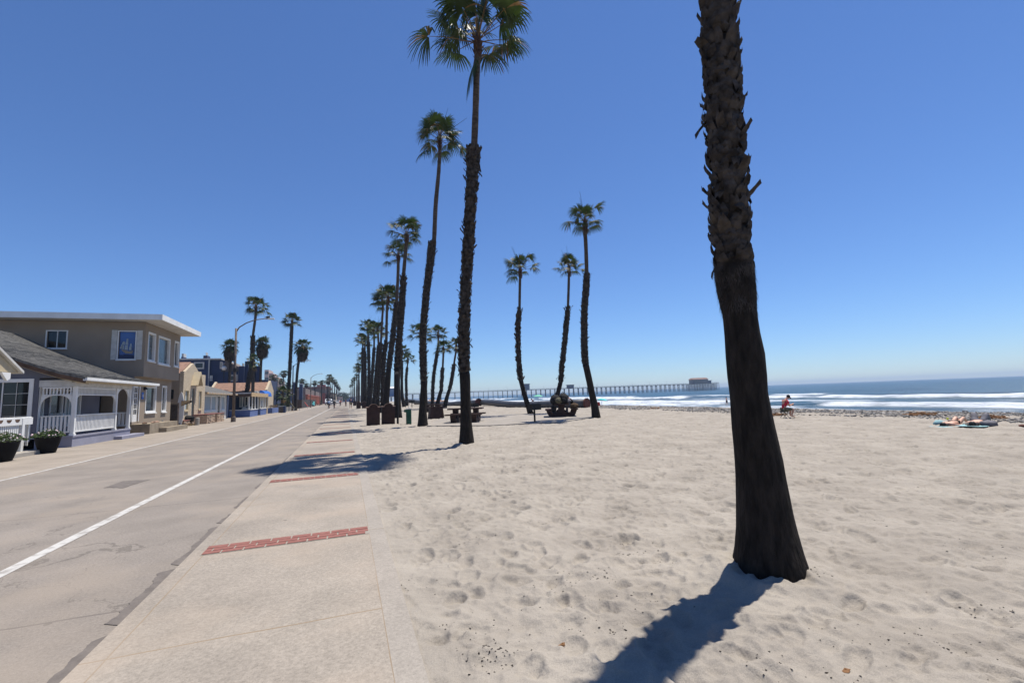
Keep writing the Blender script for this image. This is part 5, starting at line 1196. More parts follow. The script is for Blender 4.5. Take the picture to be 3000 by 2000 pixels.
for i, (xa, xb, ta, bb) in enumerate([(672, 684, 1158, 1191), (702, 712, 1158, 1192), (717, 727, 1160, 1190)]):
    xx0, za = xz(xa, ta, EY0+5); xx1, zb = xz(xb, bb, EY0+5)
    b = MB(); b.box(xx0, xx1, EY0+5, EY0+5.1, zb, za); f = b.build('window', 'white_paint', E_); b = MB(); b.box(xx0+.12, xx1-.12, EY0+4.97, EY0+4.998, zb+.12, za-.12); b.build('pane', 'glass_dark' if i != 1 else 'curtain', f)
b = MB(); b.box(nx_-.59, ex-1.2, EY0+5.11, EY0+5.3, 0, 2.6); b.build('inner_wall', 'navy', E_)
for k, (dx, dy) in enumerate([(-.9, 1.3), (-.9, 4.5)]):
    o = thing('porch_chair', (ex+dx, EY0+dy, 0), 'white chair seen over the low blue wall'+(' by its near corner' if k == 0 else ' by its gap'), 'chair', 'white chairs of the blue porch')
    x, y = ex+dx, EY0+dy; b = MB(); b.box(x-.3, x+.3, y-.3, y+.3, .6, .66); b.build('seat', 'white_paint', o); b = MB(); b.prism([(x-.3+.6*t, .66+.55*math.sin(math.pi*(.12+.76*t))**.5) for t in np.linspace(0, 1, 9)]+[(x+.3, .66), (x-.3, .66)], y+.3, y+.35); b.build('backrest', 'white_paint', o)
    for sx in (-.28, .22):
        for sy in (-.28, .22): b = MB(); b.box(x+sx, x+sx+.06, y+sy, y+sy+.06, 0, .598); b.build('leg', 'white_paint', o)
# brown roof behind: slope faces down the street, gable ends at left and at the street
H_ = thing('brown_roof_house', (-16, 80, 0), 'long low house with mottled brown roof and cream gable ends', 'house')
def z2(x, y): return x/3.485+400, y/3.485+850
rL, rR = onY(*z2(822, 945), 81), onY(*z2(1348, 940), 81); eL, eR = onY(*z2(790, 1003), 78), onY(*z2(1318, 1026), 78)
zr = float(rR[2]); ze_ = float(eR[2]); xL, xR = float(rL[0]), float(rR[0]); ze_ = min(ze_, float(eL[2]))
b = MB()
for s_ in (-1, 1): ye = 81+s_*3.1; b.hexa([(xL, 81, zr-.1), (xR, 81, zr-.1), (xR, ye, ze_-.1), (xL, ye, ze_-.1), (xL, 81, zr+.05), (xR, 81, zr+.05), (xR, ye, ze_+.05), (xL, ye, ze_+.05)])
b.build('roof', 'brown_roof', H_)
for xg in (xL-.3, xR+.002):
    b = MB(); b.prism([(77.8, 0), (77.8, ze_+.15), (81, zr+.25), (84.2, ze_+.15), (84.2, 0)], xg, xg+.3, 'X'); b.build('gable_wall', 'cream_stucco', H_)
b = MB(); b.box(xL+.01, xR-.01, 78.1, 83.9, 0, ze_-.12); b.build('wall', 'navy', H_)
# blue barrel awning with door, cream wall
ax_ = -10.75; ay0 = float(onX(*z2(1315, 1050), ax_)[1]); z_a = float(onX(*z2(1340, 1027), ax_-.4)[2])
o = thing('awning_entrance', (ax_, ay0, 0), 'blue barrel awning over a white door beside the blue porch house', 'awning')
ye = float(onX(*z2(1380, 1085), ax_)[1]); zb_ = z_a-.85
arc = [(ax_-.6+.6*math.sin(q), zb_+.85*math.cos(q)) for q in np.linspace(0, math.pi/2, 8)]
b = MB(); b.prism([(ax_-.7, zb_), (ax_-.7, zb_+.84)]+arc, ay0, ye); b.build('canopy', 'awning_blue', o)
b = MB(); b.box(ax_-.9, ax_-.71, ay0+.3, ye-.3, 0, z_a-.05); b.build('wall', 'cream_stucco', o)
b = MB(); b.box(ax_-.708, ax_-.67, ay0+1.4, ay0+3, .1, 1.9); b.build('door', 'glass_dark', o)
ru = onX(*z2(1250, 1030), -12.4); b = MB(); b.box(-13.2, -12.2, ru[1]-2.2, ru[1]+3, 2.88, 3.35); tag(b.build('roof_unit', 'old_white', bevel=.12), 'round cornered white roof unit behind the tan porch fascia', 'roof unit')
# planters further on
def block(name, label, cat, X0, X1, Y0, Y1, Z1, m, top=None, grp=None):
    o = thing(name, ((X0+X1)/2, (Y0+Y1)/2, 0), label, cat, grp); b = MB(); b.box(X0, X1, Y0, Y1, -.05, Z1); b.build('wall', m, o)
    if top:
        rr = random.Random(int(Y0)); b = MB()
        for k in range(800):
            x = rr.uniform(X0, X1); y = rr.uniform(Y0, Y1); z = Z1+rr.random()*top[1]; s = rr.uniform(.05, .12); p = Vector((x, y, z)); u = Vector((rr.gauss(0, 1), rr.gauss(0, 1), rr.gauss(0, 1))).normalized()*s; w_ = Vector((rr.gauss(0, 1), rr.gauss(0, 1), rr.gauss(0, 1))).normalized()*s; b.add([p-u, p+w_*.5, p+u, p-w_*.5], [(0, 1, 2, 3)])
        b.build('foliage', top[0], o)
    return o
block('blue_planter', 'blue walled planter of dry shrubs past the blue porch house', 'planter', -12.3, -10.6, 78.7, 85.7, .78, 'blue_wall', ('ice_plant', .45))
block('grey_planter', 'pale concrete planter with a clipped hedge before the second street lamp', 'planter', -11.6, -9.9, 88, 97.6, .72, 'concrete', ('foliage_dark', .75))
for i, (px_, m, l) in enumerate([(825, 'pole_metal', 'boxy grey litter bin on the path before the clipped hedge'), (833.5, 'navy', 'narrow dark blue post box right of the grey litter bin')]):
    p = onZ(px_, 1208.5); o = thing('litter_bin', (p[0], p[1], 0), l, 'bin'); w_ = (.42, .16)[i]; b = MB(); b.box(p[0]-w_, p[0]+w_, p[1]-.3, p[1]+.3, 0, .95); b.build('body', m, o, bevel=.03); b = MB(); b.box(p[0]-w_-.03, p[0]+w_+.03, p[1]-.33, p[1]+.33, .952, 1.02); b.build('lid', 'lamp_head' if i == 0 else 'navy', o, bevel=.02)
# ---- navy apartment block
N_ = thing('navy_apartments', (-24, 90, 0), 'large dark navy apartment block with chimney stacks behind the beach houses', 'building')
def nav(x0, x1, y0, y1, z1, name='block', m='navy', z0=-.05): b = MB(); b.box(x0, x1, y0, y1, z0, z1); return b.build(name, m, N_)
NY = 86.0
def nx(x): return xz(x, 1080, NY)[0]
def nzz(x, y): return xz(x, y, NY)[1]
nav(nx(520), nx(612), NY, NY+14, nzz(560, 1053)); nav(nx(612)+.01, nx(646), NY+.3, NY+14, nzz(630, 1052)); 
b = MB(); xa, xb = nx(645), nx(700); b.prism([(xa, 0), (xa, nzz(656, 1085)), (nx(658), nzz(658, 1055)), (xb, nzz(700, 1075)), (xb, 0)], NY+.6, NY+13); b.build('block', 'grey_siding', N_)
nav(nx(640), nx(701), NY-.2, NY+.58, nzz(660, 1089))
nav(nx(701)+.02, nx(717), NY-.5, NY+8, nzz(708, 1073)); nav(nx(717)+.02, nx(776), NY+1, NY+9, nzz(740, 1112)); nav(nx(776)+.02, nx(792), NY+1.2, NY+9, nzz(780, 1113))
for i, (a, b2, t) in enumerate([(594, 605, 1041), (529, 534, 1045), (703, 715, 1073), (717, 727, 1058), (740, 748, 1082), (750, 762, 1072)]):
    c = MB(); c.box(nx(a), nx(b2), NY+.05-.02*i, NY+1.9, 0, nzz(a, t)); f = c.build('chimney', 'navy', N_)
    c = MB(); c.box(nx(a)+.25, nx(b2)-.25, NY+.3, NY+1.6, nzz(a, t)+.001, nzz(a, t)+.55); c.build('chimney_cap', 'lamp_head', f)
for (a, b2, t, bt) in [(569, 599, 1061, 1081), (617, 625, 1100, 1116), (671, 698, 1098, 1117), (645, 652, 1060, 1080)]:
    f = MB(); f.box(nx(a), nx(b2), NY-.28, NY-.205, nzz(a, bt), nzz(a, t)); w = f.build('window', 'old_white', N_)
    f = MB(); f.box(nx(a)+.2, nx(b2)-.2, NY-.31, NY-.282, nzz(a, bt)+.2, nzz(a, t)-.2); f.build('pane', 'glass_dark', w)
for x_, t in ((611.3, 1054), (700, 1090)):
    f = MB(); f.box(nx(x_), nx(x_)+.18, NY-.26, NY-.21, 0, nzz(x_, t)); f.build('corner_trim', 'lamp_head', N_)
f = MB(); f.box(nx(520)-.1, nx(646)+.1, NY-.15, NY+14, nzz(600, 1053.5), nzz(600, 1053.5)+.22); f.build('parapet_cap', 'old_white', N_)
f = MB()
for k in range(4): z = nzz(640, 1128)+.28*k; f.box(nx(600), nx(664), NY-1.6, NY-1.55, z, z+.1)
f.build('balcony_rail', 'navy', N_)
# globe street lamp in the yard
gp_ = xz(656.7, 1078, 84.6); o = thing('globe_lamp', (gp_[0], 84.6, 0), 'white globe lamp on a thin black post before the navy block', 'lamp')
b = MB(); b.tube([(gp_[0], 84.6, 0), (gp_[0], 84.6, gp_[1]-.35)], .06, 8); b.build('post', 'dark_metal', o); b = MB(); b.lathe([(.36*math.sin(q), -.36*math.cos(q)) for q in np.linspace(.1, 3.04, 10)], (gp_[0], 84.6, gp_[1]), 16); b.build('globe', 'white_paint', o, smooth=True)
# lower navy row houses with sloping roofs
V = thing('navy_row_houses', (-16, 110, 0), 'navy row houses with steep dark roofs and white trimmed chimneys', 'building')
b = MB(); ya_ = 92; X1 = -12.6
for k, (yy0, yy1, zt, ze2) in enumerate([(92, 108, 7.4, 4.6), (109, 126, 6.8, 4.0)]):
    b = MB(); b.box(-24, X1, yy0, yy1, -.05, ze2); b.build('wall', 'navy', V)
    b = MB(); b.hexa([(X1+.5, yy0, ze2), (X1+.5, yy1, ze2-.6), (-18, yy1, zt-.9), (-18, yy0, zt), (X1+.5, yy0, ze2+.18), (X1+.5, yy1, ze2-.42), (-18, yy1, zt-.72), (-18, yy0, zt+.18)]); b.build('roof', 'grey_siding', V)
for px_, w_, t in ((868, .7, 1122), (887, .7, 1126)):
    q = onX(px_, t, -12.3); b = MB(); b.box(-13.2, -12.3, q[1]-w_, q[1]+w_, 0, q[2]); f = b.build('chimney', 'navy', V); b = MB(); b.box(-12.298, -12.26, q[1]+w_-.25, q[1]+w_, 0, q[2]); b.box(-13.25, -12.25, q[1]-w_-.05, q[1]+w_+.05, q[2]+.002, q[2]+.3); b.build('chimney_trim', 'lamp_head', f)
b = MB(); b.box(-12.58, -12.5, 94, 97, .5, 3.0); b.build('window', 'curtain', V)
# fences
def fence(label, X, Y0, Y1, h, m, side=0):
    o = thing('board_fence', (X, Y0, 0), label, 'fence'); b = MB(); y = Y0
    while y < Y1: b.box(X-.05, X, y, y+.27, 0, h+random.uniform(-.03, .03)); y += .3
    b.build('boards', m, o)
    b = MB(); b.box(X-3, X-.06, Y0-.06, Y0, 0, h); b.build('return_panel', 'wood_dark', o)
fence('dark weathered board fence along the path before the red building', -10.6, 128, 184, 2.15, 'dark_fence')
fence('brown board fence behind the clipped hedge', -12.5, 87, 97, 2.1, 'wood_dark')
# red building
RB = thing('red_building', (-18, 210, 0), 'long red roofed building with a row of orange columns down the street', 'building')
xa_ = float(onY(868, 1150, 300)[0]); xb_ = float(onY(961, 1150, 300)[0]); zt_ = float(onY(900, 1133, 300)[2])
b = MB(); b.box(xa_, xb_, 300, 350, -.05, zt_*.62); b.build('wall', 'red_flat', RB)
b = MB(); b.box(xa_, xb_-.1, 300.1, 350, zt_*.62+.01, zt_*.88); b.build('upper_wall', 'grey_siding', RB)
b = MB(); b.box(xa_-.5, xb_+.5, 299, 351, zt_*.88+.01, zt_); b.build('roof', 'maroon_roof', RB)
b = MB(); b.box(-26, -14.2, 186, 296, -.05, 3.9); b.box(-26, -13.4, 186, 296, 3.91, 4.3); b.build('wing', 'red_flat', RB)
b = MB(); b.box(-26, -14.2, 185.6, 185.9, 0, 4.2); b.build('end_wall', 'grey_siding', RB)
b = MB(); b.box(-26, -14.3, 187, 295, 4.31, 6.6); b.build('upper_wing', 'grey_siding', RB)
for k in range(14): y = 190+k*7.6; b = MB(); b.box(-14.1, -13.5, y, y+1.2, 0, 3.9); b.build('column', 'orange_paint', RB)
b = MB(); q = onY(941, 1131, 305); b.box(q[0]-2.4, q[0]+2.4, 305, 312, zt_+.01, zt_+1.3); b.build('roof_house', 'red_flat', RB)
# furniture and clutter before it
for i, (px_, py_, m, l) in enumerate([(904-3, 1193, 'pink_red', 'red folding lounger leaning on the path before the dark fence'), (862, 1201, 'khaki', 'pale folding chair right of the second street lamp base')]):
    p = onZ(px_, py_+2); o = thing('deck_chair', (p[0], p[1], 0), l, 'chair'); x, y = p[0], p[1]
    b = MB(); b.prism([(x-.8, 1.5), (x-.65, 1.55), (x+.1, .45), (x-.05, .4)], y-.4, y+.4); b.build('backrest', m, o); b = MB(); b.box(x-.05, x+.9, y-.4, y+.4, .38, .46); b.build('seat', m, o)
    for sx in (-.1, .8):
        for sy in (-.4, .35): b = MB(); b.tube([(x+sx, y+sy, 0), (x+sx+.1, y+sy, .4)], .03, 5); b.build('leg', 'white_paint', o)
for i, (px_, py_) in enumerate([(926, 1181), (934, 1181.5), (944, 1180)]):
    p = onX(px_, py_, -11.2); y = p[1]; block('flower_bed', ('bed of mixed shrubs and flowers '+('nearest to', 'in the middle', 'farthest along')[i]+' the row before the red building'), 'flower bed', -12.4, -11.2, y, y+9, .5, 'cap_tan', (('leaf_dry', 'pink_red', 'foliage')[i], 1.6), 'flower beds before the red building')
# pale hotel tower far off
T_ = thing('hotel_tower', (-60, 330, 0), 'hazy pale pink hotel block beyond the navy houses', 'building')
for (a, c, t, y) in [(775, 787, 1083, 300), (787, 800, 1093, 302), (800, 815, 1104, 304), (815, 824, 1114, 306)]:
    x0, z0_ = xz(a, t, y); x1, _ = xz(c, t, y); b = MB(); b.box(x0, x1, y, y+18, 0, z0_); f = b.build('block', 'pink_building', T_)
    for r in range(3):
        for q in range(2): b = MB(); xx_ = x0+(x1-x0)*(.15+.45*q); zz_ = z0_-2.6-3.4*r; b.box(xx_, xx_+.9, y-.05, y-.001, zz_, zz_+1.5); b.build('window', 'glass_grey', f)
# far low buildings where the street ends
for i, (a, c, t, Y, m, l) in enumerate([(955, 985, 1150, 300, 'cream_stucco', 'pale two storey house beyond the red building in the haze'), (985, 1003, 1160, 380, 'pink_building', 'low pale house far down the street in the haze'), (1003, 1040, 1163, 640, 'blue_wall', 'long blue grey building across the end of the street'), (1040, 1075, 1160, 700, 'old_white', 'white structure at the pier approach behind the beach palms')]):
    x0, z0_ = xz(a, t, Y); x1, _ = xz(c, t, Y); o = thing('far_house', (x0, Y, 0), l, 'building'); b = MB(); b.box(x0, x1, Y, Y+16, 0, z0_*.86); f = b.build('wall', m, o); b = MB(); b.prism([(x0-.5, z0_*.861), (x0+2, z0_), (x1-2, z0_), (x1+.5, z0_*.861)], Y-.4, Y+16); b.build('roof', 'grey_siding', o)
    for q in range(5): b = MB(); xx_ = x0+(x1-x0)*(.1+.18*q); b.box(xx_, xx_+(x1-x0)*.08, Y-.05, Y-.001, z0_*.3, z0_*.6); b.build('window', 'glass_dark', f)
# ================================================================ STREET LAMPS
def street_lamp():
    o = thing('street_lamp', (0, 0, 0), 'x', 'street lamp', 'tall street lamps along the inland side of the street')
    b = MB(); b.lathe([(.20, -.05), (.20, .1), (.19, .42), (.17, .46), (.155, .5)], (0, 0, 0), 16); b.build('base', 'pole_metal', o)
    b = MB(); b.tube([(0, 0, .5), (0, 0, 4), (0, 0, 8.35)], [.125, .11, .085], 14); b.build('pole', 'pole_metal', o, smooth=True)
    b = MB(); b.tube([(0, 0, 4.4), (0, 0, 4.75)], [.14, .14], 12); b.build('band', 'dark_metal', o)
    pts = [(0, 0, 8.0), (.25, 0, 8.45), (.8, 0, 8.85), (1.5, 0, 9.15), (2.3, 0, 9.28)]
    b = MB(); b.tube(pts, [.055, .055, .05, .045, .04], 8); b.build('arm', 'pole_metal', o, smooth=True)
    b = MB(); b.lathe([(.01, 0), (.02, .03), (.06, .2)], (0, 0, 0), 8); b.v = []; b.f = []; b.m = []
    b.T = Matrix.Translation((2.65, 0, 9.27)); b.hexa([(-.42, -.09, -.05), (.46, -.13, -.06), (.46, .13, -.06), (-.42, .09, -.05), (-.4, -.06, .05), (.4, -.07, .08), (.4, .07, .08), (-.4, .06, .05)])
    b.build('lamp_head', 'lamp_head', o, bevel=.03)
    b = MB(); b.lathe([(.05, 0), (.05, .12), (.02, .14)], (2.65, 0, 9.34), 8); b.build('photocell', 'dark_metal', o)
    return o
lp = street_lamp(); LL = [(-9.4, 47.0, 'nearest tall street lamp, dark tapered pole before the blue porch house'), (-9.4, 94.5, 'second tall street lamp, standing beside the low fan palm'), (-9.4, 140.5, 'third tall street lamp, beside the dark board fence'), (-9.4, 188, 'fourth street lamp, thin pole before the red building'), (-9.4, 236, 'fifth street lamp, faint against the far inland palms'), (-9.4, 284, 'sixth street lamp, tiny among the far inland palms')]
for i, (x, y, l) in enumerate(LL):
    o = lp if i == 0 else copy_tree(lp); o.location = (x, y, 0); o['label'] = l; o.rotation_euler = (0, 0, 0)
# bare metal flood light pole by the enclosures
o = thing('floodlight_pole', (2.88, 28.4, 0), 'thin black pole with a small floodlight head beside the right trash enclosure', 'light pole')
b = MB(); b.tube([(2.88, 28.4, -.1), (2.88, 28.4, 2.95)], .062, 10); b.build('pole', 'dark_metal', o); b = MB(); b.tube([(2.88, 28.4, 2.0), (2.88, 28.4, 2.2)], .075, 10); b.build('band', 'dark_metal', o)
b = MB(); b.box(2.74, 2.94, 28.27, 28.45, 2.96, 3.08); b.build('lamp_head', 'pole_steel', o, bevel=.03)

# ================================================================ TRASH ENCLOSURES
def enclosure():
    o = thing('trash_enclosure', (0, 0, 0), 'x', 'bin enclosure', 'brown arched trash enclosures by the promenade'); w = .36; h = 1.02
    b = MB(); b.box(-w, w, .0, .07, -.1, h); b.box(-w, -w+.06, .07, .75, -.1, h); b.box(w-.06, w, .07, .75, -.1, h); b.box(-w+.06, w-.06, .69, .75, -.1, h); b.build('panels', 'brown_concrete', o, bevel=.008)
    b = MB(); r = .235; arc = [(r*math.cos(q), h+.005+r*.82*math.sin(q)) for q in np.linspace(0, math.pi, 15)]; b.prism(arc, 0.0, .07); b.build('arch', 'brown_concrete', o)
    b = MB()
    for i in range(14): (x0, z0), (x1, z1) = arc[i], arc[i+1]; k = 1.09; b.hexa([(x0, -.02, z0), (x1, -.02, z1), (x1, .09, z1), (x0, .09, z0), (x0*k, -.02, h+(z0-h)*k+.004), (x1*k, -.02, h+(z1-h)*k+.004), (x1*k, .09, h+(z1-h)*k+.004), (x0*k, .09, h+(z0-h)*k+.004)])
    for s in (-1, 1): xa, xb = sorted((s*.26, s*(w+.04))); b.box(xa, xb, -.03, .8, h+.002, h+.045)
    b.build('cap', 'cap_tan', o)
    b = MB(); b.lathe([(.22, .1), (.25, .85)], (0, .38, 0), 12); b.build('bin', 'dark_metal', o); return o
en = enclosure()
for i, (x, y, l, s) in enumerate([(1.47, 27.9, 'left one of the two nearest brown arched trash enclosures', 1), (2.34, 28.2, 'right one of the two nearest brown arched trash enclosures, beside the black pole', 1), (2.0, 85.5, 'left one of the second pair of brown trash enclosures', 1), (2.95, 86.5, 'right one of the second pair of brown trash enclosures', 1), (2.1, 134, 'farthest brown trash enclosure, small beyond the second pair', 1.15)]):
    o = en if i == 0 else copy_tree(en); o.location = (x, y, 0.02); o['label'] = l; o.scale = (s, s, s)
# drinking fountain
fx, fy = 3.4, 27.4
o = thing('drinking_fountain', (fx, fy, .02), 'green metal drinking fountain with a side basin right of the enclosures', 'drinking fountain')
b = MB(); b.box(fx-.14, fx+.14, fy-.14, fy+.14, -.1, .86); b.build('pedestal', 'green_metal', o, bevel=.015)
b = MB(); b.box(fx-.15, fx+.16, fy-.16, fy+.16, .862, .90); b.build('basin', 'steel', o, bevel=.01)
b = MB(); b.tube([(fx+.02, fy, .9), (fx+.02, fy, .97), (fx-.03, fy, .99)], .016, 6); b.blob((fx+.02, fy, .985), .03, 6, 4, .1); b.build('spout', 'steel', o)
b = MB(); b.box(fx-.25, fx-.145, fy-.12, fy+.12, .70, .86); b.build('side_basin', 'green_metal', o, bevel=.01)
# brown planter box (fire ring)
px0, py0 = 6.0, 33.0
o = thing('fire_pit', (px0, py0, 0), 'tapered square brown concrete box with thick rim between the palms', 'concrete box')
b = MB(); h0, h1 = .52, .43; b.hexa([(px0-h0, py0-h0, -.1), (px0+h0, py0-h0, -.1), (px0+h0, py0+h0, -.1), (px0-h0, py0+h0, -.1), (px0-h1, py0-h1, .78), (px0+h1, py0-h1, .78), (px0+h1, py0+h1, .78), (px0-h1, py0+h1, .78)]); b.build('body', 'brown_concrete', o, bevel=.02)
b = MB()
for (a, c, d, e) in [(-.48, .48, -.48, -.34), (-.48, .48, .34, .48), (-.48, -.34, -.34, .34), (.34, .48, -.34, .34)]: b.box(px0+a, px0+c, py0+d, py0+e, .782, .85)
b.build('rim', 'brown_concrete', o)
# ================================================================ PICNIC TABLES (heavy cast concrete)
def picnic_table(label, loc, rz):
    o = thing('picnic_table', loc, label, 'picnic table', 'brown concrete picnic tables', rz)
    def bd(b, n, bev=.015): return b.build(n, 'brown_concrete', o, rel=False, bevel=bev)
    b = MB(); b.box(-.42, .42, -.98, .98, .70, .78); bd(b, 'tabletop')
    for s in (-1, 1):
        b = MB(); xa, xb = sorted((s*.60, s*.98)); b.box(xa, xb, -1.02, 1.02, .40, .475); bd(b, 'bench_seat')
    for y in (-.58, .58):
        # boat shaped end frame: outer body, with two sight holes left open beneath the seats
        b = MB()
        b.prism([(-.20, .22), (.20, .22), (.17, .45), (.22, .698), (-.22, .698), (-.17, .45)], y-.14, y+.14); bd(b, 'pedestal', .01)
        b = MB(); b.prism([(-.72, 0), (.72, 0), (.80, .10), (.86, .218), (-.86, .218), (-.80, .10)], y-.14, y+.14)
        for s in (-1, 1):
            q = [(s*.86, .22), (s*.93, .398), (s*.66, .398), (s*.60, .30), (s*.58, .22)]; b.prism(q if s > 0 else q[::-1], y-.14, y+.14)
            q = [(s*.20, .22), (s*.34, .22), (s*.26, .36), (s*.17, .42)]; b.prism(q if s > 0 else q[::-1], y-.139, y+.139)
        bd(b, 'foot', .01)
    return o
TZ = .062
picnic_table('brown concrete picnic table half hidden by the second palm trunk', (6.35, 25.6, TZ), R_(66))
picnic_table('brown concrete picnic table piled with bags between the beach palms', (12.45, 25.9, TZ), R_(-24))
picnic_table('far brown picnic table behind the third palm trunk', (8.3, 47.0, 0.0), R_(60))
picnic_table('distant picnic table beyond the pair of trash enclosures', (6.6, 84.0, 0.0), R_(30))
# ================================================================ BARBECUE GRILLS
def grill():
    o = thing('barbecue_grill', (0, 0, 0), 'x', 'grill', 'black park barbecues on posts')
    b = MB(); b.tube([(0, 0, -.2), (0, 0, .62)], .045, 8); b.build('post', 'dark_metal', o)
    b = MB(); b.box(-.27, .27, -.2, .2, .62, .65); b.box(-.27, .27, .17, .2, .651, .9); b.box(-.27, -.24, -.2, .169, .651, .9); b.box(.24, .27, -.2, .169, .651, .9); b.box(-.239, .239, -.2, -.17, .651, .9); b.build('fire_box', 'dark_metal', o)
    b = MB()
    for k in range(12): x = -.22+k*.04; b.box(x, x+.015, -.168, .168, .86, .87)
    b.build('grate', 'pole_steel', o)
    b = MB(); b.tube([(.27, 0, .75), (.36, 0, .75), (.36, 0, .84)], .012, 6); b.build('handle', 'steel', o); return o
gr = grill()
for i, (px_, py_, l, rz, sc) in enumerate([(1567, 1238, 'black barbecue box on a post in front of the left mid-beach palm', .35, 1.05), (1391, 1216, 'black barbecue box on a post just right of the second palm trunk', .2, 1.0), (1188, 1192, 'left one of two distant barbecues between the fourth and third row palms', .6, 1.25), (1207, 1193, 'right one of two distant barbecues between the fourth and third row palms', .3, 1.3), (1112, 1186, 'tiny barbecue on a post just above the left trash enclosure', .2, 1.3)]):
    p = onZ(px_, py_, .03); o = gr if i == 0 else copy_tree(gr); o.location = (p[0], p[1], .03); o['label'] = l; o.rotation_euler = (0, 0, rz); o.scale = (sc, sc, sc)
# ================================================================ DREDGE PIPE
def pipe_run(label, pts, r, grp):
    P = [onD(x, y, D)+np.array([0, 0, 0]) for x, y, D in pts]; o = thing('dredge_pipe', tuple(P[0]), label, 'pipe', grp)
    a, _ = resample(P, [r]*len(P), 1.2); b = MB(); b.tube(a, r, 18); b.build('pipe', 'pipe', o, smooth=True)
    return o, a
PG = 'lengths of dark dredge pipe lying on the sand'
def flange(o, a, r):
    p, q = Vector(a[0]), Vector(a[1]); d = (q-p).normalized(); b = MB(); b.tube([p-d*.16, p-d*.0], [r*1.28, r*1.28], 22); b.build('flange', 'rust', o)
    b = MB(); 
    for k in range(12):
        t = k*math.pi/6; u = d.orthogonal().normalized(); v = d.cross(u); c = p-d*.2+(u*math.cos(t)+v*math.sin(t))*r*1.12; b.tube([c, c+d*.05], .03, 5)
    b.build('bolts', 'dark_metal', o)
o, a = pipe_run('near length of dark dredge pipe ending in a rust red flange by a palm', [(1717, 1181, 43.5), (1680, 1182, 44.5), (1620, 1183.5, 47), (1560, 1186, 50), (1500, 1185, 54), (1450, 1180, 60), (1412, 1178, 66), (1396, 1178.5, 68)], .39, PG); flange(o, a, .39)
o, a = pipe_run('far length of dark dredge pipe with its brown flange just right of the second palm', [(1402, 1178.5, 65.5), (1370, 1180, 69), (1330, 1183, 74), (1305, 1184.5, 77), (1280, 1182, 81), (1250, 1180, 86), (1215, 1176, 93), (1190, 1173.5, 98)], .40, PG); flange(o, a, .44)
# ================================================================ PIER
PA, PB = np.array([22., 618.]), np.array([476., 500.]); PL = float(np.linalg.norm(PB-PA)); pd = (PB-PA)/PL; pn_ = np.array([-pd[1], pd[0]])
DK = 6.7
pier = thing('pier', (PA[0], PA[1], 0), 'long wooden pier on rows of piles with a two storey building at its sea end', 'pier')
Tm = Matrix(((pd[0], pn_[0], 0, PA[0]), (pd[1], pn_[1], 0, PA[1]), (0, 0, 1, 0), (0, 0, 0, 1)))
def pmb(): b = MB(); b.T = Tm; return b
b = pmb(); b.box(0, PL, -3.2, 3.2, DK-.55, DK); b.box(PL-42, PL, -8, 9, DK-.56, DK+.01); b.build('deck', 'pier_wood', pier)
b = pmb()
for s in (-3.2, 3.1): b.box(0, PL-42, s, s+.1, DK+1.0, DK+1.12); b.box(0, PL-42, s, s+.1, DK+.5, DK+.58)
b.box(PL-42, PL, -8, -7.9, DK+1.0, DK+1.12); b.box(PL-.1, PL, -8, 9, DK+1.0, DK+1.12)
k = 0
while k < PL: b.box(k, k+.14, -3.2, -3.06, DK, DK+1.1); k += 2.6
b.build('railing', 'pier_wood', pier)
nb = 0; k = 6.
while k < PL-42:
    b = pmb(); wide = k < PL*.27; sp_ = 9.0 if wide else 6.3
    for s in (-3.0, -1.0, 1.0, 3.0):
        r = .55 if wide else .22
        b.tube([(k+(0 if wide else random.uniform(-.2, .2)), s*1.25, -7), (k, s, DK-.5)], r if wide else .24, 6, False)
    b.box(k-.3, k+.3, -3.3, 3.3, DK-1.3, DK-.56)
    if not wide:
        b.tube([(k, -3.4, -1.5), (k, 3, DK-1.3)], .1, 4, False); b.tube([(k, 3.4, -1.5), (k, -3, DK-1.3)], .1, 4, False); b.tube([(k, -3.3, 1.2), (k+sp_, -3.3, 1.2)], .09, 4, False)
    b.build('pile_bent', 'pier_wood', pier); k += sp_; nb += 1
k = PL-42
while k < PL+.5:
    b = pmb()
    for s in (-7.6, -4.5, -1.5, 1.5, 4.5, 8.2): b.tube([(k+random.uniform(-.3, .3), s, -7), (k, s, DK-.5)], .26, 6, False)
    b.build('pile_bent', 'pier_wood', pier); k += 3.8
def hut(d0, d1, w0, w1, h, label, two=False):
    o = pier; b = pmb(); b.box(d0, d1, w0, w1, DK+.01, DK+h); bl = b.build('pier_building', 'navy' if not two else 'grey_siding', pier)
    b = pmb(); b.box(d0-.8, d1+.8, w0-.8, w1+.8, DK+h+.002, DK+h+.5) if not two else b.hexa([(d0-1, w0-1, DK+h+.01), (d1+1, w0-1, DK+h+.01), (d1+1, w1+1, DK+h+.01), (d0-1, w1+1, DK+h+.01), (d0+1.6, w0+2.2, DK+h+2.2), (d1-1.6, w0+2.2, DK+h+2.2), (d1-1.6, w1-2.2, DK+h+2.2), (d0+1.6, w1-2.2, DK+h+2.2)])
    b.build('roof', 'brown_roof' if two else 'grey_siding', bl)
    for i in range(int((d1-d0)/3)): b = pmb(); b.box(d0+.8+i*3, d0+2.6+i*3, w0-.1, w0-.01, DK+1.0, DK+2.6); b.build('window', 'glass_grey', bl)
    if two:
        for i in range(int((d1-d0)/3)): b = pmb(); b.box(d0+.8+i*3, d0+2.6+i*3, w0-.1, w0-.01, DK+3.6, DK+5.1); b.build('window', 'glass_grey', bl)
def along(px_):
    # parameter along the pier seen at that bearing
    d = ray(px_, 1150)[:2]; A_ = np.array([[pd[0], -d[0]], [pd[1], -d[1]]]); return float(np.linalg.solve(A_, -PA)[0])
hut(along(2027), along(2071), -6, 6, 5.6, '', True); hut(along(2071)+.01, along(2080), -6, 6, 3.4, '')
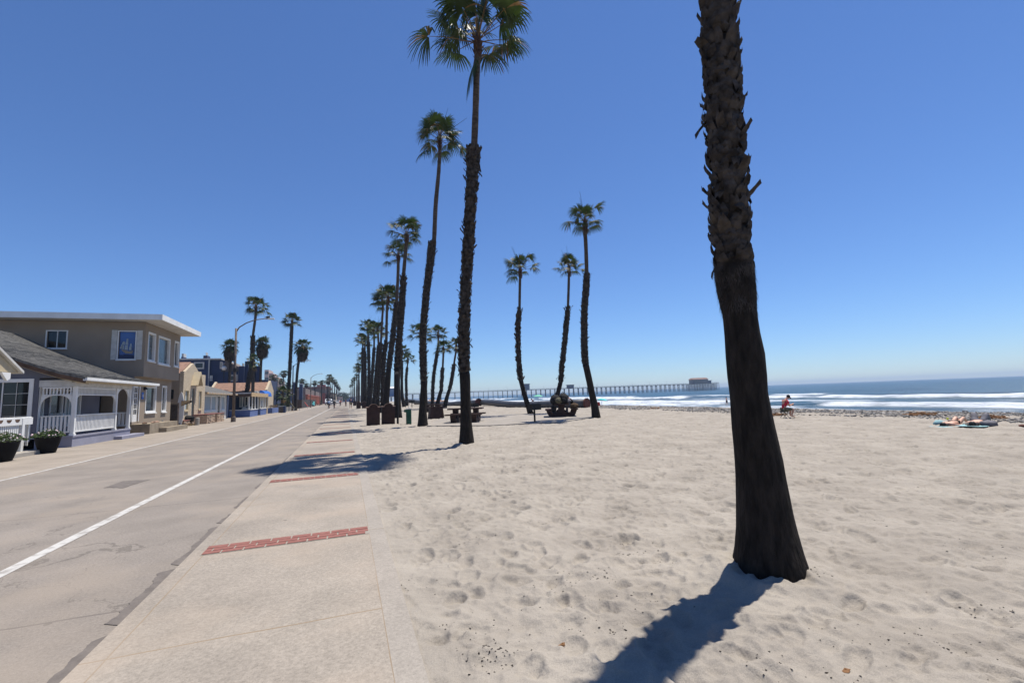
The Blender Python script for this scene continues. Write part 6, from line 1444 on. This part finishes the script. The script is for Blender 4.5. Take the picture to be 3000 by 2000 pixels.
hut(along(1535), along(1551), -4.6, 1, 7.5, ''); hut(along(1661), along(1680), -4.6, 1, 4.2, '')
for k in range(17): b = pmb(); q = 14+k*24.; b.tube([(q, -3.1, DK), (q, -3.1, DK+5.2)], .07, 4); b.build('lamp_post', 'dark_metal', pier)
# strollers on the pier are too small to tell apart as figures; a few only
# ================================================================ LIFEGUARD TOWER
lx, ly_ = onY(1145, 1160, 112)[:2]; LZ = float(onY(1145, 1160.5, 112)[2])
o = thing('lifeguard_tower', (lx, ly_, 0), 'pale blue lifeguard tower with white roof behind the beach palms', 'lifeguard tower')
b = MB(); b.hexa([(lx-1.0, ly_-1, LZ), (lx+1.0, ly_-1, LZ), (lx+1.0, ly_+1.2, LZ), (lx-1.0, ly_+1.2, LZ), (lx-1.3, ly_-1.3, LZ+1.85), (lx+1.35, ly_-1.3, LZ+1.85), (lx+1.35, ly_+1.4, LZ+1.85), (lx-1.3, ly_+1.4, LZ+1.85)]); b.build('cabin', 'blue_light', o)
b = MB(); b.hexa([(lx-1.8, ly_-1.8, LZ+1.852), (lx+2.1, ly_-1.8, LZ+1.852), (lx+2.1, ly_+1.8, LZ+1.852), (lx-1.8, ly_+1.8, LZ+1.852), (lx-1.2, ly_-1.2, LZ+2.2), (lx+1.4, ly_-1.2, LZ+2.2), (lx+1.4, ly_+1.2, LZ+2.2), (lx-1.2, ly_+1.2, LZ+2.2)]); b.build('roof', 'white_paint', o)
b = MB(); b.box(lx-1.9, lx+2.6, ly_-1.9, ly_+1.9, LZ-.15, LZ-.002); b.build('deck', 'old_white', o)
b = MB(); b.box(lx+1.4, lx+2.6, ly_-1.9, ly_-1.84, LZ+.8, LZ+.86); b.box(lx+2.54, lx+2.6, ly_-1.84, ly_+1.9, LZ+.8, LZ+.86); b.box(lx+2.54, lx+2.6, ly_-1.9, ly_-1.841, LZ, LZ+.8); b.build('railing', 'old_white', o)
for sx in (-1.5, 1.6):
    for sy in (-1.5, 1.5): b = MB(); b.tube([(lx+sx*1.2, ly_+sy*1.2, -.2), (lx+sx, ly_+sy, LZ-.15)], .09, 6); b.build('leg', 'old_white', o)
b = MB(); b.tube([(lx+2.6, ly_, LZ), (lx+4.4, ly_, 0)], .08, 6); b.tube([(lx+2.6, ly_+.8, LZ), (lx+4.4, ly_+.8, 0)], .08, 6); b.build('ramp', 'old_white', o)
# ================================================================ BEACH UMBRELLAS, CHAIR
def umbrella(label, x, y, z, r, h, m, tilt=0):
    o = thing('beach_umbrella', (x, y, z), label, 'umbrella', 'beach umbrellas beyond the pipe'); b = MB(); b.tube([(x, y, z-.3), (x+tilt*h, y, z+h)], .02, 6); b.build('pole', 'steel', o)
    b = MB(); n = 8; c = Vector((x+tilt*h, y, z+h)); vs = [c]; fs = []
    for j, (q, dz) in enumerate([(.5, -.07), (1, -.32)]):
        for k in range(n): a = 2*math.pi*k/n; vs.append(c+Vector((q*r*math.cos(a), q*r*math.sin(a), dz*r+tilt*-q*r*math.cos(a)*.8)))
    for k in range(n): fs += [(0, 1+k, 1+(k+1) % n), (1+k, 1+n+k, 1+n+(k+1) % n, 1+(k+1) % n)]
    b.add(vs, fs); cn = b.build('canopy', m, o); b = MB()
    for k in range(n): a = 2*math.pi*k/n; b.tube([c, vs[1+n+k]-Vector((0, 0, .01))], .008, 4)
    b.build('ribs', 'steel', cn); return o
p = onD(1576, 1157, 62); umbrella('mint green beach umbrella beyond the pipe between two mid-beach palms', p[0], p[1], p[2]-2.0, .72, 2.05, 'umbrella_green')
p = onD(1757, 1167, 50); umbrella('pale turquoise tilted umbrella right of the rust red pipe flange', p[0], p[1], p[2]-1.4, .62, 1.4, 'turquoise', .22)
p = onD(1754, 1181, 49); o = thing('beach_chair', tuple(p), 'small red beach chair beneath the turquoise umbrella', 'chair'); x, y, z = p
b = MB(); b.prism([(x-.05, z-.3), (x+.05, z-.3), (x-.05, z+.14), (x-.13, z+.14)], y-.3, y+.3); b.build('backrest', 'red_plastic', o); b = MB(); b.box(x, x+.5, y-.3, y+.3, z-.34, z-.3); b.build('seat', 'red_plastic', o)
for sx in (0, .45):
    for sy in (-.28, .25): b = MB(); b.tube([(x+sx, y+sy, z-.8), (x+sx, y+sy, z-.34)], .015, 5); b.build('leg', 'steel', o)

# ================================================================ PEOPLE
def skin_mesh(name, nodes, edges, m, parent, sub=1):
    me = bpy.data.meshes.new(name); keys = list(nodes); idx = {k: i for i, k in enumerate(keys)}
    me.from_pydata([nodes[k][0] for k in keys], [(idx[a], idx[b_]) for a, b_ in edges], []); me.materials.append(MT[m])
    o = bpy.data.objects.new(name, me); col.objects.link(o); o.parent = parent
    md = o.modifiers.new('skin', 'SKIN'); md.use_smooth_shade = True
    for k in keys:
        r = nodes[k][1]; sv = me.skin_vertices[0].data[idx[k]]; sv.radius = (r, r) if not hasattr(r, '__len__') else r; sv.use_root = (idx[k] == 0); sv.use_loose = False
    sb = o.modifiers.new('sub', 'SUBSURF'); sb.levels = sub; sb.render_levels = sub; return o
def person(loc, rz, J, label, skin='skin', clothes=(), hair='hair', cap=None, k=1.0, group=None, fingers=True, long_hair=False):
    o = thing('person', loc, label, 'person', group, rz); V = {q: Vector(p)*k for q, p in J.items()}
    nd = {'pelvis': (V['pelvis'], (.135*k, .11*k)), 'waist': (V['pelvis'].lerp(V['chest'], .45), (.12*k, .095*k)), 'chest': (V['chest'], (.15*k, .105*k)), 'neck': (V['neck'], .055*k), 'jaw': (V['neck'].lerp(V['head'], .45), .062*k), 'head': (V['head'], (.078*k, .095*k)), 'crown': (V['head']+(V['head']-V['neck']).normalized()*.075*k, .066*k)}
    eg = [('pelvis', 'waist'), ('waist', 'chest'), ('chest', 'neck'), ('neck', 'jaw'), ('jaw', 'head'), ('head', 'crown')]
    f = Vector(J.get('face', (0, -1, 0))).normalized(); nd['nose'] = (V['head']+f*.10*k-(V['head']-V['neck']).normalized()*.02*k, .016*k); eg.append(('head', 'nose'))
    for s in 'lr':
        sh, el, wr, hp, kn, an, to = [V[q+s] for q in ('sh', 'el', 'wr', 'hp', 'kn', 'an', 'to')]
        hd = wr+(wr-el).normalized()*.07*k
        nd.update({'sh'+s: (sh, .062*k), 'el'+s: (el, .045*k), 'wr'+s: (wr, .030*k), 'hd'+s: (hd, (.042*k, .022*k)), 'hp'+s: (hp, .095*k), 'th'+s: (hp.lerp(kn, .45), .082*k), 'kn'+s: (kn, .056*k), 'ca'+s: (kn.lerp(an, .35), .056*k), 'an'+s: (an, .036*k), 'to'+s: (to, .034*k)})
        eg += [('chest', 'sh'+s), ('sh'+s, 'el'+s), ('el'+s, 'wr'+s), ('wr'+s, 'hd'+s), ('pelvis', 'hp'+s), ('hp'+s, 'th'+s), ('th'+s, 'kn'+s), ('kn'+s, 'ca'+s), ('ca'+s, 'an'+s), ('an'+s, 'to'+s)]
        if fingers:
            dr = (wr-el).normalized(); sd_ = dr.cross(Vector((0, 0, 1))); sd_ = sd_.normalized() if sd_.length > .1 else Vector((1, 0, 0)); dn = sd_.cross(dr)
            for i, L in enumerate((.072, .082, .076, .058)):
                b0 = hd+sd_*(i-1.5)*.022*k+dr*.03*k; m1 = b0+dr*L*.55*k; t1 = m1+(dr*.7+dn*.5).normalized()*L*.5*k
                nd['f%d%s' % (i, s)] = (b0, .010*k); nd['g%d%s' % (i, s)] = (m1, .009*k); nd['h%d%s' % (i, s)] = (t1, .008*k); eg += [('hd'+s, 'f%d%s' % (i, s)), ('f%d%s' % (i, s), 'g%d%s' % (i, s)), ('g%d%s' % (i, s), 'h%d%s' % (i, s))]
            tb = wr+dr*.03*k+sd_*.035*k; nd['t1'+s] = (tb, .011*k); nd['t2'+s] = (tb+dr*.045*k+sd_*.02*k, .009*k); eg += [('wr'+s, 't1'+s), ('t1'+s, 't2'+s)]
    body = skin_mesh('body', nd, eg, skin, o)
    for nm, m, parts, gr_ in clothes:
        cn, ce = {}, []
        def put_(q, ex=1.): cn[q] = (nd[q][0], tuple(v*gr_*ex for v in nd[q][1]) if hasattr(nd[q][1], '__len__') else nd[q][1]*gr_*ex)
        if parts == 'shirt' or parts == 'long_shirt':
            cn['chest'] = None; put_('chest'); put_('waist'); put_('pelvis', .98); ce += [('chest', 'waist'), ('waist', 'pelvis')]
            for s in 'lr':
                put_('sh'+s, 1.15); mid = nd['sh'+s][0].lerp(nd['el'+s][0], .62 if parts == 'shirt' else 1); cn['sl'+s] = (mid, .062*k*gr_); ce += [('chest', 'sh'+s), ('sh'+s, 'sl'+s)]
                if parts == 'long_shirt': cn['cu'+s] = (nd['wr'+s][0], .042*k*gr_); ce.append(('sl'+s, 'cu'+s))
        else:
            put_('pelvis', 1.03)
            for s in 'lr':
                put_('hp'+s, 1.03); put_('th'+s, 1.08); ce += [('pelvis', 'hp'+s), ('hp'+s, 'th'+s)]
                if parts == 'swim': cn.pop('th'+s); ce = [e for e in ce if 'th'+s not in e]; continue
                if parts == 'shorts': cn['hm'+s] = (nd['hp'+s][0].lerp(nd['kn'+s][0], .85), .088*k*gr_); ce.append(('th'+s, 'hm'+s))
                else: put_('kn'+s, 1.25); cn['hm'+s] = (nd['an'+s][0], .065*k*gr_); ce += [('th'+s, 'kn'+s), ('kn'+s, 'hm'+s)]
        skin_mesh(nm, cn, ce, m, o)
    up = (V['head']-V['neck']).normalized(); hc = V['head']+up*.045*k-f*.022*k
    b = MB(); b.blob(hc, .108*k, 10, 7, .05, (.92, .98, .9)); 
    if long_hair: b.blob(hc-up*.12*k-f*.06*k, .13*k, 9, 6, .1, (1.3, 1.1, .8)); b.blob(hc-up*.02*k-f*.1*k, .14*k, 9, 6, .1, (1.2, 1.2, .7))
    b.build('hair' if not cap else 'cap', hair if not cap else cap, o, smooth=True, rel=False)
    if cap: b = MB(); q = hc+f*.10*k; sd_ = f.cross(up).normalized(); b.hexa([tuple(q-sd_*.07*k), tuple(q+sd_*.07*k), tuple(q+sd_*.05*k+f*.09*k-up*.02*k), tuple(q-sd_*.05*k+f*.09*k-up*.02*k), tuple(q-sd_*.07*k+up*.012*k), tuple(q+sd_*.07*k+up*.012*k), tuple(q+sd_*.05*k+f*.09*k-up*.008*k), tuple(q-sd_*.05*k+f*.09*k-up*.008*k)]); b.build('cap_peak', cap, o, rel=False)
    return o
# reader on a low stool, facing right in the view (local +x = facing)
rp = onZ(2303, 1219, .08)
view_right = math.atan2(ROT[1][0], ROT[0][0])
Jr = {'pelvis': (-.10, 0, .46), 'chest': (.0, 0, .86), 'neck': (.10, 0, 1.04), 'head': (.22, 0, 1.13), 'face': (.75, 0, -.65),
      'shl': (.02, .19, .93), 'ell': (.10, .26, .66), 'wrl': (.32, .14, .70), 'shr': (.02, -.19, .93), 'elr': (.10, -.27, .64), 'wrr': (.30, -.15, .72),
      'hpl': (-.05, .11, .44), 'knl': (.38, .14, .49), 'anl': (.32, .15, .10), 'tol': (.50, .16, .04), 'hpr': (-.05, -.11, .44), 'knr': (.36, -.16, .48), 'anr': (.22, -.17, .10), 'tor': (.40, -.18, .04)}
person((rp[0], rp[1], sz(rp[0], rp[1])), view_right, Jr, 'person in red shirt, shorts and black cap bent over a booklet on a stool', clothes=(('shirt', 'red_shirt', 'shirt', 1.12), ('shorts', 'khaki', 'shorts', 1.12)), cap='black_cloth', k=.80)
o = thing('stool', (rp[0], rp[1], sz(rp[0], rp[1])), 'small dark folding stool under the person in the red shirt', 'stool', rz=view_right); o.scale = (.8, .8, .8)
b = MB(); b.box(-.27, .08, -.17, .17, .335, .36); b.build('seat', 'black_cloth', o, rel=False)
for s in (-.15, .15): b = MB(); b.tube([(-.24, s, 0), (.06, s, .335)], .014, 5); b.build('leg', 'dark_metal', o, rel=False); b = MB(); b.tube([(.10, s, 0), (-.22, s, .335)], .014, 5); b.build('leg', 'dark_metal', o, rel=False)
o = thing('booklet', (rp[0], rp[1], sz(rp[0], rp[1])), 'small open booklet held by the person in the red shirt', 'book', rz=view_right); o.scale = (.8, .8, .8)
b = MB(); b.hexa([(.36, -.12, .70), (.48, -.12, .64), (.48, .12, .64), (.36, .12, .70), (.362, -.12, .708), (.484, -.12, .648), (.484, .12, .648), (.362, .12, .708)]); b.build('pages', 'cap_tan', o, rel=False)
# two sunbathers lying on their backs, heads to the left and towards the camera
def lying(knee_h, spread=0.12):
    return {'pelvis': (.0, 0, .12), 'chest': (-.42, 0, .13), 'neck': (-.60, 0, .12), 'head': (-.74, 0, .12), 'face': (0, 0, 1),
      'shl': (-.50, .19, .10), 'ell': (-.22, .30, .06), 'wrl': (.03, .33, .05), 'shr': (-.50, -.19, .10), 'elr': (-.22, -.30, .06), 'wrr': (.03, -.33, .05),
      'hpl': (.06, .10, .11), 'knl': (.38, spread+.02, knee_h), 'anl': (.62, spread, .09), 'tol': (.75, spread, .05), 'hpr': (.06, -.10, .11), 'knr': (.36, -spread, knee_h*.97), 'anr': (.60, -spread, .09), 'tor': (.74, -spread, .05)}
q1 = onZ(2798, 1240, .05); q2 = onZ(2868, 1243, .05)
az1 = view_right+R_(20)
o = person((q1[0], q1[1], sz(*q1[:2])), az1, lying(.34), 'left sunbather with dark hair lying on a blue towel, knees raised', 'skin_pale', (('swimsuit', 'black_cloth', 'swim', 1.1),), k=.80, long_hair=True)
o = person((q2[0], q2[1], sz(*q2[:2])), view_right+R_(33), lying(.42, .16), 'right sunbather with black hair and grey trousers, knees raised high', 'skin_pale', (('trousers', 'grey_cloth', 'trousers', 1.15),), k=.84, long_hair=True)
for q, l, m, w_ in ((q1, 'pale aqua towel spread under the left sunbather', 'pale_aqua', az1), (q2, 'pale striped towel spread under the right sunbather', 'pale_aqua', view_right+R_(33))):
    o = thing('beach_towel', (q[0], q[1], sz(*q[:2])), l, 'towel', rz=w_); b = MB(); n = 12; vs = []
    for i in range(n+1):
        for j in range(5): vs.append((-.90+1.35*i/n, -.34+.68*j/4, .03+random.uniform(-.008, .012)))
    b.add(vs, [(i*5+j, i*5+j+5, i*5+j+6, i*5+j+1) for i in range(n) for j in range(4)]); b.build('cloth', m, o, rel=False)
p = onZ(2753, 1240, .05); b = MB(); b.blob((p[0], p[1], sz(p[0], p[1])+.09), .15, 9, 6, .15, (1.3, 1, .65)); tag(b.build('beach_bag', 'pale_aqua', smooth=True), 'turquoise bag behind the head of the left sunbather', 'bag')
p = onZ(2897, 1246, .05); b = MB(); b.blob((p[0], p[1], sz(p[0], p[1])+.09), .2, 9, 6, .2, (1.3, 1, .55)); tag(b.build('beach_bag', 'grey_cloth', smooth=True), 'dark grey crumpled bag at the right end of the sunbathers', 'bag')
p = onD(2776, 1226, 15.3); b = MB(); b.blob(tuple(p), .035, 8, 6, .05); tag(b.build('tennis_ball', mat('ball_yellow', (.6, .65, .03), .8)), 'yellow green ball resting on the left sunbather', 'ball')
p = onZ(2997, 1248, .05); b = MB(); b.blob((p[0], p[1], sz(p[0], p[1])+.04), .09, 8, 6, .25, (1.2, 1, .6)); tag(b.build('beach_bag', 'rust'), 'reddish brown bundle on the sand at the right edge', 'bag')
# people on the promenade and road
def standing(stride=.2, arm=.1, lean=0.):
    return {'pelvis': (0, 0, .93), 'chest': (0, -.02-lean, 1.30), 'neck': (0, -.03-lean, 1.48), 'head': (0, -.05-lean, 1.60), 'face': (0, -1, -.1),
      'shl': (.19, -lean, 1.40), 'ell': (.25, arm, 1.12), 'wrl': (.24, arm*-.2, .88), 'shr': (-.19, -lean, 1.40), 'elr': (-.25, -arm*.6, 1.12), 'wrr': (-.24, -arm*2, .90),
      'hpl': (.10, 0, .90), 'knl': (.11, -stride*.5, .48), 'anl': (.11, -stride, .09), 'tol': (.12, -stride-.15, .04), 'hpr': (-.10, 0, .90), 'knr': (-.11, stride*.3, .48), 'anr': (-.11, stride, .12), 'tor': (-.12, stride-.12, .04)}
p = onZ(1027.5, 1196.5, .035); person((p[0], p[1], .035), R_(8), standing(.16), 'person in navy shirt and pale shorts standing on the far promenade', clothes=(('shirt', 'navy_cloth', 'long_shirt', 1.2), ('shorts', 'khaki', 'shorts', 1.15)), k=1.12, fingers=True)
def cyclist(loc, rz, label, shirt, grp, k=1.0, fing=True):
    bk = thing('bicycle', loc, label[1], 'bicycle', grp[1], rz)
    for s, y in ((0, -.52), (1, .52)):
        w = MB(); r = .33; w.tube([(0, y+r*math.cos(a), .34+r*math.sin(a)) for a in np.linspace(0, 2*math.pi, 19)], .022, 6, False); wh = w.build('wheel', 'rubber', bk, rel=False)
        w = MB()
        for q in range(8): a = q*math.pi/8; w.tube([(0, y+r*math.cos(a), .34+r*math.sin(a)), (0, y-r*math.cos(a), .34-r*math.sin(a))], .004, 3)
        w.build('spokes', 'steel', wh, rel=False)
    w = MB()
    for a, c in [((0, .52, .34), (0, .05, .32)), ((0, .05, .32), (0, .18, .86)), ((0, .52, .34), (0, .16, .75)), ((0, .05, .32), (0, -.38, .8)), ((0, .17, .78), (0, -.36, .86)), ((0, -.52, .34), (0, -.36, 1.0))]: w.tube([a, c], .018, 6)
    w.build('frame', 'dark_metal', bk, rel=False)
    w = MB(); w.tube([(-.28, -.30, 1.04), (-.1, -.37, 1.02), (.1, -.37, 1.02), (.28, -.30, 1.04)], .014, 5); w.build('handlebar', 'steel', bk, rel=False)
    w = MB(); w.blob((0, .2, .9), .11, 8, 5, .05, (.8, 1.3, .4)); w.build('saddle', 'rubber', bk, rel=False)
    J = {'pelvis': (0, .16, 1.02), 'chest': (0, .02, 1.38), 'neck': (0, -.06, 1.55), 'head': (0, -.11, 1.67), 'face': (0, -1, -.1), 'shl': (.19, .0, 1.47), 'ell': (.27, -.13, 1.24), 'wrl': (.25, -.27, 1.08), 'shr': (-.19, .0, 1.47), 'elr': (-.27, -.13, 1.24), 'wrr': (-.25, -.27, 1.08),
      'hpl': (.10, .14, .98), 'knl': (.13, -.22, .72), 'anl': (.12, -.05, .38), 'tol': (.12, -.18, .33), 'hpr': (-.10, .14, .98), 'knr': (-.12, -.14, .58), 'anr': (-.12, .08, .20), 'tor': (-.12, -.06, .14)}
    person(loc, rz, J, label[0], clothes=(('shirt', shirt, 'long_shirt', 1.15), ('trousers', 'black_cloth', 'shorts', 1.1)), group=grp[0], fingers=fing)
cyclist((-3.35, 101, 0), R_(170), ('left rider of the two cyclists abreast on the road, in pale blue', 'bicycle under the left one of the two riders abreast'), 'blue_light', (None, None))
cyclist((-2.35, 101.5, 0), R_(175), ('right rider of the two cyclists abreast on the road, in black', 'bicycle under the right one of the two riders abreast'), 'black_cloth', (None, None))
cyclist((-1.75, 150, 0), R_(5), ('small distant cyclist right of the two white cars', 'bicycle of the small distant cyclist near the white cars'), 'pink_red', (None, None))
cyclist((-.15, 124, .035), R_(10), ('cyclist in dark jacket on the promenade left of the standing walker', 'bicycle of the cyclist on the promenade'), 'navy_cloth', (None, None))
# person lolling over the loaded table with bags
tz0 = TZ
tb = Vector((12.45, 25.9, TZ)); rz_t = R_(-24); Rt = Matrix.Rotation(rz_t, 3, 'Z')
def tl(x, y, z): v = Rt @ Vector((x, y, z)); return (tb.x+v.x, tb.y+v.y, tb.z+v.z)
Js = {'pelvis': (0, 0, .10), 'chest': (0, .16, .45), 'neck': (0, .28, .60), 'head': (0, .37, .67), 'face': (0, .7, -.6), 'shl': (.2, .2, .52), 'ell': (.30, .38, .36), 'wrl': (.12, .52, .34), 'shr': (-.2, .2, .52), 'elr': (-.30, .38, .36), 'wrr': (-.12, .52, .34),
      'hpl': (.1, .04, .08), 'knl': (.15, .42, .10), 'anl': (.15, .45, -.32), 'tol': (.16, .58, -.38), 'hpr': (-.1, .04, .08), 'knr': (-.15, .42, .10), 'anr': (-.15, .45, -.32), 'tor': (-.16, .58, -.38)}
person(tl(.78, -.2, .475), rz_t+R_(90), Js, 'person in dark hooded top hunched over the loaded picnic table', clothes=(('hoodie', 'black_cloth', 'long_shirt', 1.35), ('trousers', 'grey_cloth', 'trousers', 1.15)), k=1.0)
def bag(label, lc, r, m, sq, strap=True):
    o = thing('backpack', lc, label, 'bag'); b = MB(); b.blob(lc, r, 10, 7, .12, sq); b.build('body', m, o, smooth=True)
    b = MB(); b.blob((lc[0]-r*.2, lc[1]-r*sq[1]*.85, lc[2]-r*.15), r*.5, 8, 5, .1, (1, .5, .8)); b.build('pocket', m, o, smooth=True)
    if strap: b = MB(); b.tube([(lc[0]-r*.4, lc[1], lc[2]+r*sq[2]*.9), (lc[0], lc[1], lc[2]+r*sq[2]*1.25), (lc[0]+r*.4, lc[1], lc[2]+r*sq[2]*.9)], .02, 5); b.build('strap', m, o)
bag('bulky black backpack at the left end of the loaded picnic table', tl(-.35, -.75, 1.02), .30, 'black_cloth', (1.1, .8, 1))
bag('pale khaki rucksack on top of the loaded picnic table', tl(-.12, -.95, .98), .22, 'khaki', (1.2, .8, .8))
bag('large round black bag in the middle of the loaded picnic table', tl(.12, -.8, 1.06), .31, 'black_cloth', (1, .9, 1.05))
bag('tan brown shoulder bag slumped on the right bench of the loaded table', tl(.78, -.75, .62), .22, 'tan_bag', (1.2, .9, .75))
bag('grey patterned bundle on the right end of the loaded tabletop', tl(.4, -.55, .92), .18, 'grey_cloth', (1.2, 1, .8), False)
# two seated figures under the green umbrella and a wader
p = onD(1566, 1177, 60); Jq = dict(Js)
person((p[0], p[1], p[2]-.35), R_(80), Js, 'dark haired person sitting beyond the pipe left of the green umbrella', clothes=(('shirt', 'black_cloth', 'shirt', 1.15), ('shorts', 'navy_cloth', 'shorts', 1.1)))
p = onD(1587, 1180, 60); person((p[0], p[1], p[2]-.55), R_(200), Js, 'small figure half hidden by the pipe under the green umbrella', clothes=(('shirt', 'grey_cloth', 'shirt', 1.15), ('shorts', 'black_cloth', 'shorts', 1.1)))
p = onD(2130, 1186, 92); person((p[0], p[1], p[2]-.1), R_(200), standing(.15, .05), 'person wading in the foaming shallows left of the big palm trunk', clothes=(('shorts', 'black_cloth', 'shorts', 1.1),))
# ================================================================ CARS
def car(x, y, label, s=1.0, m='car_white'):
    o = thing('pickup_truck' if s > 1 else 'parked_car', (x, y, 0), label, 'car', 'white cars coming down the street'); w = .93; L = 4.7
    pf = [(0, .35), (0, .95), (.15, 1.08), (1.25, 1.18), (1.85, 1.72), (2.2, 1.80), (3.9, 1.80), (4.5, 1.2), (4.7, 1.1), (4.7, .35)]
    b = MB(); b.prism([(y+a*s, z*s) for a, z in pf], x-w*s, x+w*s, 'X'); b.build('body', m, o, bevel=.05)
    b = MB(); b.hexa([(x-.78*s, y+1.22*s, 1.2*s), (x+.78*s, y+1.22*s, 1.2*s), (x+.7*s, y+1.84*s, 1.70*s), (x-.7*s, y+1.84*s, 1.70*s), (x-.78*s, y+1.18*s, 1.23*s), (x+.78*s, y+1.18*s, 1.23*s), (x+.7*s, y+1.78*s, 1.73*s), (x-.7*s, y+1.78*s, 1.73*s)]); b.build('windscreen', 'glass_dark', o)
    b = MB(); b.box(x-w*s-.01, x-w*s-.001, y+2*s, y+3.9*s, 1.15*s, 1.65*s); b.box(x+w*s+.001, x+w*s+.01, y+2*s, y+3.9*s, 1.15*s, 1.65*s); b.build('side_windows', 'glass_dark', o)
    b = MB(); b.box(x-.6*s, x+.6*s, y-.02, y-.001, .55*s, .9*s); b.build('grille', 'dark_metal', o)
    for q in (-.72, .72): b = MB(); b.box(x+q*s-.16, x+q*s+.16, y-.03, y-.001, .7*s, .92*s); b.build('headlight', 'steel', o)
    for q in (-.8, .8):
        for a in (.85, 3.75):
            b = MB(); b.tube([(x+q*s-.12, y+a*s, .34*s), (x+q*s+.12, y+a*s, .34*s)], .34*s, 14); wh = b.build('wheel', 'rubber', o); b = MB(); b.tube([(x+q*s*1.01-.125, y+a*s, .34*s), (x+q*s*1.01+.125, y+a*s, .34*s)], .2*s, 10); b.build('rim', 'steel', wh)
for i, (px_, Y, l) in enumerate([(973, 190, 'nearer white car facing down the street behind the two riders'), (989, 255, 'farther white car, right of the nearer one')]):
    p = onY(px_, 1180, Y); car(float(p[0]), Y, l)
p = onY(966, 1172, 205); car(float(p[0])-.6, 206, 'white van with dark windscreen rising behind the nearer white car', 1.35)
p = onY(956, 1182, 168); car(-10.9, 166, 'small turquoise car parked beyond the flower beds', .85, 'turquoise')
# a bird on the nearest street lamp
b = MB(); p = (-9.4+2.5, 47.0, 9.42); b.blob(p, .1, 8, 6, .05, (1.5, .8, 1)); b.blob((p[0]+.13, p[1], p[2]+.09), .05, 6, 5, .05); b.tube([(p[0]-.1, p[1], p[2]), (p[0]-.27, p[1], p[2]-.04)], [.05, .015], 5); b.tube([(p[0], p[1], p[2]-.1), (p[0], p[1], p[2]-.02)], .01, 4)
tag(b.build('bird', 'dark_metal', smooth=True), 'small dark bird perched on the nearest street lamp head', 'bird')

# ================================================================ HAZE
hz = MB(); hz.box(-1400, 4200, -1700, 4100, SEA-5, 26); ho = hz.build('haze', 'white_paint'); tag(ho, kind='stuff'); ho['label'] = 'thin pale sea haze over the beach and street'
hm = bpy.data.materials.new('haze_air'); hm.use_nodes = True; nt = hm.node_tree; nt.nodes.clear()
out = nt.nodes.new('ShaderNodeOutputMaterial'); pv = nt.nodes.new('ShaderNodeVolumePrincipled'); pv.inputs['Color'].default_value = (.52, .66, .86, 1); pv.inputs['Density'].default_value = HAZE; pv.inputs['Anisotropy'].default_value = .2
nt.links.new(pv.outputs[0], out.inputs['Volume']); ho.data.materials.clear(); ho.data.materials.append(hm)
